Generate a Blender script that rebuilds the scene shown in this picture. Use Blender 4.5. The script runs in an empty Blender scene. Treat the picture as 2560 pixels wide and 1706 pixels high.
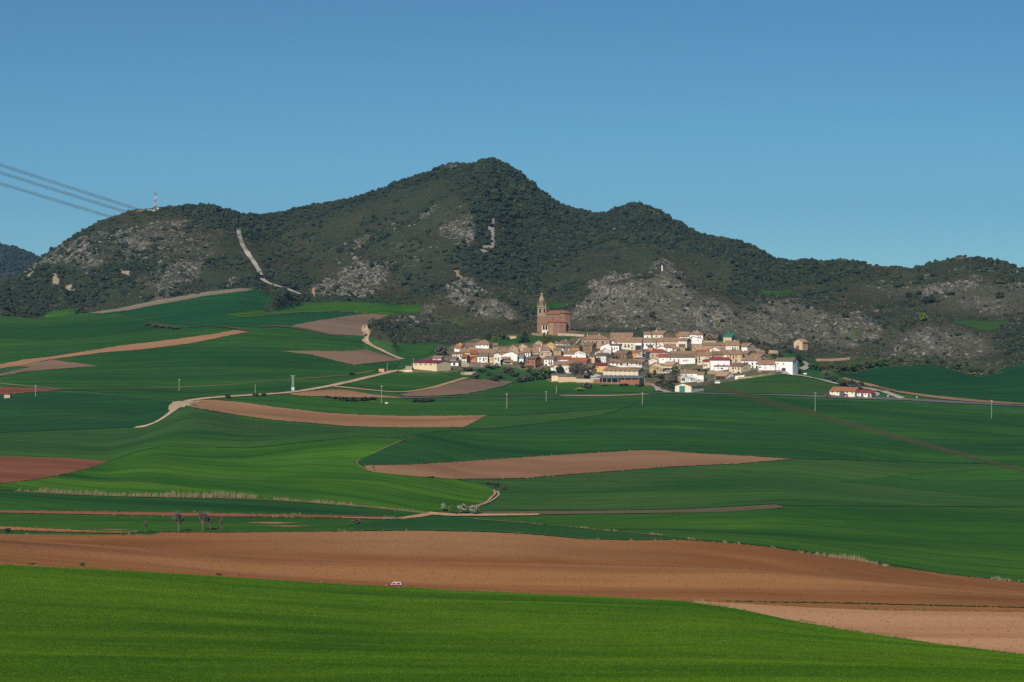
import bpy, math, random
import numpy as np
from mathutils import Vector, Matrix
from mathutils.geometry import delaunay_2d_cdt

random.seed(7); np.random.seed(7)
R = math.radians
scene = bpy.context.scene
COL = scene.collection

# ------------------------------------------------------------------ camera
F = 7111.0; CX = 1280.0; HOR = 700.0          # 100 mm lens on 36 mm, measured on a 2560 x 1706 frame
cam = bpy.data.cameras.new('camera'); camo = bpy.data.objects.new('camera', cam); COL.objects.link(camo)
cam.lens = 100.0; cam.sensor_width = 36.0; cam.sensor_fit = 'HORIZONTAL'
camo.rotation_euler = (R(90), 0, 0); cam.shift_y = -(853 - HOR) / 2560.0
cam.clip_start = 0.5; cam.clip_end = 30000
cam.dof.use_dof = True; cam.dof.focus_distance = 1900; cam.dof.aperture_fstop = 4.0
scene.camera = camo

# ------------------------------------------------------------------ sky, sun, exposure
SUN_EL, SUN_AZ = 36.0, 19.0                   # azimuth: degrees to the left of straight behind the camera
to_sun = Vector((-math.sin(R(SUN_AZ)) * math.cos(R(SUN_EL)), -math.cos(R(SUN_AZ)) * math.cos(R(SUN_EL)), math.sin(R(SUN_EL))))
world = bpy.data.worlds.new('World'); scene.world = world; world.use_nodes = True
wn = world.node_tree.nodes; wl = world.node_tree.links
bg = wn['Background']
sky = wn.new('ShaderNodeTexSky'); sky.sky_type = 'NISHITA'; sky.sun_disc = False
sky.sun_elevation = R(SUN_EL); sky.sun_rotation = math.atan2(to_sun.x, to_sun.y)
sky.altitude = 3000; sky.air_density = 0.6; sky.dust_density = 0.0; sky.ozone_density = 7.0
tint = wn.new('ShaderNodeMix'); tint.data_type = 'RGBA'; tint.blend_type = 'MULTIPLY'; tint.inputs[0].default_value = 1.0
tint.inputs[7].default_value = (0.98, 1.32, 1.10, 1)          # the photograph's cool grading, the same all over the sky
wl.new(sky.outputs[0], tint.inputs[6]); wl.new(tint.outputs[2], bg.inputs[0])
bg.inputs[1].default_value = 0.056
sun = bpy.data.lights.new('sun', 'SUN'); sun.energy = 5.0; sun.angle = R(0.5); sun.color = (1.0, 0.93, 0.83)
suno = bpy.data.objects.new('sun', sun); COL.objects.link(suno)
suno.rotation_euler = to_sun.to_track_quat('Z', 'Y').to_euler(); suno.location = (0, 0, 500)
vs = scene.view_settings
vs.view_transform = 'Standard'; vs.look = 'None'; vs.exposure = 0.07; vs.gamma = 1.0; vs.use_curve_mapping = False
scene.render.engine = 'CYCLES'
scene.cycles.max_bounces = 5; scene.cycles.diffuse_bounces = 2; scene.cycles.volume_bounces = 0
scene.cycles.transparent_max_bounces = 8
scene.cycles.use_denoising = False

# ------------------------------------------------------------------ helpers
def tag(o, label=None, cat=None, group=None, kind=None):
    if label: o['label'] = label
    if cat: o['category'] = cat
    if group: o['group'] = group
    if kind: o['kind'] = kind
    return o

def link(name, me, mat=None, parent=None):
    o = bpy.data.objects.new(name, me); COL.objects.link(o)
    if mat is not None and me is not None and len(me.materials) == 0: me.materials.append(mat)
    if parent: o.parent = parent
    return o

def empty(name, loc=(0, 0, 0), rz=0.0):
    o = bpy.data.objects.new(name, None); COL.objects.link(o)
    o.location = loc; o.rotation_euler = (0, 0, rz); o.empty_display_size = 1
    return o

class MB:
    """collects polygons; build() links them as one mesh object"""
    def __init__(s): s.v = []; s.f = []; s.m = []
    def poly(s, pts, mi=0):
        n = len(s.v); s.v += [tuple(p) for p in pts]; s.f.append(tuple(range(n, n + len(pts)))); s.m.append(mi)
    def box(s, x0, x1, y0, y1, z0, z1, mi=0):
        n = len(s.v)
        s.v += [(x, y, z) for z in (z0, z1) for y in (y0, y1) for x in (x0, x1)]
        for f in ((0, 2, 3, 1), (4, 5, 7, 6), (0, 1, 5, 4), (2, 6, 7, 3), (0, 4, 6, 2), (1, 3, 7, 5)):
            s.f.append(tuple(n + i for i in f)); s.m.append(mi)
    def slab(s, quad, t, mi=0):
        """polygon given by its top corners, extruded down by t"""
        n = len(s.v); k = len(quad)
        s.v += [tuple(p) for p in quad] + [(p[0], p[1], p[2] - t) for p in quad]
        s.f.append(tuple(n + i for i in range(k))); s.m.append(mi)
        s.f.append(tuple(n + k + i for i in reversed(range(k)))); s.m.append(mi)
        for i in range(k):
            j = (i + 1) % k
            s.f.append((n + i, n + k + i, n + k + j, n + j)); s.m.append(mi)
    def bar(s, p, q, r0, r1=None, k=5, mi=0):
        if r1 is None: r1 = r0
        p = Vector(p); q = Vector(q); d = (q - p)
        if d.length < 1e-6: return
        d.normalize(); a = d.orthogonal().normalized(); b = d.cross(a); n = len(s.v)
        for c, r in ((p, r0), (q, r1)):
            for i in range(k):
                t = 2 * math.pi * i / k; s.v.append(tuple(c + a * (r * math.cos(t)) + b * (r * math.sin(t))))
        for i in range(k):
            j = (i + 1) % k; s.f.append((n + i, n + j, n + k + j, n + k + i)); s.m.append(mi)
        s.f.append(tuple(n + k + i for i in range(k))); s.m.append(mi)
        s.f.append(tuple(n + i for i in reversed(range(k)))); s.m.append(mi)
    def lathe(s, prof, k=10, mi=0, c=(0, 0)):
        n = len(s.v)
        for r, z in prof:
            for i in range(k):
                t = 2 * math.pi * (i + 0.5) / k; s.v.append((c[0] + r * math.cos(t), c[1] + r * math.sin(t), z))
        for a in range(len(prof) - 1):
            for i in range(k):
                j = (i + 1) % k
                s.f.append((n + a * k + i, n + a * k + j, n + (a + 1) * k + j, n + (a + 1) * k + i)); s.m.append(mi)
        s.f.append(tuple(n + (len(prof) - 1) * k + i for i in range(k))); s.m.append(mi)
    def mesh(s, name, mats=None, smooth=False):
        me = bpy.data.meshes.new(name); me.from_pydata(s.v, [], s.f)
        if mats:
            for m in (mats if isinstance(mats, (list, tuple)) else [mats]): me.materials.append(m)
        if any(s.m): me.polygons.foreach_set('material_index', s.m)
        if smooth: me.polygons.foreach_set('use_smooth', [True] * len(me.polygons))
        me.update(); return me
    def build(s, name, mats, parent=None, smooth=False):
        return link(name, s.mesh(name, mats, smooth), None, parent)

# ------------------------------------------------------------------ materials
MATS = {}
class NT:
    def __init__(s, name):
        s.m = bpy.data.materials.new(name); s.m.use_nodes = True; s.n = s.m.node_tree.nodes; s.l = s.m.node_tree.links
        s.b = s.n['Principled BSDF']; s.b.inputs['Specular IOR Level'].default_value = 0.15; s.b.inputs['Roughness'].default_value = 0.9
        s.geo = None
    def pos(s):
        if s.geo is None: s.geo = s.n.new('ShaderNodeNewGeometry')
        return s.geo.outputs['Position']
    def obj(s):
        return s.n.new('ShaderNodeTexCoord').outputs['Object']
    def mapp(s, vec, scale=(1, 1, 1), rot=(0, 0, 0), loc=(0, 0, 0)):
        m = s.n.new('ShaderNodeMapping'); s.l.new(vec, m.inputs[0]); m.inputs['Scale'].default_value = scale
        m.inputs['Rotation'].default_value = rot; m.inputs['Location'].default_value = loc; return m.outputs[0]
    def noise(s, vec, scale, detail=3, rough=0.55, dist=0.0):
        t = s.n.new('ShaderNodeTexNoise'); s.l.new(vec, t.inputs['Vector']); t.inputs['Scale'].default_value = scale
        t.inputs['Detail'].default_value = detail; t.inputs['Roughness'].default_value = rough; t.inputs['Distortion'].default_value = dist
        return t.outputs['Fac']
    def voro(s, vec, scale, feat='F1'):
        t = s.n.new('ShaderNodeTexVoronoi'); s.l.new(vec, t.inputs['Vector']); t.inputs['Scale'].default_value = scale; t.feature = feat
        return t
    def ramp(s, fac, lo, hi, c0=(0, 0, 0, 1), c1=(1, 1, 1, 1)):
        r = s.n.new('ShaderNodeValToRGB'); s.l.new(fac, r.inputs[0]); e = r.color_ramp.elements
        e[0].position = lo; e[1].position = hi; e[0].color = c0; e[1].color = c1; return r.outputs[0]
    def mix(s, fac, a, b, mode='MIX'):
        m = s.n.new('ShaderNodeMix'); m.data_type = 'RGBA'; m.blend_type = mode
        for sock, v in ((m.inputs[0], fac), (m.inputs[6], a), (m.inputs[7], b)):
            if isinstance(v, (int, float)): sock.default_value = v
            elif isinstance(v, tuple): sock.default_value = v if len(v) == 4 else v + (1,)
            else: s.l.new(v, sock)
        return m.outputs[2]
    def math(s, op, a, b=0.0):
        m = s.n.new('ShaderNodeMath'); m.operation = op
        for sock, v in ((m.inputs[0], a), (m.inputs[1], b)):
            if isinstance(v, (int, float)): sock.default_value = v
            else: s.l.new(v, sock)
        return m.outputs[0]
    def color(s, c): s.l.new(c, s.b.inputs['Base Color'])
    def bump(s, h, dist=0.1, strength=1.0):
        b = s.n.new('ShaderNodeBump'); s.l.new(h, b.inputs['Height']); b.inputs['Distance'].default_value = dist
        b.inputs['Strength'].default_value = strength; s.l.new(b.outputs[0], s.b.inputs['Normal'])

def sc(c, k): return tuple(x * k for x in c[:3])

def m_plain(name, col, var=0.12, scale=0.6, rough=0.85, spec=0.2):
    if name in MATS: return MATS[name]
    t = NT(name); p = t.pos()
    f = t.noise(p, scale, 4, 0.6)
    f = t.ramp(f, 0.3, 0.7)
    t.color(t.mix(f, sc(col, 1 - var), sc(col, 1 + var)))
    t.b.inputs['Roughness'].default_value = rough; t.b.inputs['Specular IOR Level'].default_value = spec
    MATS[name] = t.m; return t.m

def m_stone(name, c1, c2, scale=0.9):
    if name in MATS: return MATS[name]
    t = NT(name); p = t.pos()
    v = t.voro(p, scale * 2.2); big = t.noise(p, 0.25, 3)
    col = t.mix(t.ramp(t.noise(p, scale * 2, 4, 0.7), 0.35, 0.65), c1, c2)
    col = t.mix(t.ramp(v.outputs['Distance'], 0.0, 0.25), sc(c1, 0.6), col)
    col = t.mix(t.math('MULTIPLY', t.ramp(big, 0.4, 0.7), 0.4), col, sc(c2, 0.7))
    t.color(col); t.bump(v.outputs['Distance'], 0.06)
    MATS[name] = t.m; return t.m

def m_plaster(name, col, stain=0.16):
    if name in MATS: return MATS[name]
    t = NT(name); p = t.pos()
    st = t.noise(t.mapp(p, (1, 1, 0.35)), 0.7, 5, 0.65)
    col2 = t.mix(t.ramp(st, 0.42, 0.72), col, sc((col[0], col[1] * 0.97, col[2] * 0.92), 1 - stain))
    t.color(col2); t.b.inputs['Roughness'].default_value = 0.8
    MATS[name] = t.m; return t.m

def m_tile(name, c1, c2, period=2.2):
    """clay tiles: courses in the object's own frame plus weathering patches"""
    if name in MATS: return MATS[name]
    t = NT(name); p = t.pos(); o = t.obj()
    w = t.n.new('ShaderNodeTexWave'); w.wave_type = 'BANDS'; w.bands_direction = 'X'
    t.l.new(o, w.inputs['Vector']); w.inputs['Scale'].default_value = period; w.inputs['Distortion'].default_value = 0.6
    w.inputs['Detail'].default_value = 1; w.inputs['Detail Scale'].default_value = 1.5
    patch = t.noise(p, 0.45, 4, 0.65); fine = t.noise(p, 2.6, 3, 0.7)
    col = t.mix(t.ramp(patch, 0.36, 0.66), c1, c2)
    col = t.mix(t.ramp(fine, 0.45, 0.75), col, sc(c2, 1.35))
    col = t.mix(t.ramp(t.noise(p, 1.3, 2), 0.62, 0.72), col, (0.10, 0.085, 0.06))
    col = t.mix(t.math('MULTIPLY', w.outputs['Fac'], 0.35), col, sc(c1, 0.55))
    t.color(col); t.bump(w.outputs['Fac'], 0.07)
    MATS[name] = t.m; return t.m

def m_leaf(name, c1, c2, c3=None, transl=0.0):
    if name in MATS: return MATS[name]
    t = NT(name); info = t.n.new('ShaderNodeObjectInfo'); p = t.pos()
    f = t.noise(p, 1.1, 3, 0.6)
    col = t.mix(t.ramp(f, 0.32, 0.68), c1, c2)
    if c3: col = t.mix(t.ramp(info.outputs['Random'], 0.35, 1.0), col, t.mix(t.ramp(f, 0.3, 0.7), sc(c3, 0.75), c3))
    t.color(col); t.b.inputs['Roughness'].default_value = 0.7; t.b.inputs['Specular IOR Level'].default_value = 0.1
    MATS[name] = t.m; return t.m

def m_crop(name, c_dark, c_light, ang=0.0, streak=1.0, patch=None, grain=1.0, rows=0.0, big=0.006, yellow=None, gb=0.25, bandf=0.011, aniso=0.2):
    """young cereal: growth streaks along the drilling direction, patches, blade-scale grain"""
    if name in MATS: return MATS[name]
    t = NT(name); p = t.pos()
    q = t.mapp(p, (1, 1, 0), (0, 0, R(ang)))
    st = t.noise(t.mapp(q, (aniso, 1, 1)), bandf, 5, 0.6, 1.2)
    st2 = t.noise(t.mapp(q, (aniso * .8, 1, 1)), bandf * 5, 4, 0.6, 0.8)
    bg_ = t.noise(p, big, 3, 0.5)
    md = t.noise(t.mapp(q, (0.35, 1, 1)), 0.22, 3, 0.6)
    gr = t.noise(t.mapp(p, (1, 1, 1)), 1.7, 3, 0.75)
    col = t.mix(t.ramp(st, 0.5 - 0.11 / max(streak, .05), 0.5 + 0.13 / max(streak, .05)), c_dark, c_light)
    col = t.mix(t.math('MULTIPLY', t.ramp(st2, 0.36, 0.64, (1, 1, 1, 1), (0, 0, 0, 1)), 0.42), col, sc(c_dark, 0.85))
    col = t.mix(t.ramp(bg_, 0.4, 0.62), col, t.mix(0.55, col, c_light))
    if yellow: col = t.mix(t.math('MULTIPLY', t.ramp(t.noise(t.mapp(q, (0.2, 1, 1)), 0.03, 3, 0.5), 0.55, 0.75), 0.65), col, yellow)
    if patch: col = t.mix(t.math('MULTIPLY', t.ramp(t.noise(t.mapp(q, (0.25, 1, 1)), 0.02, 4, 0.6, 0.8), 0.50, 0.66), 0.7), col, patch)
    col = t.mix(t.math('MULTIPLY', t.ramp(md, 0.35, 0.7, (1, 1, 1, 1), (0, 0, 0, 1)), 0.30), col, sc(c_dark, 0.7))
    col = t.mix(t.math('MULTIPLY', t.ramp(gr, 0.38, 0.62, (1, 1, 1, 1), (0, 0, 0, 1)), 0.42 * grain), col, sc(c_dark, 0.45))
    if rows > 0:
        w = t.n.new('ShaderNodeTexWave'); w.wave_type = 'BANDS'; w.bands_direction = 'Y'; t.l.new(q, w.inputs['Vector'])
        w.inputs['Scale'].default_value = 0.018; w.inputs['Distortion'].default_value = 2.5; w.inputs['Detail'].default_value = 1; w.inputs['Detail Scale'].default_value = 0.25
        col = t.mix(t.math('MULTIPLY', t.ramp(w.outputs['Fac'], 0.90, 1.0), rows), col, sc(c_dark, 0.6))
    t.color(col); t.bump(gr, gb, 0.8)
    t.b.inputs['Specular IOR Level'].default_value = 0.05
    MATS[name] = t.m; return t.m

def m_plough(name, c_dark, c_light, ang=0.0, pale=None, clod=1.0, green=None, roll=None):
    if name in MATS: return MATS[name]
    t = NT(name); p = t.pos()
    q = t.mapp(p, (1, 1, 0), (0, 0, R(ang)))
    st = t.noise(t.mapp(q, (0.12, 1, 1)), 0.03, 4, 0.6, 0.5)
    bg_ = t.noise(t.mapp(q, (0.16, 1, 1)), 0.014, 4, 0.55, 0.5)
    gr = t.noise(p, 1.5, 3, 0.75)
    vo = t.voro(p, 0.28)
    col = t.mix(t.ramp(st, 0.36, 0.66), c_dark, c_light)
    if pale: col = t.mix(t.math('MULTIPLY', t.ramp(bg_, 0.44, 0.60), 0.8), col, pale)
    else: col = t.mix(t.math('MULTIPLY', t.ramp(bg_, 0.46, 0.68), 0.5), col, c_light)
    if roll:    # sunlit tone of the field's upper roll, painted into the soil colour
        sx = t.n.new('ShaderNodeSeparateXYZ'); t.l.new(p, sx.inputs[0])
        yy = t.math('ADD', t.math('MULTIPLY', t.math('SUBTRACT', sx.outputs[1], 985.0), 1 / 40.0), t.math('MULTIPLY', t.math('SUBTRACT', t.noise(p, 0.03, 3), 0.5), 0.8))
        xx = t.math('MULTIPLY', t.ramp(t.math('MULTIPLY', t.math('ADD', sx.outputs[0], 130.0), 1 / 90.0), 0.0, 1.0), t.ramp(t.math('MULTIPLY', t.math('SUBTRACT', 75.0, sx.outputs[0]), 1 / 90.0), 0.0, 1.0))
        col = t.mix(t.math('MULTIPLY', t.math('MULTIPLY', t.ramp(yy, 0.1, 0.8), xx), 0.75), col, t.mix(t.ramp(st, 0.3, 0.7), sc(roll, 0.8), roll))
    if green: col = t.mix(t.math('MULTIPLY', t.ramp(t.noise(t.mapp(q, (0.3, 1, 1)), 0.03, 3), 0.56, 0.7), 0.6), col, green)
    col = t.mix(t.math('MULTIPLY', t.ramp(gr, 0.36, 0.64, (1, 1, 1, 1), (0, 0, 0, 1)), 0.45), col, sc(c_dark, 0.55))
    col = t.mix(t.math('MULTIPLY', t.ramp(vo.outputs['Distance'], 0.10, 0.24, (1, 1, 1, 1), (0, 0, 0, 1)), 0.75 * clod), col, sc(c_dark, 0.38))
    w = t.n.new('ShaderNodeTexWave'); w.wave_type = 'BANDS'; w.bands_direction = 'Y'; t.l.new(q, w.inputs['Vector'])
    w.inputs['Scale'].default_value = 0.11; w.inputs['Distortion'].default_value = 2.0; w.inputs['Detail'].default_value = 2; w.inputs['Detail Scale'].default_value = 0.1
    col = t.mix(t.math('MULTIPLY', w.outputs['Fac'], 0.16), col, sc(c_dark, 0.7))
    t.color(col); t.bump(gr, 0.3, 0.8)
    t.b.inputs['Specular IOR Level'].default_value = 0.05
    MATS[name] = t.m; return t.m

# ------------------------------------------------------------------ numpy noise
def _hash(ix, iy, s):
    h = (ix.astype(np.int64) * 374761393 + iy.astype(np.int64) * 668265263 + s * 1442695041) & 0x7fffffff
    h = ((h ^ (h >> 13)) * 1274126177) & 0x7fffffff
    h = (h ^ (h >> 16)) & 0xffff
    return h / 65535.0
def vnoise(x, y, s=0):
    x = np.asarray(x, float); y = np.asarray(y, float)
    ix = np.floor(x); iy = np.floor(y); fx = x - ix; fy = y - iy
    fx = fx * fx * fx * (fx * (fx * 6 - 15) + 10); fy = fy * fy * fy * (fy * (fy * 6 - 15) + 10)
    a = _hash(ix, iy, s); b = _hash(ix + 1, iy, s); c = _hash(ix, iy + 1, s); d = _hash(ix + 1, iy + 1, s)
    return (a * (1 - fx) + b * fx) * (1 - fy) + (c * (1 - fx) + d * fx) * fy
def fbm(x, y, s=0, o=4, g=0.5):
    t = 0.0; a = 1.0; n = 0.0
    for i in range(o):
        t = t + a * vnoise(x * 2 ** i + 17.3 * i, y * 2 ** i - 9.1 * i, s + i); n += a; a *= g
    return t / n
def ridged(x, y, s=0, o=4):
    t = 0.0; a = 1.0; n = 0.0
    for i in range(o):
        t = t + a * (1 - np.abs(2 * vnoise(x * 2 ** i + 5.7 * i, y * 2 ** i + 3.3 * i, s + i) - 1)); n += a; a *= 0.5
    return t / n
def sstep(a, b, x): t = np.clip((x - a) / (b - a), 0, 1); return t * t * (3 - 2 * t)
def inpoly(px, py, poly):
    px = np.asarray(px, float); py = np.asarray(py, float); r = np.zeros(px.shape, bool); n = len(poly); j = n - 1
    for i in range(n):
        xi, yi = poly[i]; xj, yj = poly[j]
        if yi != yj:
            c = ((yi > py) != (yj > py)) & (px < (xj - xi) * (py - yi) / (yj - yi) + xi); r ^= c
        j = i
    return r
# ------------------------------------------------------------------ terrain: a height field over (bearing, distance)
def c1(x, y): return (x / 3.361, 380 + y / 3.361)
def c2(x, y): return (600 + x / 3.361, 380 + y / 3.361)
def c3(x, y): return (1200 + x / 3.361, 380 + y / 3.361)
def c4(x, y): return (1860 + x / 3.361, 600 + y / 3.361)

SKY = [(-520,790),(-200,765),(0,726),(46,712),(62,694),(80,672),(104,648),(128,630),(178,602),(223,570),(256,551),(297,539),(327,532),(357,527),(387,526),
 (446,524),(506,518),(535,516),(565,527),(610,536),(654,536),(700,530),(763,521),(838,507),(897,494),(957,479),(1016,457),(1046,446),(1076,439),
 (1106,421),(1135,414),(1165,415),(1180,420),(1195,411),(1231,403),(1246,411),(1272,421),(1299,437),(1319,452),(1340,469),(1378,500),(1402,516),
 (1444,527),(1486,538),(1521,536),(1557,525),(1596,517),(1622,524),(1649,529),(1676,551),(1706,563),(1733,580),(1765,590),(1810,593),(1854,602),
 (1890,620),(1919,634),(1928,643),(1979,653),(2068,663),(2128,672),(2217,684),(2229,687),(2276,681),(2336,666),(2407,652),(2455,652),(2514,658),
 (2560,670),(2700,700),(3100,760)]
EDGE = [(-520,1388),(0,1411),(365,1429),(860,1462),(968,1466),(1165,1477),(1450,1489),(1700,1502),(1846,1523),(1992,1554),(2139,1580),(2321,1607),(2560,1637),(2800,1668),(3100,1700)]
YEDGE = [(-520,740),(0,760),(1000,800),(1600,775),(1850,730),(2150,670),(2560,600),(3100,560)]
# each row: (screen heights, distances) measured along the bearing; z follows
ROWS = [
 ([(0,1706)], [(0,420)]),
 (EDGE, YEDGE),
 (None, None),   # dip just behind the crest of the near field
 ([(-520,1325),(0,1343),(300,1366),(650,1398),(1000,1404),(1500,1414),(1900,1422),(2150,1440),(2560,1478),(3100,1500)], [(0,945)]),
 (None, None),   # hollow behind the near roll of ploughland
 ([(-520,1335),(0,1338),(400,1335),(860,1330),(1056,1328),(1239,1332),(1348,1339),(1458,1350),(1700,1351),(1919,1369),(2139,1400),(2358,1437),(2560,1459),(3100,1500)], [(0,1055)]),
 ([(-520,1215),(0,1228),(183,1237),(620,1246),(860,1262),(1070,1284),(1500,1284),(1950,1268),(2560,1300),(3100,1320)], [(0,1205)]),
 ([(-520,1120),(0,1138),(150,1141),(270,1148),(350,1124),(410,1114),(500,1118),(620,1119),(800,1101),(950,1088),(1050,1105),(1200,1150),(1400,1165),(1700,1158),(2000,1160),(2300,1190),(2560,1180),(3100,1170)], [(0,1430)]),
 ([(-520,1060),(0,1075),(340,1069),(480,1010),(600,1040),(870,1066),(1016,1070),(1200,1068),(1500,1062),(2000,1068),(2560,1090),(3100,1090)], [(0,1620)]),
 ([(-520,985),(0,990),(300,985),(480,996),(580,992),(690,986),(1000,995),(1300,990),(1650,983),(1750,984),(1877,988),(2050,993),(2250,998),(2366,1005),(2560,1016),(3100,1040)], [(0,1800)]),
 ([(-520,940),(0,940),(300,935),(700,930),(950,930),(1030,931),(1092,930),(1200,935),(1300,953),(1450,957),(1620,963),(1700,970),(1850,950),(1950,938),(2050,945),(2150,962),(2300,965),(2560,975),(3100,990)], [(0,1925)]),
 ([(-520,860),(0,862),(300,850),(600,826),(800,830),(920,838),(1000,862),(1100,872),(1180,868),(1250,858),(1300,846),(1450,842),(1600,850),(1700,845),(1850,850),(1950,862),(2080,905),(2150,925),(2247,917),(2336,913),(2380,922),(2425,936),(2470,937),(2514,922),(2560,909),(3100,890)], [(0,2110),(1200,2110),(2000,2110),(2200,2060),(3100,2060)]),
 ([(-520,800),(0,797),(110,795),(220,782),(400,748),(600,721),(690,742),(850,753),(980,770),(1040,790),(1150,822),(1250,820),(1330,830),(1450,831),(1600,822),(1750,828),(1900,845),(2000,862),(2100,880),(2300,885),(2450,900),(2560,872),(3100,860)], [(0,2430),(850,2430),(1000,2300),(1200,2185),(1700,2180),(2100,2200),(3100,2200)]),
 ([(-520,775),(0,772),(200,752),(400,722),(600,700),(800,726),(900,738),(980,772),(1040,756),(1100,744),(1200,742),(1260,756),(1310,774),(1370,785),(1420,775),(1480,730),(1530,706),(1580,689),(1620,678),(1655,674),(1690,677),(1740,693),(1800,722),(1860,742),(1920,752),(2000,765),(2100,795),(2220,815),(2330,822),(2450,830),(2560,810),(3100,800)], [(0,2520),(850,2520),(1000,2400),(1200,2330),(2100,2330),(3100,2330)]),
 ([(-520,765),(0,764),(200,740),(400,707),(600,685),(800,712),(900,730),(1000,762),(1100,764),(1200,766),(1300,776),(1400,770),(1480,758),(1655,748),(1800,748),(1920,738),(2000,736),(2100,748),(2200,766),(2300,778),(2450,785),(2560,765),(3100,760)], [(0,2600),(850,2600),(1000,2500),(1200,2450),(2100,2450),(3100,2420)]),
 ([(-520,758),(0,752),(120,720),(300,678),(450,672),(600,668),(800,690),(900,700),(1100,728),(1300,748),(1400,746),(1500,735),(1655,714),(1800,712),(1950,716),(2100,706),(2200,716),(2300,728),(2450,722),(2560,720),(3100,740)], [(0,2680),(1000,2640),(2000,2600),(2300,2510),(3100,2500)]),
 ([(-520,775),(0,740),(60,712),(110,680),(200,640),(300,608),(400,600),(530,596),(600,612),(680,640),(760,634),(900,600),(1000,560),(1100,520),(1180,505),(1240,520),(1300,580),(1400,608),(1500,618),(1600,602),(1700,626),(1850,664),(1950,690),(2100,692),(2217,700),(2300,700),(2400,684),(2560,690),(3100,740)], [(0,2830),(1500,2900),(2000,2830),(2200,2750),(2400,2580),(3100,2580)]),
 (SKY, [(-520,2960),(100,2960),(400,3010),(800,3120),(1100,3150),(1230,3160),(1480,3330),(1600,3230),(1900,3080),(2150,2960),(2300,2820),(2420,2700),(3100,2700)]),
]
PXS = np.arange(-520, 3101, 8.0)
NC = len(PXS)
def rowv(pts, sm):
    p = np.array(pts, float); v = np.interp(PXS, p[:, 0], p[:, 1])
    if sm > 0:
        hk = max(1, int(3 * sm / 8)); k = np.arange(-hk, hk + 1) * 8.0; g = np.exp(-(k / sm) ** 2 / 2); g /= g.sum()
        v = np.convolve(np.pad(v, len(k) // 2, mode='edge'), g, 'valid')
    return v
rk = []
for i, (a, b) in enumerate(ROWS):
    if a is None: rk.append(None); continue
    py = rowv(a, 6 if a is SKY else 22); Y = rowv(b, 60)
    rk.append((Y, (HOR - py) / F * Y))
rk[1] = (rk[1][0], rk[1][1] - 0.42)
rk[2] = (rk[1][0] + 35, rk[1][1] - 4.2)
rk[4] = (rk[3][0] + 45, np.minimum(rk[3][1] - 3.6, rk[5][1] - 3.0))
Ys, Zs = rk[-1]
rows_pre = [(np.full(NC, -900.), np.full(NC, -30.)), (np.full(NC, -200.), np.full(NC, -4.)), (np.full(NC, -5.), np.full(NC, -1.7)), (np.full(NC, 30.), np.full(NC, -8.0)), (np.full(NC, 150.), np.full(NC, -30.))]
rows_post = [(Ys + 160, Zs - 22), (Ys + 700, np.full(NC, -70.)), (np.full(NC, 6000.), np.full(NC, -120.)), (np.full(NC, 12000.), np.full(NC, -150.))]
KY = np.array([r[0] for r in rows_pre + rk + rows_post]); KZ = np.array([r[1] for r in rows_pre + rk + rows_post])
YG = np.concatenate([[-900, -500, -200, -80, -5, 30, 80, 150, 220, 290, 340], np.arange(380, 3460, 5.0), np.arange(3470, 4000, 60), np.arange(4000, 6000, 250), [6000, 8000, 12000]])
NY = len(YG)
def pchip(x, y, q):
    h = np.diff(x); d = np.diff(y) / h; m = np.zeros_like(y)
    w1 = 2 * h[1:] + h[:-1]; w2 = h[1:] + 2 * h[:-1]; ok = d[1:] * d[:-1] > 0
    with np.errstate(divide='ignore', invalid='ignore'): hm = (w1 + w2) / (w1 / d[:-1] + w2 / d[1:])
    m[1:-1] = np.where(ok, hm, 0); m[0] = d[0]; m[-1] = d[-1]
    i = np.clip(np.searchsorted(x, q) - 1, 0, len(x) - 2); t = (q - x[i]) / h[i]
    return (y[i] * (1 + 2 * t) * (1 - t) ** 2 + m[i] * h[i] * t * (1 - t) ** 2 + y[i + 1] * t * t * (3 - 2 * t) + m[i + 1] * h[i] * t * t * (t - 1))
Z = np.zeros((NC, NY))
for c in range(NC): Z[c] = pchip(KY[:, c], KZ[:, c], YG)
# soften creases between rows (not across the sharp crests)
for _ in range(3): Z[:, 12:-30] = 0.25 * Z[:, 11:-31] + 0.5 * Z[:, 12:-30] + 0.25 * Z[:, 13:-29]
YE = np.maximum(YG, 300.0)
GX = (PXS[:, None] - CX) / F * YE[None, :]
GY = np.broadcast_to(YG[None, :], GX.shape)
GPX = np.broadcast_to(PXS[:, None], GX.shape)
def gridpy(Zz): return HOR - Zz * F / np.maximum(YG, 1.0)[None, :]
GPY0 = gridpy(Z)

# zone outlines, read off the photograph and laid on the ground
HILL = [(-600,800),(0,797),(100,797),(112,781),(200,768),(186,785),(222,781),(400,747),(520,732),(600,720),(640,722),(672,731),(690,758),(655,776),(668,786),(700,777),(760,762),
 (850,754),(900,752),(1000,761),(1060,769),(1045,785),(985,790),(957,797),(925,812),(915,824),(924,838),(916,850),(945,864),(985,882),(1000,884),(985,868),(950,853),(1005,861),(1085,863),
 (1130,872),(1150,866),(1190,850),(1240,853),(1262,838),(1330,838),(1440,840),(1530,836),(1600,838),(1690,829),(1760,842),(1800,846),(1870,860),(1925,872),(1980,880),(2040,897),(2090,927),
 (2140,930),(2200,916),(2250,914),(2336,910),(2380,920),(2425,934),(2470,936),(2514,921),(2560,907),(3200,880),(3200,-200),(-600,-200)]
VILL = [(1000,928),(1030,903),(1080,889),(1120,872),(1150,864),(1190,848),(1240,851),(1300,842),(1440,838),(1530,834),(1600,836),(1690,828),(1760,840),(1800,845),(1870,858),(1925,870),(1985,880),(2000,922),
 (1940,933),(1870,947),(1800,953),(1770,962),(1735,972),(1690,984),(1640,980),(1600,962),(1480,960),(1380,954),(1330,925),(1240,912),(1150,922),(1100,931)]
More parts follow.
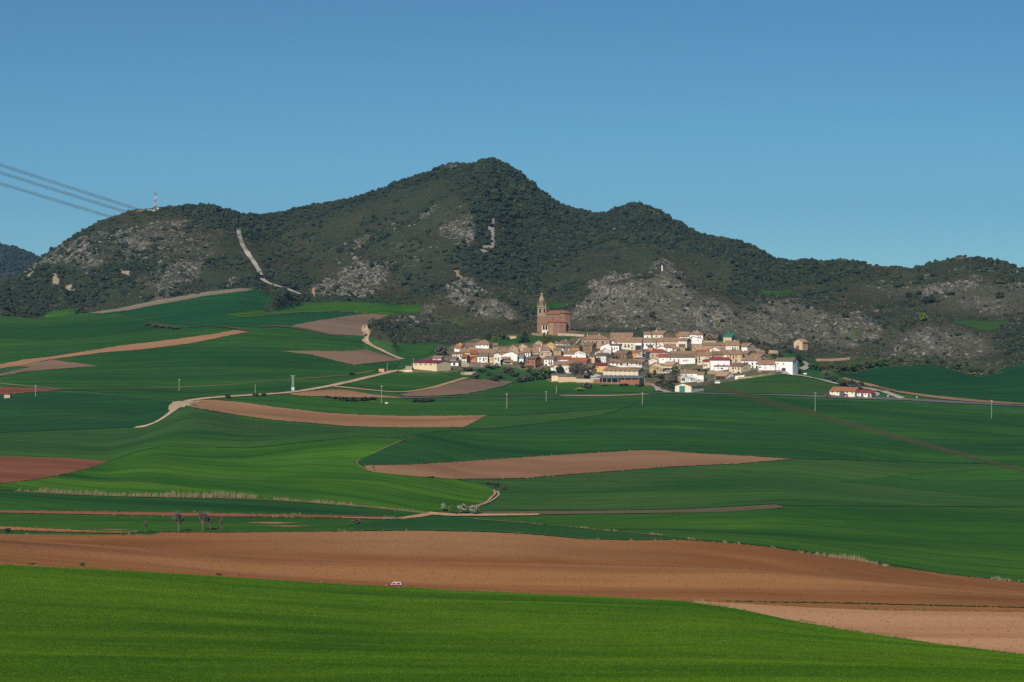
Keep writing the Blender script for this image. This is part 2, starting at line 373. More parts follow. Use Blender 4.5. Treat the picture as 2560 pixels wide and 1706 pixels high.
ROCKS = [  # (outline, strength)
 ([c1(300,960),c1(600,760),c1(900,640),c1(1600,640),c1(1950,760),c1(1850,920),c1(1350,1220),c1(1100,1100),c1(700,1020)], 0.30),
 ([c2(560,760),c2(1100,640),c2(1500,480),c2(2000,640),c2(2000,900),c2(1500,1040),c2(1250,1120),c2(700,1000)], 0.20),
 ([c4(900,420),c4(1500,330),c4(2000,250),c4(2600,300),c4(2600,620),c4(1900,640),c4(1300,520)], 0.25),
 ([c2(600,1050),c2(760,1010),c2(1000,960),c2(1130,955),c2(1260,985),c2(1230,1080),c2(1050,1150),c2(830,1120),c2(720,1130),c2(610,1135)], 0.85),
 ([c2(760,760),c2(830,745),c2(920,715),c2(1100,675),c2(1110,700),c2(950,800),c2(880,850),c2(760,830)], 0.75),
 ([c2(1490,505),c2(1560,525),c2(1700,485),c2(1640,535),c2(1540,585)], 0.9),
 ([c2(1690,700),c2(1880,680),c2(1960,760),c2(2000,830),c2(1930,930),c2(1830,880),c2(1690,770)], 0.7),
 ([c2(2010,160),c2(2100,120),c2(2165,110),c2(2140,155),c2(2030,188)], 1.0),
 ([c2(2200,205),c2(2260,200),c2(2310,270),c2(2230,282)], 0.7),
 ([c2(1440,1010),c2(1530,970),c2(1520,1000),c2(1450,1035)], 0.8),
 ([c2(1700,150),c2(1800,125),c2(1900,130),c2(1800,175),c2(1720,180)], 0.5),
 ([c1(155,1115),c1(270,980),c1(350,910),c1(480,800),c1(680,740),c1(760,760),c1(700,870),c1(850,930),c1(780,1010),c1(560,1010),c1(400,1050),c1(250,1075)], 0.6),
 ([c1(880,700),c1(1200,690),c1(1600,665),c1(1600,760),c1(1480,830),c1(1500,880),c1(1220,935),c1(1100,900),c1(900,840)], 0.5),
 ([c1(1300,1090),c1(1480,960),c1(1800,890),c1(1650,1000),c1(1450,1140),c1(1470,1210),c1(1370,1235)], 0.55),
 ([c1(1850,1030),c1(1990,990),c1(2000,1060),c1(1900,1090)], 0.45),
 ([c3(760,1412),c3(860,1300),c3(920,1215),c3(1100,1105),c3(1180,1150),c3(1240,1120),c3(1370,1055),c3(1400,1120),c3(1320,1230),c3(1200,1290),c3(1000,1330),c3(900,1412)], 1.0),
 ([c3(1370,1060),c3(1520,995),c3(1620,1010),c3(1720,1080),c3(1650,1180),c3(1500,1250),c3(1350,1412),c3(900,1412),c3(1200,1290)], 0.62),
 ([c3(1900,1250),c3(1960,1190),c3(2050,1230),c3(2130,1290),c3(2200,1412),c3(1700,1412),c3(1800,1340)], 0.95),
 ([c3(1620,1010),c3(1900,1180),c3(1950,1190),c3(1880,1260),c3(1700,1412),c3(1350,1412),c3(1500,1250)], 0.5),
 ([(1420,780),(1500,778),(1700,790),(1860,800),(1900,835),(1800,838),(1700,825),(1600,826),(1440,826)], 0.45),
 ([c4(0,560),c4(260,500),c4(480,490),c4(520,580),c4(700,600),c4(1000,640),c4(1200,700),c4(1180,820),c4(900,900),c4(550,830),c4(420,850),c4(0,830)], 0.55),
 ([c4(1200,960),c4(1260,850),c4(1480,740),c4(1700,740),c4(2000,820),c4(2150,950),c4(1900,990),c4(1500,960)], 0.5),
 ([c4(1420,470),c4(1700,400),c4(1950,325),c4(2000,390),c4(1800,450),c4(1500,500)], 0.65),
 ([c4(1780,545),c4(2100,500),c4(2200,570),c4(2250,650),c4(1950,600)], 0.65),
 ([c4(2190,400),c4(2353,360),c4(2500,380),c4(2353,460)], 0.5),
 ([c4(1760,170),c4(1840,160),c4(1850,190),c4(1780,200)], 0.8),
 ([c2(1510,1360),c2(1600,1290),c2(1640,1310),c2(1560,1380)], 0.9),
 ([c2(1740,1230),c2(1830,1200),c2(2000,1205),c2(1990,1270),c2(1900,1310),c2(1760,1290)], 0.95),
 ([c2(1950,1340),c2(2060,1290),c2(2250,1300),c2(2353,1400),c2(2200,1440),c2(2000,1400)], 0.75),
 ([c2(1190,1440),c2(1300,1390),c2(1500,1390),c2(1900,1412),c2(1700,1440),c2(1300,1460)], 0.4),
 ([c3(-40,1240),c3(150,1290),c3(230,1340),c3(300,1412),c3(0,1412)], 0.6),
 ([c3(1090,630),c3(1170,610),c3(1180,680),c3(1100,650)], 0.5), ([c3(1420,525),c3(1510,510),c3(1580,590),c3(1500,540)], 0.8),
 ([c3(1890,880),c3(1930,840),c3(2010,855),c3(1960,870)], 1.0),
]
BARE = [  # scree and bare earth on the slopes: outline, tint index (0 grey, 1 tan, 2 orange)
 ([c2(2112,670),c2(2130,655),c2(2146,690),c2(2140,850),c2(2112,925),c2(2080,940),c2(2035,965),c2(2005,935),c2(2060,890),c2(2115,850),c2(2105,800),c2(2075,770),c2(2105,730)], 0),
 ([c1(985,985),c1(1080,985),c1(1125,1025),c1(1080,1035),c1(1010,1025)], 1), ([c1(425,1085),c1(480,1068),c1(505,1095),c1(450,1112)], 1), ([c1(545,1085),c1(610,1072),c1(625,1092),c1(570,1100)], 1),
 ([c1(200,1140),c1(270,1125),c1(265,1150)], 1), ([c1(815,1275),c1(870,1255),c1(890,1265),c1(865,1300)], 2), ([c1(1315,960),c1(1355,950),c1(1340,975)], 1),
 ([c2(1120,1197),c2(1280,1200),c2(1285,1215),c2(1130,1212)], 2), ([c2(1325,1208),c2(1430,1222),c2(1435,1238),c2(1325,1222)], 2), ([c2(1440,1232),c2(1530,1248),c2(1520,1256)], 2),
 ([c2(1785,1100),c2(1830,1100),c2(1865,1170),c2(1830,1185)], 2), ([c2(600,1060),c2(625,1080),c2(620,1130),c2(600,1140)], 2),
 ([c4(1085,605),c4(1135,600),c4(1120,620),c4(1085,615)], 2), ([c1(1140,520),c1(1190,495),c1(1260,505),c1(1170,525)], 1),
]
OAKS = [  # dense evergreen oak
 ([c3(-60,60),c3(100,80),c3(250,140),c3(600,400),c3(1000,530),c3(1330,460),c3(1600,560),c3(2000,720),c3(2353,800),c3(2353,1000),c3(1900,900),c3(1500,800),c3(1100,720),c3(700,900),c3(480,1100),c3(200,1180),c3(-60,1180),c3(-200,1000),c3(-50,900),c3(-30,600),c3(-150,300)], 1.0),
 ([c1(0,1160),c1(200,1110),c1(500,1040),c1(800,1010),c1(950,950),c1(1350,910),c1(1350,960),c1(1100,1060),c1(900,1120),c1(700,1250),c1(400,1380),c1(-200,1390),c1(-200,1160)], 0.9),
 ([c1(1300,480),c1(1700,450),c1(2000,500),c1(2353,500),c1(2353,720),c1(2050,700),c1(1900,640),c1(1400,560)], 0.9),
 ([c2(0,500),c2(600,450),c2(1100,340),c2(1600,180),c2(1900,130),c2(2200,200),c2(2000,500),c2(1700,250),c2(1300,350),c2(700,520),c2(300,680),c2(0,700)], 0.75),
 ([c4(-100,0),c4(200,110),c4(800,220),c4(1240,285),c4(900,370),c4(600,400),c4(-100,420)], 0.95),
 ([c4(480,440),c4(560,430),c4(660,520),c4(520,530)], 0.6), ([c4(1060,540),c4(1200,520),c4(1640,500),c4(1640,560),c4(1300,600),c4(1080,580)], 0.7),
 ([c4(2080,760),c4(2353,660),c4(2800,640),c4(2800,1000),c4(2353,1020),c4(2190,1000),c4(2100,850)], 0.7),
 ([c2(0,1060),c2(140,1000),c2(520,1130),c2(1000,1150),c2(1500,1230),c2(1550,1290),c2(1000,1240),c2(500,1290),c2(180,1350),c2(300,1250),c2(0,1160)], 0.6),
 ([c3(640,1250),c3(760,1190),c3(1000,1180),c3(900,1230),c3(760,1250)], 0.7),
 ([(925,812),(985,800),(1000,850),(930,850)], 0.5),
]
GRASSY = [([c4(1200,690),c4(1340,680),c4(1330,750),c4(1230,830),c4(1200,760)], 0.8), ([c4(880,770),c4(990,760),c4(960,820),c4(890,830)], 0.9), ([c4(550,1000),c4(1300,960),c4(2100,1010),c4(2200,1060),c4(1900,1130),c4(1300,1050),c4(900,1110),c4(560,1100)], 0.75),
 ([c4(1100,830),c4(1220,820),c4(1150,880),c4(1080,880)], 0.6), ([c4(2210,860),c4(2353,800),c4(2700,800),c4(2700,960),c4(2260,980)], 0.8),
 ([c2(1690,1100 + 300),c2(1900,1380),c2(1930,1440),c2(1800,1460)], 0.7), ([(1190,852),(1240,838),(1330,838),(1400,842),(1440,842),(1400,862),(1300,860),(1250,868)], 0.8), ([(1590,836),(1612,832),(1612,846),(1588,846)], 1.0),
 ([(1880,870),(1990,880),(2010,890),(2060,905),(2050,925),(2000,925)], 0.8)]
def blurmask(m, n=1):
    m = m.astype(float)
    for _ in range(n):
        m[1:-1] = 0.25 * m[:-2] + 0.5 * m[1:-1] + 0.25 * m[2:]
        m[:, 1:-1] = 0.25 * m[:, :-2] + 0.5 * m[:, 1:-1] + 0.25 * m[:, 2:]
    return m
inY = (YG > 1900)[None, :]
hill = blurmask(inpoly(GPX, GPY0, HILL) & inY | ((YG > 2760)[None, :]), 1)
front = GY <= (Ys[:, None] + 60)                      # this side of the skyline
rock = np.zeros_like(Z); oak = np.zeros_like(Z); bare = np.zeros_like(Z); baret = np.zeros_like(Z); grassy = np.zeros_like(Z)
far_ok = inY & front
for p, s in ROCKS: rock = np.maximum(rock, s * (inpoly(GPX, GPY0, p) & far_ok))
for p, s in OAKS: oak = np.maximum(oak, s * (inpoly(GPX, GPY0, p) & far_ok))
for p, s in GRASSY: grassy = np.maximum(grassy, s * (inpoly(GPX, GPY0, p) & far_ok))
for p, s in BARE:
    k = inpoly(GPX, GPY0, p) & far_ok; bare = np.maximum(bare, k * 1.0); baret = np.where(k, s * 0.5, baret)
village = blurmask(inpoly(GPX, GPY0, VILL) & (YG > 1880)[None, :] & (YG < 2250)[None, :], 1)
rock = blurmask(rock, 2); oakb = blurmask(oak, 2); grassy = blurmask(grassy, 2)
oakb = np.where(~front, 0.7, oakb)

# relief: gullies on the mountain, crags in the rocks, long soft rolls in the fields
dsk = np.clip((Ys[:, None] - GY) / 250.0, 0, 1)
foot = blurmask(hill, 10) * hill
hn = (fbm(GX / 170., GY / 210., 3, 4) - 0.5) * 26 + (ridged(GX / 70., GY / 90., 11, 3) - 0.6) * 8 + (ridged((GX + 0.25 * GY) / 120., GY / 420., 17, 3) - 0.6) * 36
knoll = sstep(2080, 2150, GY) * (1 - sstep(2480, 2600, GY))
Z += hn * foot * (0.15 + 0.85 * dsk) * (1 - 0.75 * knoll * (GPX > 950)) * (GY < 4500)
Z += rock * ((ridged(GX / 22., GY / 22., 21, 4) - 0.55) * 9.0 + (ridged(GX / 8., GY / 8., 31, 3) - 0.5) * 2.2 + (ridged((GX * 0.8 + GY * 0.35) / 15., (GY - GX * 0.25) / 70., 37, 2) - 0.55) * 8.0) * np.where(GY < 2480, 1.35, 1.1)
Z += hill * (fbm(GX / 12., GY / 12., 41, 3) - 0.5) * 1.4
fieldw = (1 - hill) * sstep(420, 700, GY) * (GY < 2500) * (1 - village)
Z += fieldw * ((fbm(GX / 150. + 0.5 * GY / 120., GY / 75., 51, 2) - 0.5) * 9.5) * (1 - np.exp(-((GY - rk[1][0][:, None] - 20) / 95.) ** 2)) * (0.35 + 0.65 * sstep(1060, 1200, GY))
Z += (GY > 380) * (GY < 600) * (fbm(GX / 60., GY / 22., 61, 2) - 0.5) * 0.8
GPY = gridpy(Z)

def tz(X, Y):
    """ground height at world X, Y (scalars or arrays)"""
    X = np.asarray(X, float); Y = np.asarray(Y, float)
    c = (CX + X / np.maximum(Y, 300.) * F - PXS[0]) / 8.0
    c = np.clip(c, 0, NC - 1.001); ci = c.astype(int); fc = c - ci
    j = np.clip(np.searchsorted(YG, Y) - 1, 0, NY - 2); fj = np.clip((Y - YG[j]) / (YG[j + 1] - YG[j]), 0, 1)
    return (Z[ci, j] * (1 - fc) * (1 - fj) + Z[ci + 1, j] * fc * (1 - fj) + Z[ci, j + 1] * (1 - fc) * fj + Z[ci + 1, j + 1] * fc * fj)
J0 = int(np.searchsorted(YG, 380))
def ground(px, py, ymin=None):
    """first ground point seen along a bearing at a given height in the photograph"""
    c = (px - PXS[0]) / 8.0; c = min(max(c, 0), NC - 1.001); ci = int(c); fc = c - ci
    col = Z[ci] * (1 - fc) + Z[ci + 1] * fc; p = HOR - col * F / np.maximum(YG, 1)
    j0 = J0 if ymin is None else int(np.searchsorted(YG, ymin))
    k = np.nonzero(p[j0:] <= py)[0]
    if len(k) == 0 or k[0] + j0 > NY - 12: 
        jj = int(np.argmin(p[j0:])) + j0; Y = YG[jj]
    elif k[0] == 0: Y = YG[j0]
    else:
        j = k[0] + j0; t = (p[j - 1] - py) / (p[j - 1] - p[j]); Y = YG[j - 1] + t * (YG[j] - YG[j - 1])
    X = (px - CX) / F * Y
    return Vector((X, Y, float(tz(X, Y))))

# ground sheet, one mesh
idx = np.arange(NC * NY).reshape(NC, NY)
q = np.stack([idx[:-1, :-1], idx[1:, :-1], idx[1:, 1:], idx[:-1, 1:]], -1).reshape(-1, 4)
me = bpy.data.meshes.new('ground')
me.vertices.add(NC * NY); me.vertices.foreach_set('co', np.stack([GX, GY, Z], -1).astype(np.float32).ravel())
me.loops.add(q.size); me.loops.foreach_set('vertex_index', q.astype(np.int32).ravel())
me.polygons.add(len(q)); me.polygons.foreach_set('loop_start', np.arange(0, q.size, 4, dtype=np.int32)); me.polygons.foreach_set('loop_total', np.full(len(q), 4, np.int32))
me.polygons.foreach_set('use_smooth', np.ones(len(q), bool))
me.update(); me.validate()
def vattr(name, a, b, c, d):
    at = me.color_attributes.new(name, 'FLOAT_COLOR', 'POINT')
    at.data.foreach_set('color', np.stack([a, b, c, d], -1).astype(np.float32).ravel())
village = village * (1 - grassy)
stony = np.clip(blurmask(rock, 14) * 1.5, 0, 1) * (GY < 2520)
vattr('zone', hill, np.where(rock < 0.4, rock * 1.5, 0.60 + (rock - 0.4) * 0.5) * np.where((GY < 2480) & (GPX > 930), 0.82, 1.0), oakb, village)
vattr('zone2', bare, baret, grassy, stony)

def m_ground():
    t = NT('hill_and_valley_ground'); p = t.pos()
    z1 = t.n.new('ShaderNodeAttribute'); z1.attribute_name = 'zone'; z2 = t.n.new('ShaderNodeAttribute'); z2.attribute_name = 'zone2'
    s1 = t.n.new('ShaderNodeSeparateColor'); t.l.new(z1.outputs['Color'], s1.inputs[0]); s2 = t.n.new('ShaderNodeSeparateColor'); t.l.new(z2.outputs['Color'], s2.inputs[0])
    hillf, rockf, oakf, vill = s1.outputs[0], s1.outputs[1], s1.outputs[2], z1.outputs['Alpha']
    # valley: rough meadow
    mead = t.mix(t.ramp(t.noise(p, 0.05, 4), 0.35, 0.65), (0.022, 0.085, 0.022), (0.045, 0.12, 0.028))
    mead = t.mix(t.math('MULTIPLY', t.ramp(t.noise(p, 0.16, 3), 0.55, 0.75), 0.6), mead, (0.10, 0.12, 0.04))
    mead = t.mix(t.math('MULTIPLY', t.ramp(t.noise(p, 1.2, 3, 0.7), 0.4, 0.6, (1, 1, 1, 1), (0, 0, 0, 1)), 0.5), mead, (0.012, 0.04, 0.012))
    # slope: dry grass, heath and litter
    heath = t.mix(t.ramp(t.noise(p, 0.018, 4, 0.6), 0.38, 0.64), (0.032, 0.047, 0.024), (0.058, 0.060, 0.031))
    heath = t.mix(t.ramp(t.noise(p, 0.11, 4, 0.65), 0.42, 0.66), heath, (0.032, 0.044, 0.022))
    heath = t.mix(t.math('MULTIPLY', t.ramp(t.noise(p, 0.6, 3, 0.7), 0.52, 0.72), 0.6), heath, (0.105, 0.092, 0.062))
    heath = t.mix(t.math('MULTIPLY', t.ramp(t.noise(p, 0.9, 3, 0.7), 0.38, 0.6, (1, 1, 1, 1), (0, 0, 0, 1)), 0.55), heath, (0.020, 0.026, 0.016))
    # scattered pale stone showing through everywhere
    heath = t.mix(t.ramp(t.noise(p, 0.33, 5, 0.75), 0.68, 0.74), heath, (0.20, 0.185, 0.16))
    stn = t.mix(t.ramp(t.noise(p, 0.35, 5, 0.75), 0.36, 0.64), (0.062, 0.060, 0.042), (0.150, 0.138, 0.108))
    heath = t.mix(t.math('MULTIPLY', z2.outputs['Alpha'], 0.85), heath, stn)
    # crags
    rk_ = t.mix(t.ramp(t.noise(t.mapp(p, (1, 1, 0.5)), 0.28, 5, 0.7), 0.35, 0.65), (0.095, 0.092, 0.080), (0.255, 0.240, 0.205))
    rk_ = t.mix(t.math('MULTIPLY', t.ramp(t.noise(p, 0.07, 3), 0.55, 0.75), 0.45), rk_, (0.22, 0.165, 0.10))
    rk_ = t.mix(t.ramp(t.noise(t.mapp(p, (1, 0.5, 0.5), (0, 0, 0.4)), 0.50, 4, 0.75), 0.43, 0.53, (1, 1, 1, 1), (0, 0, 0, 1)), rk_, (0.036, 0.038, 0.028))
    rfac = t.math('ADD', t.noise(p, 0.16, 5, 0.72), t.math('MULTIPLY', rockf, 0.36))
    land = t.mix(t.ramp(rfac, 0.68, 0.80), heath, rk_)
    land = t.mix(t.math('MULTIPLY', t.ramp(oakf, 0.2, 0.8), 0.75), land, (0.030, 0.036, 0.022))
    gr = t.mix(t.ramp(t.noise(p, 0.3, 4), 0.35, 0.65), (0.035, 0.075, 0.018), (0.075, 0.105, 0.03))
    gf = t.math('MULTIPLY', s2.outputs[2], t.ramp(t.noise(p, 0.09, 4), 0.36, 0.56))
    land = t.mix(gf, land, gr)
    bt = t.mix(t.ramp(s2.outputs[1], 0.0, 0.5), (0.27, 0.255, 0.23), (0.34, 0.27, 0.19)); bt = t.mix(t.ramp(s2.outputs[1], 0.55, 1.0), bt, (0.42, 0.23, 0.11))
    bt = t.mix(t.ramp(t.noise(p, 0.5, 4, 0.7), 0.4, 0.6), sc((1, 1, 1), 0.0) if False else bt, t.mix(0.35, bt, (0.08, 0.07, 0.05)))
    bfac = t.math('ADD', s2.outputs[0], t.math('MULTIPLY', t.math('SUBTRACT', t.noise(p, 0.2, 4, 0.7), 0.5), 0.7))
    land = t.mix(t.ramp(bfac, 0.45, 0.60), land, bt)
    # village: trodden earth, gravel and weeds
    vg = t.mix(t.ramp(t.noise(p, 0.11, 4), 0.38, 0.6), (0.045, 0.080, 0.022), (0.17, 0.135, 0.085))
    vg = t.mix(t.ramp(t.noise(p, 0.5, 4, 0.7), 0.46, 0.66), vg, (0.24, 0.19, 0.13))
    vg = t.mix(t.math('MULTIPLY', t.ramp(t.noise(p, 0.9, 3, 0.7), 0.36, 0.56, (1, 1, 1, 1), (0, 0, 0, 1)), 0.6), vg, (0.035, 0.05, 0.018))
    jit = t.math('MULTIPLY', t.math('SUBTRACT', t.noise(p, 0.12, 4, 0.7), 0.5), 0.5)
    base = t.mix(t.ramp(t.math('ADD', hillf, jit), 0.42, 0.58), mead, land)
    base = t.mix(t.ramp(t.math('ADD', vill, jit), 0.4, 0.6), base, vg)
    t.color(base); t.bump(t.noise(p, 0.8, 4, 0.7), 0.45, 0.7); t.b.inputs['Specular IOR Level'].default_value = 0.05
    return t.m
g = link('ground', me, m_ground()); tag(g, 'rolling valley floor and scrub covered limestone hills around the village', 'ground', kind='structure')
# ------------------------------------------------------------------ far wooded hill on the left
def far_hill():
    px = np.arange(-1500, 700, 20.0); crest = np.interp(px, [-1500, -700, -300, 0, 50, 104, 200, 400, 700], [640, 590, 602, 615, 630, 652, 690, 735, 760])
    T = np.linspace(0, 1.6, 40); v = []; nx = len(px); nt = len(T)
    zc = (HOR - crest) / F * 6800
    for i, p in enumerate(px):
        for t in T:
            Y = 5700 + 1100 * t; X = (p - CX) / F * 6800
            k = math.sin(min(t, 1.0) * math.pi / 2) if t <= 1 else 1 - (t - 1) * 0.8
            z = -130 + (zc[i] + 130) * k + 26 * (float(fbm(np.array(X / 150.), np.array(Y / 220.), 77, 4)) - 0.5) * (1 - abs(t - 1) if t > 0.05 else 0)
            v.append((X, Y, z))
    f = [(i * nt + j, (i + 1) * nt + j, (i + 1) * nt + j + 1, i * nt + j + 1) for i in range(nx - 1) for j in range(nt - 1)]
    m = bpy.data.meshes.new('far_hill'); m.from_pydata(v, [], f); m.polygons.foreach_set('use_smooth', [True] * len(f)); m.update()
    t = NT('far_woodland'); p = t.pos()
    c = t.mix(t.ramp(t.noise(p, 0.03, 5, 0.7), 0.35, 0.65), (0.022, 0.034, 0.022), (0.055, 0.07, 0.04)); c = t.mix(t.ramp(t.noise(p, 0.006, 3), 0.5, 0.7), c, (0.075, 0.07, 0.045))
    t.color(c); t.bump(t.noise(p, 0.05, 5, 0.7), 4.0)
    o = link('hill', m, t.m); tag(o, 'distant dark wooded hill at the left edge, blue with haze', 'hill', kind='structure')
far_hill()

# ------------------------------------------------------------------ fields, tracks and roads draped on the ground
def densify(pts, step, close=True):
    out = []; n = len(pts)
    for i in range(n if close else n - 1):
        a = pts[i]; b = pts[(i + 1) % n]; d = math.hypot(b[0] - a[0], b[1] - a[1]); k = max(1, int(d / step))
        out += [(a[0] + (b[0] - a[0]) * t / k, a[1] + (b[1] - a[1]) * t / k) for t in range(k)]
    if not close: out.append(pts[-1])
    return out
def smooth_line(pts, it=2):
    for _ in range(it):
        o = [pts[0]]
        for a, b in zip(pts, pts[1:]): o += [(a[0] * .75 + b[0] * .25, a[1] * .75 + b[1] * .25), (a[0] * .25 + b[0] * .75, a[1] * .25 + b[1] * .75)]
        o.append(pts[-1]); pts = o
    return pts
def drape_world(name, wpts, off, spacing, mat):
    """wpts: world XY outline; triangulate with interior points and lay on the ground"""
    P = np.array(wpts); x0, y0 = P.min(0); x1, y1 = P.max(0)
    gx, gy = np.meshgrid(np.arange(x0, x1, spacing), np.arange(y0, y1, spacing))
    gx = gx.ravel() + 0.13 * spacing; gy = gy.ravel() + 0.21 * spacing
    ok = inpoly(gx, gy, [tuple(p) for p in P]); gx = gx[ok]; gy = gy[ok]
    verts = [Vector(p) for p in wpts] + [Vector((a, b)) for a, b in zip(gx, gy)]
    n = len(wpts)
    r = delaunay_2d_cdt(verts, [], [list(range(n))], 1, 1e-4)
    vo = np.array([(v.x, v.y) for v in r[0]]); z = tz(vo[:, 0], vo[:, 1]) + off
    m = bpy.data.meshes.new(name); m.from_pydata(np.column_stack([vo, z]).tolist(), [], [tuple(f) for f in r[2]])
    if len(m.polygons) and sum(p.normal.z for p in m.polygons) < 0: m.flip_normals()
    m.polygons.foreach_set('use_smooth', [True] * len(m.polygons)); m.update()
    o = link(name, m, mat); return o
VERGES = []
YB = lambda px: float(np.interp(px, PXS, rk[1][0]))
def field(name, pts, mat, label, off=0.4, spacing=9.0, step=7, jitter=0.45, ymin=None):
    """pts: (px, py) read off the photo, or (px, 'crest', d): d metres beyond the near field's brow"""
    w = []; n = len(pts)
    for i in range(n):
        a = pts[i]; b = pts[(i + 1) % n]
        if len(a) == 3 or len(b) == 3:
            wa = [ (p[0] - CX) / F * (YB(p[0]) + p[2]) if len(p) == 3 else None for p in (a,)]
            if len(a) == 3:
                if len(b) == 3:
                    k = max(1, int(abs(b[0] - a[0]) / step))
                    for t in range(k):
                        px = a[0] + (b[0] - a[0]) * t / k; Y = YB(px) + a[2]; w.append(((px - CX) / F * Y, Y))
                else: Y = YB(a[0]) + a[2]; w.append(((a[0] - CX) / F * Y, Y))
            else: g_ = ground(*a, ymin=ymin); w.append((g_.x, g_.y))
            continue
        d = math.hypot(b[0] - a[0], b[1] - a[1]); k = max(1, int(d / step))
        for t in range(k):
            px = a[0] + (b[0] - a[0]) * t / k; py = a[1] + (b[1] - a[1]) * t / k
            if jitter: py += random.uniform(-jitter, jitter)
            g_ = ground(px, py, ymin=ymin); w.append((g_.x, g_.y))
    if name.startswith('ploughed') and off != 99: VERGES.append((w, 'crest' in [p[1] for p in pts]))
    o = drape_world(name, w, off, min(spacing, 6.5), mat); tag(o, label, name.replace('_', ' '), kind='structure'); return o
def ribbon(name, line, width, mat, label, off=0.55, cat=None, sm=1):
    """a road or track of real width (metres) along a line of photo points; width may vary"""
    ln = smooth_line(line, sm); ln = densify(ln, 8, False)
    W = [ground(*p) for p in ln]; W = [Vector((a.x, a.y)) for a in W]
    cum = [0.0]
    for a, b in zip(W, W[1:]): cum.append(cum[-1] + (b - a).length)
    L = cum[-1]; k = max(3, int(L / 4.0)); S = []
    for i in range(k + 1):
        s = L * i / k; j = min(max(0, int(np.searchsorted(cum, s)) - 1), len(W) - 2); t = (s - cum[j]) / max(1e-6, cum[j + 1] - cum[j]); S.append(W[j].lerp(W[j + 1], min(1, t)))
    for _ in range(3): S = [S[0]] + [(S[i - 1] + S[i] * 2 + S[i + 1]) / 4 for i in range(1, len(S) - 1)] + [S[-1]]
    v = []; f = []; m = 5
    for i, p in enumerate(S):
        a = S[max(0, i - 1)]; b = S[min(len(S) - 1, i + 1)]; d = (b - a); d = d.normalized() if d.length > 1e-6 else Vector((1, 0)); nrm = Vector((-d.y, d.x))
        u = i / (len(S) - 1); w = width if not isinstance(width, (tuple, list)) else width[0] + (width[1] - width[0]) * u
        w *= 1 + 0.12 * (random.random() - 0.5)
        for j in range(m):
            q_ = p + nrm * w * (j / (m - 1) - 0.5); v.append((q_.x, q_.y, float(tz(q_.x, q_.y)) + off))
    for i in range(len(S) - 1):
        for j in range(m - 1): a = i * m + j; f.append((a, a + 1, a + m + 1, a + m))
    me_ = bpy.data.meshes.new(name); me_.from_pydata(v, [], f)
    if sum(p.normal.z for p in me_.polygons) < 0: me_.flip_normals()
    me_.polygons.foreach_set('use_smooth', [True] * len(f)); me_.update()
    o = link(name, me_, mat); tag(o, label, cat or name.replace('_', ' '), kind='structure'); return o

# crops
G_FORE = m_crop('foreground_wheat', (0.034, 0.100, 0.004), (0.096, 0.190, 0.005), 3, 0.9, None, 0.4, 0.0, 0.006, gb=0.35, bandf=0.02, aniso=0.34)
G_DEEP = m_crop('deep_green_wheat', (0.012, 0.060, 0.012), (0.040, 0.128, 0.016), 6, 1.0, (0.026, 0.082, 0.030), 0.5, 0.4, yellow=(0.058, 0.145, 0.015), big=0.004)
G_MID = m_crop('mid_green_wheat', (0.016, 0.072, 0.010), (0.060, 0.154, 0.012), -4, 1.0, None, 0.5, 0.4, yellow=(0.085, 0.175, 0.011), big=0.004)
G_BRIGHT = m_crop('bright_green_wheat', (0.016, 0.080, 0.008), (0.078, 0.190, 0.010), 24, 1.1, None, 0.5, 0.4, yellow=(0.105, 0.205, 0.009), bandf=0.016, big=0.005)
G_SAGE = m_crop('sage_green_wheat', (0.018, 0.074, 0.014), (0.060, 0.142, 0.022), 12, 1.1, (0.06, 0.11, 0.03), 0.5, 0.4, yellow=(0.09, 0.145, 0.022), big=0.004)
G_FAR = m_crop('far_green_wheat', (0.012, 0.060, 0.013), (0.042, 0.124, 0.016), 10, 1.0, None, 0.5, 0.5, yellow=(0.068, 0.145, 0.016), big=0.004)
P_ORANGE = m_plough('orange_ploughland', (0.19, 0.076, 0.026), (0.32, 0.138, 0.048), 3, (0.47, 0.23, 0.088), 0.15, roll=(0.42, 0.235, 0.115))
P_RED = m_plough('red_ploughland', (0.175, 0.064, 0.034), (0.255, 0.100, 0.052), 2, (0.29, 0.125, 0.065), 0.3)
P_TAN = m_plough('tan_ploughland', (0.255, 0.132, 0.064), (0.35, 0.195, 0.10), -5, (0.38, 0.22, 0.12), 0.25)
P_PALE = m_plough('pale_ploughland', (0.40, 0.195, 0.088), (0.56, 0.30, 0.15), 2, (0.62, 0.365, 0.20), 0.6)
P_GREY = m_plough('grey_ploughland', (0.165, 0.115, 0.080), (0.225, 0.165, 0.118), 14, (0.26, 0.16, 0.10), 0.2)
P_BROWN = m_plough('brown_ploughland', (0.19, 0.098, 0.055), (0.30, 0.165, 0.090), 5, (0.36, 0.21, 0.115), 0.25)
P_MIX = m_plough('stubble_strip', (0.10, 0.085, 0.045), (0.165, 0.13, 0.075), 0, None, 0.4, green=(0.05, 0.09, 0.025))
M_TRACK = m_plain('pale_track_gravel', (0.42, 0.31, 0.21), 0.3, 0.35, 0.95, 0.05)
M_TRACK2 = m_plain('earth_track', (0.38, 0.23, 0.13), 0.25, 0.4, 0.95, 0.05)
M_ROAD = m_plain('asphalt_worn', (0.105, 0.105, 0.11), 0.15, 0.3, 0.85, 0.2)
M_LANE = m_plain('concrete_lane', (0.33, 0.30, 0.255), 0.15, 0.3, 0.9, 0.1)
M_DRYGRASS = m_crop('dry_grass_verge', (0.12, 0.12, 0.05), (0.26, 0.20, 0.10), 0, 0.7, None, 0.8)
M_GRASSV = m_crop('grassy_verge', (0.025, 0.075, 0.018), (0.055, 0.115, 0.024), 0, 0.7, None, 0.9, yellow=(0.12, 0.13, 0.03))

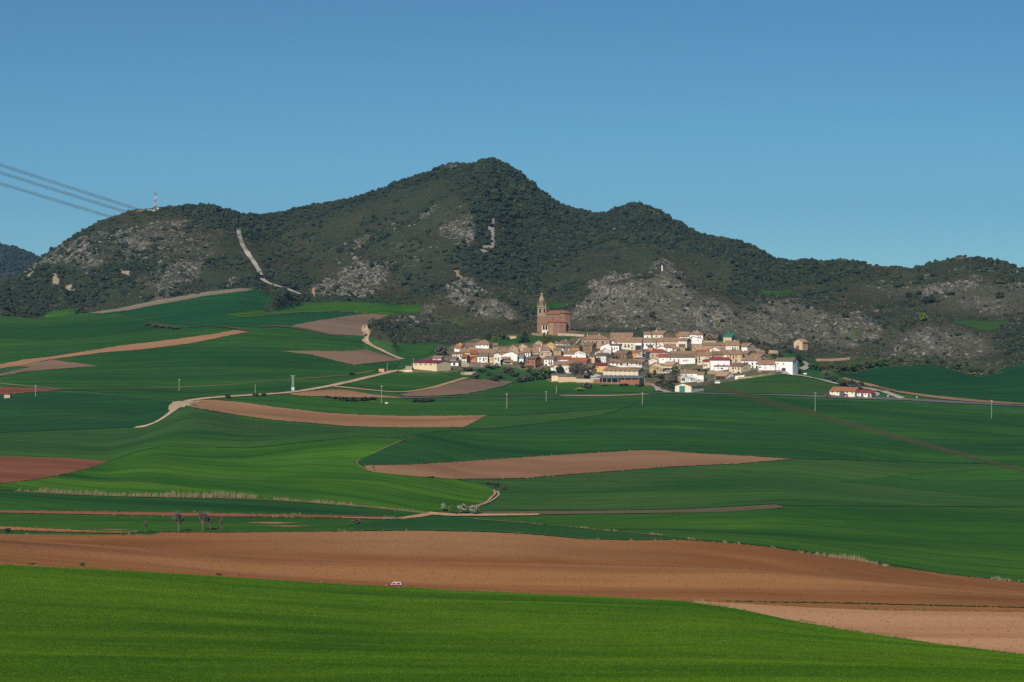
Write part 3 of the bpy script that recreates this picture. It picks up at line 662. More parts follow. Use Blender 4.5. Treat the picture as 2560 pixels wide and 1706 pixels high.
O1, O2, O3 = 0.25, 0.34, 0.43
edge_front = [(p[0], 'crest', -6) for p in ((3000, 0), (2560, 0), (2139, 0), (1700, 0), (1000, 0), (365, 0), (-400, 0))]
field('wheat_field', [(-400, 1950), (3000, 1950)] + [(p[0], 'crest', 2.0) for p in ((3000, 0), (2560, 0), (2139, 0), (1846, 0), (1700, 0), (1165, 0), (600, 0), (-400, 0))], G_FORE, 'vivid yellow-green wheat field across the bottom foreground', O2, 8.0, ymin=330)
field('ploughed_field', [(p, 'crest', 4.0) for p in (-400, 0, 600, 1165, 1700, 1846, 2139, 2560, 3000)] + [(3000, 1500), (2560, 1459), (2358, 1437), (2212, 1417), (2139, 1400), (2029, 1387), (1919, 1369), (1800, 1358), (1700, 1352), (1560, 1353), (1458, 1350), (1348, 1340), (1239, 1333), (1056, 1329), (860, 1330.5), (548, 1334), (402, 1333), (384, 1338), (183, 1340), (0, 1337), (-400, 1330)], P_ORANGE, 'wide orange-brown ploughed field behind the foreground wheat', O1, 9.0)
field('ploughed_field', [(1722, 'crest', 5), (1846, 'crest', 5), (2139, 'crest', 5), (2321, 'crest', 5), (2560, 'crest', 5), (3000, 'crest', 5), (3000, 1550), (2560, 1534), (2212, 1530), (2029, 1522), (1883, 1514), (1740, 1505)], P_PALE, 'pale tan ploughed field wedge at lower right', O2, 8.0)
field('grass_strip', [(1810, 1505), (1960, 1508), (2120, 1510), (2300, 1515), (2560, 1521), (3000, 1530), (3000, 1532), (2560, 1522.6), (2300, 1516.6), (2120, 1511.6), (1960, 1509.6), (1850, 1507)], M_GRASSV, 'thin green grass strip dividing the two brown fields at right', O3, 6.0, step=5, jitter=1.1)
# left and middle greens
field('wheat_field', [(-400, 1205), (0, 1211), (99, 1200), (157, 1188), (219, 1174), (270, 1156), (350, 1128), (410, 1117.5), (500, 1121), (620, 1122), (720, 1112), (800, 1104), (890, 1094), (1010, 1097), (975, 1116), (928, 1138), (884, 1158), (920, 1181), (1019, 1192), (1129, 1200), (1187, 1208), (1228, 1222), (1236, 1240), (1205, 1258), (1160, 1270), (1070, 1282), (946, 1270), (860, 1262), (621, 1246), (365, 1243), (183, 1237), (36, 1228), (-400, 1214)], G_BRIGHT, 'bright green wheat on the rolling hillside left of centre', O1, 8.0)
field('wheat_field', [(-400, 1075), (0, 1085), (378, 1071), (430, 1042), (470, 1021), (600, 1041), (689, 1053), (868, 1068), (1159, 1071), (1216, 1041), (1300, 1040), (1480, 1028), (1560, 1020), (1500, 1040), (1380, 1056), (1200, 1075), (1080, 1080), (1015, 1096), (890, 1093), (800, 1103), (620, 1121), (500, 1120), (410, 1116.5), (350, 1127), (270, 1155), (157, 1146.5), (0, 1143), (-400, 1138)], G_SAGE, 'sage green wheat field below the pale dirt track', O1, 9.0)
field('ploughed_field', [(-400, 1139), (0, 1143), (157, 1146.5), (271, 1155.5), (219, 1173.5), (157, 1187.5), (99, 1199.5), (0, 1210.5), (-400, 1203)], P_RED, 'small red-brown ploughed field at the left edge', O2, 8.0)
field('wheat_field', [(-400, 1217), (36, 1231), (183, 1240), (365, 1246), (621, 1249), (860, 1266), (1060, 1286), (983, 1294), (860, 1290), (500, 1284), (0, 1277), (-400, 1270)], G_DEEP, 'dark green wheat strip under the line of dry reeds', O1, 8.0)
field('ploughed_strip', [(-400, 1272), (0, 1278), (430, 1283.5), (860, 1290.5), (983, 1294.5), (1010, 1299), (983, 1300), (860, 1297), (430, 1292), (0, 1284), (-400, 1278)], P_RED, 'narrow red-brown strip running across the left fields', O2, 8.0)
field('wheat_field', [(-400, 1280), (0, 1285), (430, 1293), (860, 1298), (983, 1301), (1040, 1292), (870, 1316), (880, 1329), (548, 1333), (402, 1331), (347, 1331), (256, 1330.5), (110, 1322), (0, 1317), (-400, 1310)], G_MID, 'green wheat strip with bare streaks behind the bare trees', O1, 8.0)
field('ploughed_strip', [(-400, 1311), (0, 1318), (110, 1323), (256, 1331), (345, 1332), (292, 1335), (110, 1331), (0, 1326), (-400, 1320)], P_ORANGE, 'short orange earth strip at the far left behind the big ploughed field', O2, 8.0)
for k, (x0, x1, y, h) in enumerate(((608, 748, 1309, 3.5), (650, 780, 1317.5, 2.0), (240, 330, 1326.5, 1.6))):
    field('bare_patch', [(x0, y), ((x0 + x1) / 2, y - h * .6), (x1, y), ((x0 + x1) / 2 + 10, y + h)], P_TAN, ('longest bare tan streak in the left green strip', 'thin bare tan streak below the longest one', 'short bare streak left of the bare trees')[k], O2, 6.0, jitter=0.3)
field('wheat_field', [(1040, 1292), (1120, 1292), (1184, 1299), (1293, 1308), (1421, 1319), (1660, 1342), (1900, 1362), (1800, 1356), (1700, 1350), (1560, 1351), (1458, 1348.5), (1348, 1338), (1239, 1331), (1056, 1327), (890, 1328), (880, 1314)], G_DEEP, 'dark green wheat wedge just above the ploughed ridge', O1, 8.0)
field('wheat_field', [(1190, 1299), (1240, 1294), (1460, 1288), (1700, 1285), (1956, 1273), (2150, 1268), (2560, 1271), (3000, 1275), (3000, 1495), (2560, 1457), (2358, 1435), (2139, 1398), (1919, 1367), (1660, 1342), (1421, 1319), (1293, 1308)], G_MID, 'large green wheat field at right between two verges', O1, 9.0)
field('stubble_field', [(1195, 1281), (1458, 1279), (1700, 1276), (1846, 1268.6), (1938, 1263), (1958, 1268), (1956, 1272), (1810, 1282), (1700, 1284), (1458, 1287), (1202, 1290)], P_MIX, 'thin grey-green stubble wedge right of the blossoming trees', O2, 7.0)
field('wheat_field', [(1195, 1279), (1240, 1258), (1250, 1235), (1245, 1215), (1140, 1201), (1312, 1198), (1421, 1189), (1660, 1171), (1846, 1162), (1982, 1150), (2100, 1152), (2560, 1165), (2545, 1168), (2300, 1185), (2102, 1205), (2248, 1219), (2560, 1252), (3000, 1260), (3000, 1274), (2560, 1269), (2150, 1266), (1958, 1266), (1938, 1261), (1846, 1266), (1700, 1274), (1458, 1277)], G_SAGE, 'mid green wheat field below the long brown wedge', O1, 9.0)
field('wheat_field', [(2102, 1205), (2300, 1186), (2450, 1175), (2545, 1168), (3000, 1160), (3000, 1258), (2560, 1252), (2400, 1238), (2248, 1219)], G_DEEP, 'dark green wheat wedge at the right edge', O2, 9.0)
field('ploughed_field', [(910, 1166), (1019, 1164), (1165, 1155), (1385, 1140), (1604, 1127.5), (1660, 1128.5), (1700, 1132.5), (1846, 1140.5), (1983, 1149), (1846, 1161), (1700, 1167.5), (1660, 1170), (1421, 1188), (1312, 1197), (1129, 1199.5), (1019, 1191.5), (935, 1183), (918, 1177)], P_BROWN, 'long brown ploughed wedge right of centre in the green fields', O2, 8.0)
field('wheat_field', [(884, 1158), (928, 1138), (975, 1116), (1019, 1096), (1080, 1081), (1200, 1076), (1380, 1057), (1500, 1041), (1580, 1018), (1640, 990), (1750, 989), (1877, 993), (2050, 1000), (2250, 1008), (2400, 1018), (2560, 1040), (3000, 1060), (3000, 1158), (2560, 1164), (2100, 1151), (1983, 1148), (1846, 1139.5), (1700, 1131.5), (1604, 1126.5), (1385, 1139), (1165, 1154), (1019, 1163), (910, 1165)], G_DEEP, 'broad dark green wheat slope below the village and road', O1, 9.0)
# track fields
field('ploughed_field', [(486, 1001), (540, 1002), (600, 1006.7), (689, 1019), (808, 1032.6), (897, 1038.5), (1016, 1042), (1216, 1040), (1190, 1054), (1159, 1070), (1016, 1070), (868, 1067), (778, 1059), (689, 1052), (600, 1040), (520, 1027), (476, 1019)], P_TAN, 'long tan ploughed crescent in the middle of the green fields', O2, 8.0)
field('wheat_field', [(540, 1000), (646, 992), (749, 993), (900, 998), (1016, 1000), (1280, 995), (1400, 995), (1560, 1000), (1620, 992), (1570, 1019), (1480, 1027), (1300, 1039), (1216, 1039), (1016, 1041), (897, 1037.5), (808, 1031.5), (689, 1018), (600, 1005.5)], G_FAR, 'green wheat strip between the tan crescent and the road', O1, 8.0)
field('ploughed_field', [(716, 986.5), (778, 979), (826, 975.4), (868, 977.5), (942, 989), (999, 994), (999, 996), (897, 995.5), (808, 992.5), (749, 991)], P_TAN, 'small tan-red ploughed triangle beside the track below the cream barn', O2, 6.0)
field('wheat_field', [(832, 969), (883, 957), (942, 942), (990, 932), (1092, 933), (1150, 936), (1165, 944), (1120, 958), (1076, 972), (999, 984), (921, 977)], G_FAR, 'dark green wheat field in front of the cream barn', O1, 7.0)
field('ploughed_field', [(999, 987), (1076, 975), (1135, 958), (1174, 949), (1225, 951), (1284, 955.5), (1260, 966), (1210, 977.5), (1165, 986), (1091, 991), (1016, 992.4)], P_GREY, 'grey-brown ploughed field below the gardens', O2, 7.0)
field('meadow', [(1100, 992), (1165, 988), (1215, 979), (1264, 968), (1300, 958), (1380, 957), (1480, 961), (1600, 964), (1632, 970), (1650, 981), (1400, 986), (1280, 988)], m_crop('lush_meadow', (0.022, 0.085, 0.014), (0.045, 0.135, 0.018), 5, 0.8, None, 0.7, yellow=(0.075, 0.14, 0.02)), 'lush green meadow below the farm sheds', O1, 7.0)
field('meadow', [(1735, 975), (1790, 960), (1850, 951), (1945, 940), (2000, 950), (2080, 966), (2070, 990), (1960, 985), (1877, 985), (1750, 981)], M_GRASSV, 'grassy meadow between the village and the roadside barns', O1, 7.0)
field('wheat_field', [(1845, 951), (1900, 942), (1950, 937), (2000, 948), (2050, 959), (1960, 957), (1860, 957)], G_FAR, 'small sea-green wheat patch below the white barn', O2, 6.0)
field('wheat_field', [(2090, 931), (2140, 932), (2200, 919), (2250, 916), (2336, 912), (2380, 922), (2425, 936), (2470, 937), (2514, 922), (2560, 908), (3000, 895), (3000, 1030), (2560, 1009), (2455, 1003), (2336, 991), (2226, 974), (2172, 961), (2107, 946)], m_crop('deep_green_wheat_right', (0.010, 0.058, 0.018), (0.022, 0.090, 0.020), -14, 0.8, None, 0.6, 0.9), 'rolling dark green wheat hill at right below the scrub', O1, 8.0)
# upper left fields
field('wheat_field', [(-400, 945), (0, 943), (60, 932), (119, 926), (208, 920), (245, 918), (184, 907), (128, 900.5), (178, 894), (253, 884), (357, 876), (476, 861), (565, 843), (620, 831), (660, 826), (734, 822), (838, 840), (900, 846), (912, 874), (859, 879), (778, 877.5), (701, 879), (778, 888), (838, 903), (886, 914), (942, 908), (1002, 903), (985, 924), (940, 936), (883, 951), (826, 964), (743, 978), (646, 986), (580, 990), (500, 994), (430, 1000), (300, 985), (161, 975), (89, 971), (0, 968), (-400, 965)], G_FAR, 'large dark green wheat field left of the village', O1, 9.0)
field('wheat_field', [(-400, 990), (0, 989), (119, 980), (300, 990), (440, 1004), (455, 1008), (418, 1036), (376, 1064), (339, 1069), (0, 1083), (-400, 1072)], m_crop('mixed_green_wheat', (0.013, 0.063, 0.020), (0.028, 0.095, 0.022), 2, 0.9, None, 0.6, 0.7, yellow=(0.05, 0.105, 0.02)), 'green wheat field at left beside the pale dirt track', O1, 9.0)
field('ploughed_field', [(-400, 962), (0, 969), (89, 971.5), (161, 975), (119, 979.5), (0, 988), (-400, 1000)], P_RED, 'small red ploughed field at the left edge near the stone hut', O2, 7.0)
field('ploughed_field', [(-400, 975), (0, 912.7), (60, 900), (125, 893.6), (178, 885), (238, 876), (297, 866), (416, 852), (535, 836), (589, 826), (622, 830.5), (565, 842), (476, 860), (357, 875), (253, 883), (178, 893), (125, 900), (45, 916), (0, 923), (-400, 985)], P_TAN, 'long curved orange-tan ploughed strip at upper left', O2, 8.0)
field('ploughed_field', [(-400, 990), (0, 936.5), (30, 929), (75, 920), (45, 917), (128, 901), (184, 908), (246, 917.5), (208, 919.5), (119, 926), (60, 931.5), (0, 942.5), (-400, 996)], P_GREY, 'grey ploughed field under the curved strip at far left', O3, 7.0)
field('wheat_field', [(-400, 805), (0, 799), (105, 798), (135, 795), (222, 789), (300, 786), (340, 800), (430, 815), (520, 817), (590, 825), (535, 835), (416, 851), (297, 865), (238, 875), (178, 884), (60, 899), (0, 911), (-400, 960)], G_FAR, 'dark green wheat hill at far left above the curved strip', O1, 9.0)
field('wheat_field', [(113, 796), (116, 781), (200, 770), (186, 787), (140, 794)], G_MID, 'small green field tucked under the left hill', O2, 7.0)
field('wheat_field', [(228, 784), (300, 774), (400, 751), (520, 735), (600, 723.5), (640, 725), (672, 734), (688, 757), (654, 774), (560, 785), (600, 797), (690, 790), (780, 781), (880, 781), (910, 785), (793, 803), (731, 815), (660, 820), (520, 815), (430, 812), (340, 796), (300, 784)], m_crop('emerald_wheat', (0.010, 0.062, 0.022), (0.020, 0.092, 0.024), 16, 0.9, None, 0.5, 0.8, yellow=(0.035, 0.105, 0.02)), 'emerald wheat field below the firebreak on the left slope', O1, 9.0)
field('ploughed_strip', [(221, 783), (300, 772), (400, 750), (500, 733), (600, 721.5), (633, 724), (620, 728), (520, 740), (420, 758), (320, 777), (250, 785)], m_plough('grey_tan_strip', (0.21, 0.165, 0.12), (0.29, 0.235, 0.175), 14, None, 0.2), 'pale grey strip along the top of the emerald wheat', O2, 6.0)
field('wheat_field', [(560, 786), (650, 776), (668, 787), (700, 779), (760, 764), (850, 756), (900, 754), (1000, 763), (1058, 770), (1043, 785), (985, 790), (912, 785), (880, 780), (780, 780), (690, 789), (600, 796)], G_MID, 'green wheat field at the mountain foot above the brown field', O2, 8.0)
field('ploughed_field', [(731, 815), (793, 803.5), (868, 791.6), (915, 785.6), (975, 790), (957, 796), (921, 811), (909, 823), (914, 836), (909, 842), (838, 838), (778, 827), (734, 821)], P_GREY, 'brown ploughed field beside the bend of the white track', O3, 7.0)
field('ploughed_field', [(701, 879), (778, 878), (859, 879.5), (912, 875), (957, 887), (1002, 901.6), (942, 907.6), (886, 913.6), (838, 903), (778, 888)], P_GREY, 'brown ploughed lens left of the village below the white track', O2, 7.0)
field('meadow', [(952, 854), (1005, 863), (1085, 865), (1080, 882), (1050, 893), (1012, 896), (985, 868)], m_crop('hollow_meadow', (0.025, 0.090, 0.016), (0.04, 0.125, 0.02), 5, 0.8, None, 0.6), 'small bright meadow in the hollow left of the village', O1, 6.0)
field('meadow', [(1314, 763), (1345, 764), (1400, 757), (1450, 752), (1448, 757), (1425, 768), (1418, 776), (1380, 777), (1345, 777), (1330, 772)], G_FAR, 'green field on the slope behind the church tower', O2, 6.0, ymin=2340)
field('meadow', [c4(140, 428), c4(280, 432), c4(430, 438), c4(430, 460), c4(240, 474), c4(160, 455)], G_FAR, 'small green clearing high on the right ridge', O2, 6.0, ymin=2340)
field('meadow', [c4(1720, 690), c4(1850, 680), c4(2050, 688), c4(2250, 680), c4(2240, 700), c4(2160, 720), c4(2120, 750), c4(2050, 770), c4(1940, 745), c4(1830, 715)], m_crop('slope_meadow', (0.028, 0.075, 0.016), (0.045, 0.10, 0.02), 5, 0.8, None, 0.6), 'bright green meadow on the right scrub slope', O2, 6.0)
# tracks, roads
ribbon('dirt_track', [(338, 1070), (360, 1068.5), (382, 1063), (402, 1051), (422, 1038), (445, 1020), (466, 1005)], (3, 17), M_TRACK, 'wide pale dirt track climbing beside the tan crescent field', O3)
ribbon('dirt_track', [(464, 1006), (491, 999), (580, 992.5), (646, 988.5), (692, 986.5), (743, 981), (826, 967), (883, 954), (942, 940), (987, 928.5), (1010, 926)], 5.5, M_TRACK, 'pale track running from the fields up to the cream barn', O3 + .12)
ribbon('dirt_track', [(915, 814), (909, 823), (917, 835), (924, 841), (908, 851), (925, 864), (955, 878), (985, 892), (1005, 900)], 5.0, M_TRACK, 'white bending track between the brown field and the rocky knoll', O3 + .12)
ribbon('dirt_track', [c1(2005, 650), c1(2012, 720), c1(2040, 800), c1(2085, 870), c1(2130, 930), c1(2175, 1000), c1(2190, 1045)], 4.6, m_plain('firebreak_gravel', (0.36, 0.33, 0.29), 0.15, 0.4), 'straight pale firebreak track on the left mountain flank', 1.4)
ribbon('dirt_track', [c1(2200, 1075), c1(2235, 1105), c1(2270, 1122), c1(2310, 1130), c2(320, 1137), c2(400, 1160), c2(460, 1188), c2(510, 1205)], 5.0, M_LANE, 'pale track descending from the firebreak into the scrub', 1.2)
ribbon('asphalt_road', [(-500, 1000), (-200, 992)] [:0] + [(1000, 996), (1150, 994), (1284, 990.5), (1400, 988), (1500, 989), (1618, 986), (1670, 983.5), (1750, 984.5), (1877, 988), (1954, 989), (2050, 992.5), (2100, 996), (2247, 999), (2366, 1006), (2560, 1017), (2760, 1028)], 5.0, M_ROAD, 'grey country road passing below the village and the barns', O3)
ribbon('dirt_track', [(1403, 989.5), (1500, 991), (1560, 989), (1620, 986)], 9.0, M_TRACK2, 'brown earth shoulder along the road below the meadow', O3 - .12)
ribbon('village_lane', [(1627, 961), (1640, 970), (1650, 978), (1672, 983)], 4.0, M_LANE, 'concrete lane coming down from the open shed to the road', O3 + .2)
ribbon('village_lane', [(1949, 933), (1990, 938), (2040, 948), (2092, 962), (2125, 967), (2157, 971), (2205, 979), (2226, 988), (2256, 998)], 5.0, M_LANE, 'concrete lane from the white barn down to the road junction', O3 + .2)
ribbon('village_lane', [(2004, 925), (2018, 920), (2021, 914), (2014, 908), (2006, 904)], 4.5, M_LANE, 'short grey lane bending uphill behind the white barn', O3 + .1)
ribbon('dirt_track', [(1070, 1285), (1092, 1288), (1114, 1290), (1165, 1290.5), (1348, 1289)], 4.5, M_TRACK2, 'earth track passing under the blossoming trees', O3 + .1)
ribbon('dirt_track', [(860, 1297), (983, 1299.5), (1030, 1294), (1075, 1287)], 4.0, M_TRACK2, 'earth track joining from the red strip on the left', O3)
ribbon('wheel_track', [(1150, 1276), (1180, 1268), (1216, 1259), (1228, 1246), (1240, 1236), (1234, 1227)], 1.1, M_TRACK2, 'left rut of the winding farm track behind the blossoming trees', O3)
ribbon('wheel_track', [(1195, 1268), (1225, 1257), (1243, 1244), (1249, 1238), (1243, 1230)], 0.8, M_TRACK, 'right rut of the winding farm track behind the blossoming trees', O3)
ribbon('dry_verge', [(36, 1230), (183, 1239), (365, 1245), (621, 1248), (860, 1264), (946, 1272), (1070, 1285)], 3.5, M_DRYGRASS, 'dry grass verge under the reeds in the left fields', O3)
ribbon('dry_verge', [(1184, 1299), (1293, 1308), (1421, 1319), (1660, 1342)], 1.8, M_DRYGRASS, 'thin dry field edge crossing the wheat at right of centre', O3)
ribbon('dry_verge', [(832, 967), (921, 976), (999, 984), (1076, 973), (1135, 955), (1165, 946)], 4.0, M_TRACK2, 'tan edge around the wheat field in front of the cream barn', O3)
ribbon('dry_verge', [(0, 960), (80, 968), (170, 975), (300, 973), (420, 970), (560, 965), (700, 952), (800, 945), (880, 938), (935, 928)], 2.6, M_DRYGRASS, 'pale boundary bank across the left wheat fields', O3)
ribbon('dry_verge', [(600, 787), (690, 785), (790, 781), (880, 781), (912, 785)], 2.6, M_DRYGRASS, 'pale path between the two green fields at the mountain foot', O3 + .2)
ribbon('earth_bank', [(2107, 947), (2172, 963), (2226, 978), (2290, 988), (2336, 994), (2455, 1006), (2560, 1012), (2800, 1025)], 7.0, m_plough('orange_bank', (0.25, 0.15, 0.08), (0.40, 0.24, 0.13), 30, (0.13, 0.10, 0.05), 1.0, green=(0.06, 0.07, 0.03)), 'orange earth bank along the road at right', O3 + .1, 'bank')
ribbon('earth_bank', [(900, 1150), (884, 1159), (905, 1172), (925, 1181)], 1.1, M_DRYGRASS, 'weedy gully edge at the tip of the brown wedge', O3, 'bank')
ribbon('earth_bank', [(930, 1138), (950, 1127), (985, 1112), (1019, 1097), (1040, 1092)], 0.8, M_DRYGRASS, 'dry weedy seam between bright and dark wheat', O3, 'bank')

for ln, w_, lb in (([(365, 811), (400, 817), (450, 822)], 5.0, 'dark scrubby bank between the two left wheat hills'), ([(470, 820), (530, 816), (590, 823), (618, 828)], 4.0, 'brown stony bank above the curved tan strip'), ([(655, 818), (690, 816), (735, 820), (780, 829), (840, 842)], 4.5, 'brown weedy bank under the brown ploughed field')):
    ribbon('earth_bank', ln, w_, m_plough('scrubby_bank', (0.06, 0.05, 0.028), (0.15, 0.11, 0.07), 10, None, 1.0, green=(0.035, 0.06, 0.02)), lb, O3 + .3, 'bank')
# ------------------------------------------------------------------ vegetation meshes
def ico(sub=2):
    import bmesh
    b = bmesh.new(); bmesh.ops.create_icosphere(b, subdivisions=sub, radius=1.0)
    v = np.array([x.co[:] for x in b.verts]); f = [tuple(x.index for x in q_.verts) for q_ in b.faces]; b.free(); return v, f
ICO2 = ico(2); ICO1 = ico(1)
def rng(s): return np.random.RandomState(s)
def leaf_quads(r, centers, n, size, flat=0.0):
    """n small leaf-spray faces round each centre"""
    V = []; Fc = []
    for c in centers:
        for _ in range(n):
            d = r.normal(size=3); d /= np.linalg.norm(d) + 1e-9
            p = c[:3] + d * c[3] * (0.55 + 0.5 * r.rand()); a = np.cross(d + 0.5 * r.normal(size=3), r.normal(size=3)); a /= np.linalg.norm(a) + 1e-9
            b = np.cross(a, d + 0.6 * r.normal(size=3)); b /= np.linalg.norm(b) + 1e-9
            s = size * (0.6 + 0.8 * r.rand()); k = len(V)
            V += [p - a * s - b * s * .5, p + a * s * .9 - b * s * .6, p + a * s * .7 + b * s * .6, p - a * s * .6 + b * s * .8]; Fc.append((k, k + 1, k + 2, k + 3))
    return V, Fc
def bush_mesh(name, seed, mat, h=0.8, lumps=7, leaves=14, size=0.17):
    """evergreen scrub: lumpy mass of several heads plus sprays that break its outline; unit radius, base at z = 0"""
    r = rng(seed); V = []; Fc = []; cs = []
    for i in range(lumps):
        a = r.rand() * 6.283; d = 0.62 * math.sqrt(r.rand()) if i else 0; rad = 0.34 + 0.22 * r.rand()
        c = np.array([d * math.cos(a), d * math.sin(a), h * (0.30 + 0.55 * r.rand() * (1 - 0.5 * d))]); cs.append((*c, rad))
        v, f = ICO1; n = len(V); vv = v * rad * (1 + 0.35 * (r.rand(len(v), 1) - 0.5)) * np.array([1, 1, 0.9]) + c; vv[:, 2] = np.maximum(vv[:, 2], -0.1)
        V += list(vv); Fc += [tuple(n + q_ for q_ in t) for t in f]
    lv, lf = leaf_quads(r, [np.array(c) for c in cs], leaves, size); n = len(V); V += lv; Fc += [tuple(n + q_ for q_ in t) for t in lf]
    m = bpy.data.meshes.new(name); m.from_pydata([tuple(map(float, p)) for p in V], [], Fc); m.materials.append(mat); m.update(); return m
def crown_mesh(name, seed, mat, shape='round', clumps=34, leaves=16, size=0.13):
    """leafy crown in a unit box: width 1 radius, height 0..2; core heads plus leaf sprays with gaps"""
    r = rng(seed); cs = []
    while len(cs) < clumps:
        p = r.uniform(-1, 1, 3)
        if shape == 'round':
            if np.linalg.norm(p) > 1 or np.linalg.norm(p) < 0.35: continue
            q_ = np.array([p[0], p[1], 1 + p[2]])
        elif shape == 'cone':
            zz = r.rand() ** 1.3; rad = (1 - zz) * 0.95 + 0.06; q_ = np.array([p[0] * rad, p[1] * rad, 0.05 + 1.9 * zz])
            if math.hypot(p[0], p[1]) > 1: continue
        else:
            zz = r.rand(); rad = math.sin(math.pi * min(1, 0.12 + zz * 0.86)) ** 0.6; q_ = np.array([p[0] * rad, p[1] * rad, 2 * zz])
            if math.hypot(p[0], p[1]) > 1: continue
        cs.append(np.array([*q_, 0.16 + 0.12 * r.rand()]))
    V = []; Fc = []
    for c in cs:
        v, f = ICO1; n = len(V); V += list(v * c[3] * (1 + 0.4 * (r.rand(len(v), 1) - 0.5)) + c[:3]); Fc += [tuple(n + k for k in t) for t in f]
    lv, lf = leaf_quads(r, cs, leaves, size); n = len(V); V += lv; Fc += [tuple(n + k for k in t) for t in lf]
    m = bpy.data.meshes.new(name); m.from_pydata([tuple(map(float, p)) for p in V], [], Fc); m.materials.append(mat); m.update(); return m
def branch_mesh(name, seed, mat, levels=5, spread=0.55, upright=0.5, nb=3):
    """leafless limbs; unit height 1"""
    r = random.Random(seed); mb = MB()
    def grow(p, d, L, rad, lev):
        q_ = p + d * L; mb.bar(p, q_, rad, rad * 0.7, 4)
        if lev == 0:
            for _ in range(3):      # fine twigs
                e = q_ + (d + Vector((r.uniform(-1, 1), r.uniform(-1, 1), r.uniform(-.3, 1))) * .8).normalized() * r.uniform(.06, .15); s2 = Vector((r.uniform(-1, 1), r.uniform(-1, 1), 0)) * .005
                mb.poly([tuple(q_ - s2), tuple(q_ + s2), tuple(e)])
            return
        for i in range(nb if lev > 1 else nb + 1):
            t = 0.15 + 0.8 * r.random() if i else 1.0
            s = Vector((r.uniform(-1, 1), r.uniform(-1, 1), r.uniform(-.2, 1) * upright)); nd = (d * (1 - spread * .5) + s * spread).normalized(); nd.z = max(nd.z, -0.05)
            grow(p + d * L * t, nd.normalized(), L * r.uniform(0.55, 0.8), rad * 0.6, lev - 1)
    for k in range(4):      # several stems from near the ground
        a_ = 1.57 * k + r.uniform(-.5, .5); grow(Vector((0.01 * math.cos(a_), 0.01 * math.sin(a_), 0.02 + .05 * k)), Vector((.16 * math.cos(a_), .16 * math.sin(a_), 1)).normalized(), 0.27 - .02 * k, 0.02 - .002 * k, levels - 1)
    m = mb.mesh(name, [mat]); co = np.array([v.co[:] for v in m.vertices]); k = 1.0 / co[:, 2].max(); kr = 0.42 / max(0.05, np.percentile(np.hypot(co[:, 0], co[:, 1]), 96))
    for v in m.vertices: v.co = (v.co.x * kr, v.co.y * kr, v.co.z * k)
    m.update(); return m
def trunk_mesh(name, mat, h=0.3, r=0.022):
    mb = MB(); mb.bar((0, 0, -0.06), (0, 0, h * .5), r * 1.25, r, 6); mb.bar((0, 0, h * .5), (0.01, 0, h), r, r * .75, 6)
    mb.bar((0, 0, h * .8), (0.09, 0.02, h * 1.35), r * .55, r * .25, 5); mb.bar((0, 0, h * .85), (-0.08, -0.03, h * 1.4), r * .5, r * .22, 5)
    return mb.mesh(name, [mat])

L_OAK = m_leaf('holm_oak_leaves', (0.016, 0.028, 0.015), (0.040, 0.058, 0.030), (0.056, 0.068, 0.030))
L_SCRUB = m_leaf('heath_leaves', (0.044, 0.052, 0.024), (0.092, 0.094, 0.044), (0.105, 0.085, 0.048))
L_GREY = m_leaf('leafless_grey_scrub', (0.075, 0.066, 0.058), (0.15, 0.13, 0.11), (0.12, 0.10, 0.075))
L_GREEN = m_leaf('fresh_green_leaves', (0.025, 0.062, 0.016), (0.065, 0.115, 0.030), (0.075, 0.11, 0.03))
L_DARK = m_leaf('dark_conifer', (0.012, 0.026, 0.016), (0.030, 0.050, 0.028))
L_OLIVE = m_leaf('olive_leaves', (0.040, 0.050, 0.020), (0.090, 0.090, 0.034))
L_LIME = m_leaf('lime_leaves', (0.07, 0.115, 0.018), (0.14, 0.19, 0.035))
L_YELL = m_leaf('yellow_broom', (0.20, 0.20, 0.02), (0.42, 0.36, 0.03))
L_BLOS = m_leaf('white_blossom', (0.12, 0.155, 0.075), (0.36, 0.37, 0.27))
L_TANB = m_leaf('dry_tan_leaves', (0.16, 0.125, 0.065), (0.33, 0.25, 0.13))
L_BRAMBLE = m_leaf('dark_bramble', (0.022, 0.020, 0.018), (0.060, 0.050, 0.040))
L_PURP = m_leaf('purple_plum_leaves', (0.035, 0.016, 0.018), (0.075, 0.032, 0.034))
M_BARK = m_plain('grey_bark', (0.135, 0.115, 0.095), 0.25, 1.5)
M_TWIG = m_plain('brown_twigs', (0.145, 0.12, 0.09), 0.25, 1.5)
M_TWIG2 = m_plain('pale_twigs', (0.21, 0.175, 0.13), 0.25, 1.5)

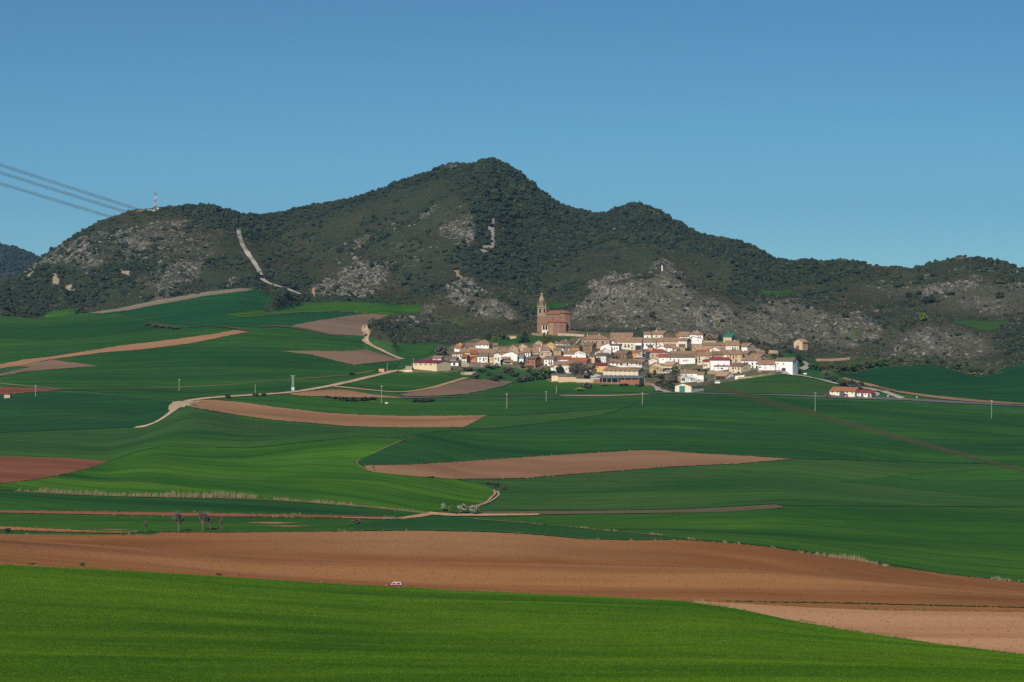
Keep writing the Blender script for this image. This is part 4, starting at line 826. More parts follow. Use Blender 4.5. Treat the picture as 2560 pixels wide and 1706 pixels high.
# ------------------------------------------------------------------ masses laid over the slopes with instances
def scatter(name, pts, rot, scl, vidx, meshes, label):
    """one object: the points carry rotation, scale and which plant; geometry nodes put the plants on them"""
    coll = bpy.data.collections.new(name + '_kinds')
    for i, m in enumerate(meshes): coll.objects.link(bpy.data.objects.new('%s_kind_%02d' % (name, i), m))
    me_ = bpy.data.meshes.new(name); me_.vertices.add(len(pts)); me_.vertices.foreach_set('co', np.asarray(pts, np.float32).ravel())
    a = me_.attributes.new('rotv', 'FLOAT_VECTOR', 'POINT'); a.data.foreach_set('vector', np.asarray(rot, np.float32).ravel())
    a = me_.attributes.new('sclv', 'FLOAT_VECTOR', 'POINT'); a.data.foreach_set('vector', np.asarray(scl, np.float32).ravel())
    a = me_.attributes.new('kindi', 'INT', 'POINT'); a.data.foreach_set('value', np.asarray(vidx, np.int32))
    o = link(name, me_)
    ng = bpy.data.node_groups.new(name + '_nodes', 'GeometryNodeTree')
    ng.interface.new_socket('Geometry', in_out='INPUT', socket_type='NodeSocketGeometry'); ng.interface.new_socket('Geometry', in_out='OUTPUT', socket_type='NodeSocketGeometry')
    N = ng.nodes; Lk = ng.links; gi = N.new('NodeGroupInput'); go = N.new('NodeGroupOutput')
    iop = N.new('GeometryNodeInstanceOnPoints'); ci = N.new('GeometryNodeCollectionInfo'); ci.inputs[0].default_value = coll; ci.inputs['Separate Children'].default_value = True; ci.inputs['Reset Children'].default_value = True
    mp = N.new('GeometryNodeMeshToPoints')
    def na(nm, ty):
        n = N.new('GeometryNodeInputNamedAttribute'); n.data_type = ty; n.inputs['Name'].default_value = nm; return n.outputs[0]
    Lk.new(gi.outputs[0], mp.inputs[0]); Lk.new(mp.outputs[0], iop.inputs['Points']); Lk.new(ci.outputs[0], iop.inputs['Instance']); iop.inputs['Pick Instance'].default_value = True
    Lk.new(na('kindi', 'INT'), iop.inputs['Instance Index']); Lk.new(na('rotv', 'FLOAT_VECTOR'), iop.inputs['Rotation']); Lk.new(na('sclv', 'FLOAT_VECTOR'), iop.inputs['Scale'])
    Lk.new(iop.outputs[0], go.inputs[0])
    md = o.modifiers.new('scatter', 'NODES'); md.node_group = ng
    return tag(o, label, name.replace('_', ' '), kind='stuff')

r0 = rng(5)
DX = (8.0 / F * YG)[None, :] * np.ones((NC, 1)); DY = np.gradient(YG)[None, :] * np.ones((NC, 1)); AREA = np.abs(DX * DY)
def sample(D, seed):
    r = rng(seed); n = r.poisson(np.clip(D * AREA, 0, 50)); ci, ji = np.nonzero(n); k = n[ci, ji]
    ci = np.repeat(ci, k); ji = np.repeat(ji, k)
    px = PXS[ci] + (r.rand(len(ci)) - 0.5) * 8; Y = YG[ji] + (r.rand(len(ci)) - 0.5) * 5
    X = (px - CX) / F * Y; return X, Y, tz(X, Y), ci, ji
vis = (GY < Ys[:, None] + 45) & (GY > 1950) & (GPX > -420) & (GPX < 3000) & (GY > 2000)
hillv = (hill > 0.5) & vis & (bare < 0.35) & (village < 0.3)
# keep the tracks and clearings open
clear_mask = np.zeros_like(Z, bool)
def open_line(pts, w):
    global clear_mask
    for p in densify(smooth_line(pts, 1), 4, False):
        g_ = ground(*p); clear_mask |= (GX - g_.x) ** 2 + (GY - g_.y) ** 2 < w * w
open_line([c1(2005, 650), c1(2012, 720), c1(2040, 800), c1(2085, 870), c1(2130, 930), c1(2175, 1000), c1(2190, 1045)], 5.5)
open_line([c1(2200, 1075), c1(2270, 1122), c2(320, 1137), c2(400, 1160), c2(510, 1205)], 5)
open_line([(915, 814), (909, 823), (924, 841), (908, 851), (955, 878), (1005, 900)], 4.5)
for P_, ym in (([(1314, 763), (1400, 755), (1452, 750), (1425, 770), (1418, 778), (1345, 779), (1330, 774)], 2340), ([c4(140, 422), c4(440, 432), c4(440, 465), c4(240, 478), c4(150, 460)], 2340), ([c4(1700, 680), c4(2250, 675), c4(2050, 775), c4(1830, 720)], 0)):
    clear_mask |= inpoly(GPX, GPY, P_) & (GY > ym) & (GY < 2700)
hillv &= ~clear_mask
clump = fbm(GX / 45., GY / 60., 91, 4); fine = fbm(GX / 14., GY / 18., 95, 3)
kn = (GY < 2480) & (GPX > 930)
D = hillv * (0.056 * oakb * sstep(0.30, 0.48, clump + 0.22 * oakb) + 0.024 * sstep(0.44, 0.60, clump) * (1 - 0.6 * rock) + 0.0018)
D = np.where(kn & (oakb < 0.3), hillv * (0.0085 + 0.018 * sstep(0.52, 0.64, clump)) * (1 - 0.35 * rock), D)
X, Y, Zz, ci, ji = sample(D, 1); n = len(X)
ok_size = (0.9 + 2.4 * r0.rand(n) ** 2.2 + 0.6 * oakb[ci, ji]) * (0.62 + 0.85 * clump[ci, ji]); ok_size = np.where((Y < 2480) & (X > -100), ok_size * 0.72, ok_size)
edge_sky = np.abs(Y - Ys[ci]) < 40; ok_size = np.where(edge_sky, ok_size * 0.85, ok_size)
L_OAK2 = m_leaf('bluish_oak_leaves', (0.014, 0.026, 0.017), (0.034, 0.050, 0.032)); L_OAK3 = m_leaf('olive_oak_leaves', (0.028, 0.038, 0.015), (0.062, 0.072, 0.028))
oaks = [bush_mesh('oak_bush', 100 + i, (L_OAK, L_OAK2, L_OAK, L_OAK3, L_OAK, L_OAK2)[i], (1.0, 1.25, .8, .9, 1.1, .7)[i], (6, 9, 12, 5, 8, 14)[i]) for i in range(6)]
S = np.stack([ok_size * (0.7 + 0.9 * r0.rand(n) ** 2), ok_size * (0.7 + 0.9 * r0.rand(n) ** 2), ok_size * (0.6 + 0.6 * r0.rand(n))], -1)
scatter('oak_woodland', np.stack([X, Y, Zz - 0.2], -1), np.stack([0 * X, 0 * X, 6.28 * r0.rand(n)], -1), S, r0.randint(0, 6, n), oaks, 'dark evergreen oak woodland covering the mountain slopes')
N_OAK = n
# heath and leafless scrub between the oaks
D = hillv * (0.055 * (1 - 0.85 * oakb) * sstep(0.33, 0.54, fine) * (1 - 0.3 * rock))
D = np.where(kn, hillv * 0.070 * sstep(0.36, 0.54, fine) * (1 - 0.3 * rock), D)
X, Y, Zz, ci, ji = sample(D, 2); n = len(X); s_ = 0.55 + 0.9 * r0.rand(n) ** 1.5
sm = [bush_mesh('heath_bush', 200 + i, L_SCRUB, 0.9, 4, 8, 0.24) for i in range(3)] + [bush_mesh('grey_bush', 210 + i, L_GREY, 1.0, 3, 14, 0.22) for i in range(2)] + [bush_mesh('oak_bush_small', 220, L_OAK, 0.9, 5, 9, 0.2)]
greyp = np.where((Y < 2480) & (X > 20), 0.48, 0.16); u = r0.rand(n)
ki = np.where(u < greyp, 3 + r0.randint(0, 2, n), np.where(u > 0.86, 5, r0.randint(0, 3, n)))
S = np.stack([s_ * (0.8 + 0.5 * r0.rand(n)), s_ * (0.8 + 0.5 * r0.rand(n)), s_ * (0.7 + 0.5 * r0.rand(n))], -1)
scatter('hillside_scrub', np.stack([X, Y, Zz - 0.1], -1), np.stack([0 * X, 0 * X, 6.28 * r0.rand(n)], -1), S, ki, sm, 'low brown and grey-green scrub on the slopes and rocky knolls')
N_SCR = n
# limestone
def rock_mesh(name, seed, mat):
    r = rng(seed); v, f = ICO2; w = v.copy()
    for _ in range(13):
        d = r.normal(size=3); d /= np.linalg.norm(d); k = 0.38 + 0.35 * r.rand(); t = w @ d; w = w - np.outer(np.maximum(t - k, 0), d)
    w *= (1 + 0.12 * (r.rand(len(w), 1) - 0.5)); m = bpy.data.meshes.new(name); m.from_pydata(w.tolist(), [], f); m.materials.append(mat); m.update(); return m
def m_rock():
    t = NT('limestone'); p = t.pos(); info = t.n.new('ShaderNodeObjectInfo')
    c = t.mix(t.ramp(t.noise(t.mapp(p, (1, 1, .5)), 0.9, 4, 0.7), 0.35, 0.65), (0.115, 0.112, 0.10), (0.29, 0.277, 0.245)); c = t.mix(t.math('MULTIPLY', t.ramp(info.outputs['Random'], 0.6, 1.0), 0.5), c, (0.22, 0.17, 0.11))
    c = t.mix(t.ramp(t.noise(p, 2.2, 3, 0.7), 0.36, 0.46, (1, 1, 1, 1), (0, 0, 0, 1)), c, (0.05, 0.05, 0.045)); t.color(c); t.bump(t.noise(p, 1.5, 4, 0.7), 0.2); return t.m
M_ROCK = m_rock()
D = vis * (hill > 0.5) * (village < 0.3) * (~clear_mask) * (0.042 * np.clip(rock, 0, 1) ** 1.0 * sstep(0.42, 0.60, fbm(GX / 22., GY / 26., 131, 3)) + 0.0006 * (1 - oakb))
X, Y, Zz, ci, ji = sample(D, 3); n = len(X); s_ = (0.5 + 3.0 * r0.rand(n) ** 3.0) * np.where(rock[ci, ji] > 0.15, 0.8, 0.4)
S = np.stack([s_ * (0.7 + 0.9 * r0.rand(n)), s_ * (0.5 + 0.5 * r0.rand(n)), s_ * (0.7 + 0.8 * r0.rand(n))], -1)
scatter('limestone_outcrops', np.stack([X, Y, Zz - 0.15 * s_], -1), np.stack([0.5 * (r0.rand(n) - .5), 0.3 + 0.5 * (r0.rand(n) - .5), 0.4 + 1.0 * (r0.rand(n) - .5)], -1), S, r0.randint(0, 6, n), [rock_mesh('limestone_block', 300 + i, M_ROCK) for i in range(6)], 'pale grey limestone outcrops on the knolls and slopes')
print('SCATTER', N_OAK, N_SCR, n)
# far hill woodland
def far_wood():
    r = rng(8); n = 5200; px = r.uniform(-500, 330, n); t = r.rand(n); X = (px - CX) / F * 6800; Y = 5900 + 900 * t
    fh = bpy.data.objects['hill'].data; co = np.array([v.co[:] for v in fh.vertices]).reshape(-1, 40, 3)
    i = np.clip(((px + 1500) / 20).astype(int), 0, len(co) - 2); fi = (px + 1500) / 20 - i; j = np.clip(((Y - 5700) / 1100 / (1.6 / 39)).astype(int), 0, 38); fj = (Y - 5700) / 1100 / (1.6 / 39) - j
    z = (co[i, j, 2] * (1 - fi) + co[i + 1, j, 2] * fi) * (1 - fj) + (co[i, j + 1, 2] * (1 - fi) + co[i + 1, j + 1, 2] * fi) * fj
    s = 3.5 + 4 * r.rand(n)
    scatter('far_woodland', np.stack([X, Y, z - 0.5], -1), np.stack([0 * X, 0 * X, 6.28 * r.rand(n)], -1), np.stack([s, s, s * (0.8 + .4 * r.rand(n))], -1), r.randint(0, 3, n), oaks[:3], 'continuous woodland on the distant left hill')
far_wood()
# wheat plants on the near field, clods on the near ploughland
def tuft_mesh(name, seed, mat, n=26, h=1.0, w=0.5, lean=0.35):
    r = rng(seed); V = []; Fc = []
    for _ in range(n):
        x, y = r.uniform(-w, w, 2); a = r.rand() * 6.283; hh = h * (0.6 + 0.5 * r.rand()); dx, dy = lean * hh * r.normal(size=2) * .6; bw = 0.035 + 0.03 * r.rand(); k = len(V)
        V += [(x - bw * math.cos(a), y - bw * math.sin(a), 0), (x + bw * math.cos(a), y + bw * math.sin(a), 0), (x + dx, y + dy, hh)]; Fc.append((k, k + 1, k + 2))
    m = bpy.data.meshes.new(name); m.from_pydata([tuple(map(float, p)) for p in V], [], Fc); m.materials.append(mat); m.update(); return m
L_WHEAT = m_crop('wheat_blades', (0.034, 0.105, 0.005), (0.094, 0.190, 0.008), 3, 1.0, None, 0.0, 0.0, 0.006, gb=0.0, bandf=0.02, aniso=0.34)
def wheat():
    r = rng(31); n = 170000; Y = np.sqrt(r.uniform(395.0 ** 2, 830.0 ** 2, n)); px = r.uniform(-60, 2620, n); X = (px - CX) / F * Y
    yb = np.interp(px, PXS, rk[1][0]); k = Y < yb + 3; X, Y = X[k], Y[k]; n = len(X); s = 0.13 + 0.11 * fbm(X / 9., Y / 9., 71, 3) + 0.06 * r.rand(n); w = 0.40 + 0.35 * r.rand(n)
    scatter('wheat_plants', np.stack([X, Y, tz(X, Y) + 0.32], -1), np.stack([0 * X, 0 * X, 6.28 * r.rand(n)], -1), np.stack([w, w, s], -1), r.randint(0, 4, n), [tuft_mesh('wheat_tuft', 400 + i, L_WHEAT) for i in range(4)], 'young wheat blades standing over the foreground field')
wheat()
M_CLOD = m_plain('soil_clods', (0.17, 0.072, 0.028), 0.35, 0.9, 0.95, 0.02)
def clods():
    r = rng(33); n = 15000; px = r.uniform(-60, 2620, n); Y = r.uniform(610, 1090, n); X = (px - CX) / F * Y
    yb = np.interp(px, PXS, rk[1][0]); y4 = np.interp(px, PXS, rk[5][0]); k = (Y > yb + 6) & (Y < y4 - 4); X, Y = X[k], Y[k]; n = len(X); s = 0.10 + 0.28 * r.rand(n) ** 3
    scatter('soil_clods', np.stack([X, Y, tz(X, Y) + 0.27], -1), 6.28 * r.rand(n, 3), np.stack([s * (0.8 + r.rand(n)), s, s * .8], -1), r.randint(0, 3, n), [rock_mesh('clod', 330 + i, M_CLOD) for i in range(3)], 'loose earth clods strewn over the big ploughed field')
clods()

# dry reeds and weeds along verges
M_REED = m_leaf('dry_reeds', (0.20, 0.155, 0.075), (0.38, 0.30, 0.17), (0.28, 0.25, 0.13))
def reeds(name, line, h, dens, width, label, seed, mats=None, gap=0.45):
    r = rng(seed); W = [ground(*p) for p in densify(smooth_line(line, 1), 3, False)]; P_ = []; S_ = []
    for a, b in zip(W, W[1:]):
        L = (b - a).length; n = r.poisson(L * dens)
        for _ in range(n):
            t = r.rand(); p = a.lerp(b, t); x = p.x + r.normal() * width * .4; y = p.y + r.normal() * width * .5
            g_ = float(vnoise(np.array(x / 9.), np.array(y / 30.), seed));
            if r.rand() > min(1.0, max(0.06, (g_ - gap + 0.22) / 0.4)): continue
            hh = h * (0.25 + 0.85 * g_) * (0.45 + 0.75 * r.rand()); P_.append((x, y, float(tz(x, y)) + 0.3)); S_.append((0.6, 0.6, hh))
    n = len(P_)
    return scatter(name, np.array(P_), np.stack([np.zeros(n), np.zeros(n), 6.28 * r.rand(n)], -1), np.array(S_), r.randint(0, 3, n), [tuft_mesh('reed_tuft', 500 + seed * 3 + i, mats or M_REED, 22, 1.0, 0.6, 0.16) for i in range(3)], label)
reeds('dry_reeds', [(36, 1229), (120, 1233), (183, 1237), (365, 1244), (500, 1245), (640, 1247)], 3.0, 5.0, 2.6, 'tall band of straw-coloured reeds across the left fields', 1, gap=0.3)
reeds('dry_reeds', [(640, 1247.5), (740, 1254), (860, 1264), (946, 1272), (1070, 1285)], 1.5, 3.0, 2.0, 'lower sparse end of the reed line running to the blossoming trees', 2)
reeds('dry_reeds', [(1935, 1372), (1990, 1381), (2060, 1392), (2140, 1402), (2215, 1417)], 2.2, 4.0, 3.0, 'dry reeds on the border of the big ploughed field at right', 3, gap=0.3)
reeds('dry_reeds', [(2480, 1449), (2530, 1455), (2600, 1462)], 1.8, 2.4, 3.0, 'short clump of dry reeds at the right edge', 4, gap=0.2)
reeds('dry_weeds', [(1293, 1308), (1360, 1314), (1421, 1319), (1500, 1327), (1660, 1342)], 1.2, 0.6, 1.2, 'dotted line of pale weeds along the field edge right of centre', 5, gap=0.55)
reeds('dry_weeds', [(1715, 1350), (1800, 1358), (1935, 1371)], 1.0, 1.4, 1.6, 'pale weeds on the far edge of the ploughed ridge', 6)
M_WEED = m_leaf('green_weeds', (0.035, 0.07, 0.02), (0.075, 0.12, 0.03))
reeds('grass_tufts', [(1810, 1506), (1960, 1509.5), (2120, 1511.5), (2300, 1516), (2560, 1522.5)], 0.5, 0.6, 1.4, 'ragged green grass tufts between the two brown fields', 7, M_WEED, 0.35)
reeds('grass_tufts', [(350, 1333), (410, 1332), (470, 1331), (560, 1332), (620, 1332)], 1.6, 2.0, 2.5, 'weedy tufts round the feet of the bare trees', 8, M_WEED, 0.3)
reeds('dry_weeds', [(1980, 1552), (2010, 1557), (2040, 1562)], 0.8, 1.5, 0.8, 'few dark dry stalks on the brow of the foreground wheat', 9, m_leaf('dark_stalks', (0.06, 0.05, 0.03), (0.12, 0.10, 0.06)), 0.2)
reeds('dry_weeds', [(2215, 1417), (2358, 1437), (2480, 1449)], 0.9, 1.6, 1.6, 'dark green ragged verge below the right wheat field', 10, M_WEED, 0.3)

def verges():
    r = rng(77); P_ = []; S_ = []; K_ = []
    for w, cr in VERGES:
        for a, b in zip(w, w[1:] + w[:1]):
            L = math.hypot(b[0] - a[0], b[1] - a[1])
            for _ in range(r.poisson(L * 0.75)):
                t = r.rand(); x = a[0] + (b[0] - a[0]) * t + r.normal() * .7; y = a[1] + (b[1] - a[1]) * t + r.normal() * .9
                n_ = float(vnoise(np.array(x / 14.), np.array(y / 20.), 9))
                if r.rand() > n_ * 1.3 - .15: continue
                P_.append((x, y, float(tz(x, y)) + .25)); S_.append((.5 + .5 * r.rand(), .5 + .5 * r.rand(), (.25 + .75 * r.rand() ** 2) * (.5 + n_))); K_.append(r.randint(0, 2) if r.rand() < .72 else 2)
    n = len(P_); scatter('verge_grass', np.array(P_), np.stack([np.zeros(n), np.zeros(n), 6.28 * r.rand(n)], -1), np.array(S_), np.array(K_), [tuft_mesh('verge_tuft', 560, M_WEED, 22, 1, .7, .3), tuft_mesh('verge_tuft', 561, M_WEED, 22, 1, .7, .3), tuft_mesh('verge_tuft', 562, M_REED, 18, 1, .6, .25)], 'ragged grass and weeds along the edges of the ploughed fields')
verges()
# ------------------------------------------------------------------ buildings
WALL = {
 'W': m_plaster('white_limewash', (0.82, 0.81, 0.785)), 'V': m_plaster('old_white_limewash', (0.72, 0.70, 0.65), 0.25), 'C': m_plaster('cream_render', (0.66, 0.56, 0.41)), 'D': m_plaster('pale_cream_render', (0.74, 0.67, 0.54)),
 'T': m_stone('tan_rubble', (0.32, 0.225, 0.14), (0.45, 0.335, 0.22)), 'K': m_stone('brown_stone', (0.23, 0.15, 0.09), (0.33, 0.225, 0.14)), 'P': m_stone('pinkish_rubble', (0.42, 0.30, 0.22), (0.56, 0.42, 0.32)),
 'O': m_plaster('orange_render', (0.52, 0.24, 0.11)), 'S': m_plaster('coral_render', (0.60, 0.30, 0.17)), 'B': m_stone('red_brick', (0.28, 0.11, 0.06), (0.36, 0.155, 0.088), 2.0), 'Y': m_plaster('yellow_render', (0.64, 0.44, 0.17)),
 'U': m_plaster('blue_render', (0.16, 0.27, 0.38)), 'G': m_plaster('grey_cement', (0.42, 0.40, 0.36)), 'A': m_plaster('sandy_render', (0.56, 0.43, 0.28)), 'N': m_plaster('barn_cream', (0.70, 0.56, 0.36), 0.08)}
ROOF = {
 't': m_tile('weathered_tile', (0.25, 0.155, 0.095), (0.40, 0.26, 0.165)), 'd': m_tile('old_brown_tile', (0.175, 0.12, 0.08), (0.285, 0.20, 0.135)), 'o': m_tile('orange_tile', (0.36, 0.135, 0.060), (0.46, 0.20, 0.095)),
 'r': m_tile('red_tile', (0.30, 0.085, 0.045), (0.40, 0.135, 0.07)), 'k': m_tile('pinkish_tile', (0.42, 0.24, 0.17), (0.54, 0.33, 0.23)), 'm': m_plain('maroon_sheet', (0.17, 0.035, 0.045), 0.1, 0.4, 0.5), 'R': m_plain('crimson_sheet', (0.27, 0.045, 0.05), 0.08, 0.4, 0.5),
 'g': m_plain('grey_fibre_sheet', (0.12, 0.12, 0.12), 0.2, 0.4), 'b': m_plain('blue_grey_sheet', (0.13, 0.15, 0.165), 0.12, 0.4, 0.95, 0.05), 'n': m_plain('green_sheet', (0.03, 0.18, 0.135), 0.08, 0.4, 0.5)}
DOORM = {'k': m_plain('dark_door', (0.02, 0.021, 0.026), 0.2), 'r': m_plain('red_brown_door', (0.20, 0.055, 0.04), 0.15), 'g': m_plain('green_door', (0.02, 0.20, 0.115), 0.1, 0.6, 0.6), 't': m_plain('slate_teal_door', (0.05, 0.085, 0.10), 0.1), 'b': m_plain('brown_wood_door', (0.17, 0.065, 0.035), 0.15), 'u': m_plain('blue_grey_door', (0.24, 0.32, 0.36), 0.1), 'd': m_plain('deep_shade_opening', (0.012, 0.012, 0.014), 0.2), 'B': WALL['B'], 'w': WALL['W']}
M_GLASS = m_plain('dark_glass', (0.018, 0.02, 0.026), 0.2, 0.5, 0.25, 0.5)
M_FRAME = m_plain('window_frame', (0.30, 0.24, 0.19), 0.2)
M_FRAMEW = m_plain('white_window_frame', (0.62, 0.60, 0.56), 0.1)
M_SHUT = m_plain('red_brown_shutter', (0.20, 0.05, 0.035), 0.2)
M_GREENSH = m_plain('green_shutter', (0.02, 0.15, 0.10), 0.1)
M_CHIM = m_plaster('chimney_render', (0.50, 0.42, 0.33))
M_IRON = m_plain('wrought_iron', (0.03, 0.03, 0.032), 0.2, 1.0, 0.5)
M_CONC = m_plain('grey_concrete', (0.36, 0.35, 0.32), 0.12)

def window_mesh(name, frame):
    """unit opening: surround proud of the wall, pane set back, glazing bar and sill; x -.5..+.5, z 0..1, faces -y"""
    mb = MB(); mb.box(-.5, .5, -0.025, 0.02, 0, 1, 1)
    for a in ((-.62, -.5, 0, 1), (.5, .62, 0, 1), (-.62, .62, 1, 1.1), (-.7, .7, -.1, 0)): mb.box(a[0], a[1], -0.11, 0.02, a[2], a[3], 0)
    mb.box(-.04, .04, -0.06, -0.025, 0, 1, 0)
    return mb.mesh(name, [frame, M_GLASS])
WIN = {'f': window_mesh('window', M_FRAME), 'w': window_mesh('window', M_FRAMEW), 's': window_mesh('window', M_SHUT), 'g': window_mesh('window', M_GREENSH)}
def door_mesh(name, m):
    mb = MB(); mb.box(-.5, .5, -0.03, 0.02, 0, 1, 0)
    for a in ((-.56, -.5, 0, 1), (.5, .56, 0, 1), (-.56, .56, 1, 1.05)): mb.box(a[0], a[1], -0.1, 0.02, a[2], a[3], 1)
    for k in range(5): mb.box(-.5 + .2 * k + .09, -.5 + .2 * k + .11, -0.045, -0.03, 0.02, 0.98, 1)
    return mb.mesh(name, [m, M_FRAME])
DOORS = {k: door_mesh('door', m) for k, m in DOORM.items()}
HOUSES = []
hr = random.Random(3)
def house(label, wall, roof, xl, xr, ye, yb, yr, typ='G', xs=None, d=None, win=(), swin=(), door=(), sdoor=(), sw=None, apex=0.5, name='house', cat='house', wf='f', chim=None, balc=(), canopy=(), base=None, ybg=None, lift=0.0):
    """photo points: xl..xr front wall, ye eave, yb foot, yr ridge; xs far edge of a visible side wall. Sizes become metres at the distance of the foot."""
    gnd = ground((xl + xr) / 2, ybg or yb, ymin=1700); Y = gnd.y; s = F / Y
    side = 0 if xs is None else (1 if xs > xr else -1); spx = 0 if side == 0 else (xs - xr if side > 0 else xl - xs)
    d = d or max(8.0, spx / s / 0.62); th = math.asin(min(0.85, spx / s / d)) if side else 0.0
    w = (xr - xl) / s / math.cos(th); h = (yb - ye) / s; rise = max(0.25, (ye - yr) / s)
    cpx = xr if side > 0 else xl if side < 0 else (xl + xr) / 2
    C = Vector(((cpx - CX) / F * Y, Y, (HOR - yb) / F * Y)); rz = -th * side
    ox = w / 2 * side
    loc = C + Matrix.Rotation(rz, 3, 'Z') @ Vector((-ox, 0, 0))
    o = empty(name, (loc.x, loc.y, loc.z), rz); tag(o, label, cat)
    W_ = WALL[wall]; a = w / 2; bz = -6.0; mb = MB(); rf = MB(); ov = 0.5; th_ = 0.16
    mats = [W_, WALL[sw] if sw else W_]
    def quad(x0, y0, x1, y1, z0, z1, m=0): mb.poly([(x0, y0, z0), (x1, y1, z0), (x1, y1, z1), (x0, y0, z1)], m)
    if typ in ('G', 'H', 'F', 'flat'):
        zb = h
        quad(-a, 0, a, 0, bz, h); quad(a, d, -a, d, bz, h); quad(a, 0, a, d, bz, h, 1 if sw and side >= 0 else 0); quad(-a, d, -a, 0, bz, h, 1 if sw and side < 0 else 0)
    if typ == 'G':
        mb.poly([(a, 0, h), (a, d, h), (a, d / 2, h + rise)], 1 if sw and side >= 0 else 0); mb.poly([(-a, d, h), (-a, 0, h), (-a, d / 2, h + rise)], 1 if sw and side < 0 else 0)
        k = rise / (d / 2); e = 0.35
        rf.slab([(-a - e, -ov, h - ov * k + th_), (a + e, -ov, h - ov * k + th_), (a + e, d / 2, h + rise + th_), (-a - e, d / 2, h + rise + th_)], th_)
        rf.slab([(a + e, d + ov, h - ov * k + th_), (-a - e, d + ov, h - ov * k + th_), (-a - e, d / 2, h + rise + th_), (a + e, d / 2, h + rise + th_)], th_)
        rf.bar((-a - e, d / 2, h + rise + th_), (a + e, d / 2, h + rise + th_), 0.13, None, 6)
    elif typ == 'F':
        ax = -a + 2 * a * apex
        mb.poly([(-a, 0, h), (a, 0, h), (ax, 0, h + rise)]); mb.poly([(a, d, h), (-a, d, h), (ax, d, h + rise)])
        e = 0.3; kl = rise / (ax + a); kr = rise / (a - ax)
        rf.slab([(-a - ov, d + e, h - ov * kl + th_), (-a - ov, -e, h - ov * kl + th_), (ax, -e, h + rise + th_), (ax, d + e, h + rise + th_)], th_)
        rf.slab([(a + ov, -e, h - ov * kr + th_), (a + ov, d + e, h - ov * kr + th_), (ax, d + e, h + rise + th_), (ax, -e, h + rise + th_)], th_)
        rf.bar((ax, -e, h + rise + th_), (ax, d + e, h + rise + th_), 0.13, None, 6)
    elif typ == 'H':
        k = min(d / 2, a * 0.62); y0, y1, x0, x1 = -ov, d + ov, -a - ov, a + ov; e0 = h - ov * rise / (d / 2) * 0.6 + th_; z1 = h + rise + th_
        rl, rr = (-a + k, d / 2, z1), (a - k, d / 2, z1)
        rf.slab([(x0, y0, e0), (x1, y0, e0), rr, rl], th_); rf.slab([(x1, y1, e0), (x0, y1, e0), rl, rr], th_); rf.slab([(x1, y0, e0), (x1, y1, e0), rr], th_); rf.slab([(x0, y1, e0), (x0, y0, e0), rl], th_)
        for p, q_ in (((x0, y0, e0), rl), ((x1, y0, e0), rr), (rl, rr)): rf.bar(p, q_, 0.12, None, 5)
    elif typ == 'S':
        quad(-a, 0, a, 0, bz, h); quad(a, d, -a, d, bz, h + rise)
        mb.poly([(a, 0, bz), (a, d, bz), (a, d, h + rise), (a, 0, h)], 1 if sw else 0); mb.poly([(-a, d, bz), (-a, 0, bz), (-a, 0, h), (-a, d, h + rise)])
        k = rise / d
        rf.slab([(-a - .3, -ov, h - ov * k + th_), (a + .3, -ov, h - ov * k + th_), (a + .3, d + .3, h + rise + .3 * k + th_), (-a - .3, d + .3, h + rise + .3 * k + th_)], th_)
    else:
        rf.box(-a - .15, a + .15, -.15, d + .15, h + .004, h + min(rise, 0.5) * .5)
    mb.build('wall', mats, o); ro = rf.build('roof', [ROOF[roof]], o)
    def put(me_, nm, px, py0, py1, wpx, onside=False):
        z = (yb - py1) / s; hh = (py1 - py0) / s; c = link(nm, me_, None, o)
        if not onside:
            t = (px - xl) / (xr - xl); c.location = (-a + w * t, -0.004, z); c.scale = (max(0.4, wpx / s / math.cos(th)), 1, hh)
        else:
            t = (px - xr) / spx if side > 0 else (xl - px) / spx
            c.location = (side * (a + 0.004), d * t, z); c.rotation_euler = (0, 0, math.pi / 2 * side); c.scale = (max(0.4, wpx / s / max(0.2, math.sin(th))), 1, hh)
        return c
    for k in win:
        px, py = k[0], k[1]; ww = k[2] if len(k) > 2 else 2.0; wh = k[3] if len(k) > 3 else 3.0
        put(WIN[k[4] if len(k) > 4 else wf], 'window', px, py - wh / 2, py + wh / 2, ww)
    for k in swin:
        px, py = k[0], k[1]; put(WIN[wf], 'window', px, py - (k[3] if len(k) > 3 else 3) / 2, py + (k[3] if len(k) > 3 else 3) / 2, k[2] if len(k) > 2 else 1.6, True)
    for (x0, x1, y0, y1, m) in door: put(DOORS[m], 'door', (x0 + x1) / 2, y0, y1, x1 - x0)
    for (x0, x1, y0, y1, m) in sdoor: put(DOORS[m], 'door', (x0 + x1) / 2, y0, y1, x1 - x0, True)
    for (x0, x1, y0, m) in balc:      # iron or painted balcony
        q_ = MB(); bw = (x1 - x0) / s; q_.box(-bw / 2, bw / 2, -0.9, 0.0, 0, 0.12)
        q_.box(-bw / 2, bw / 2, -0.9, -0.84, 0.95, 1.02)
        for i in range(int(bw / 0.25) + 1): x = -bw / 2 + 0.03 + i * 0.25; q_.box(x - .02, x + .02, -0.89, -0.85, 0.12, 0.95)
        c = q_.build('balcony', [m], o); t = ((x0 + x1) / 2 - xl) / (xr - xl); c.location = (-a + w * t, -0.003, (yb - y0) / s)
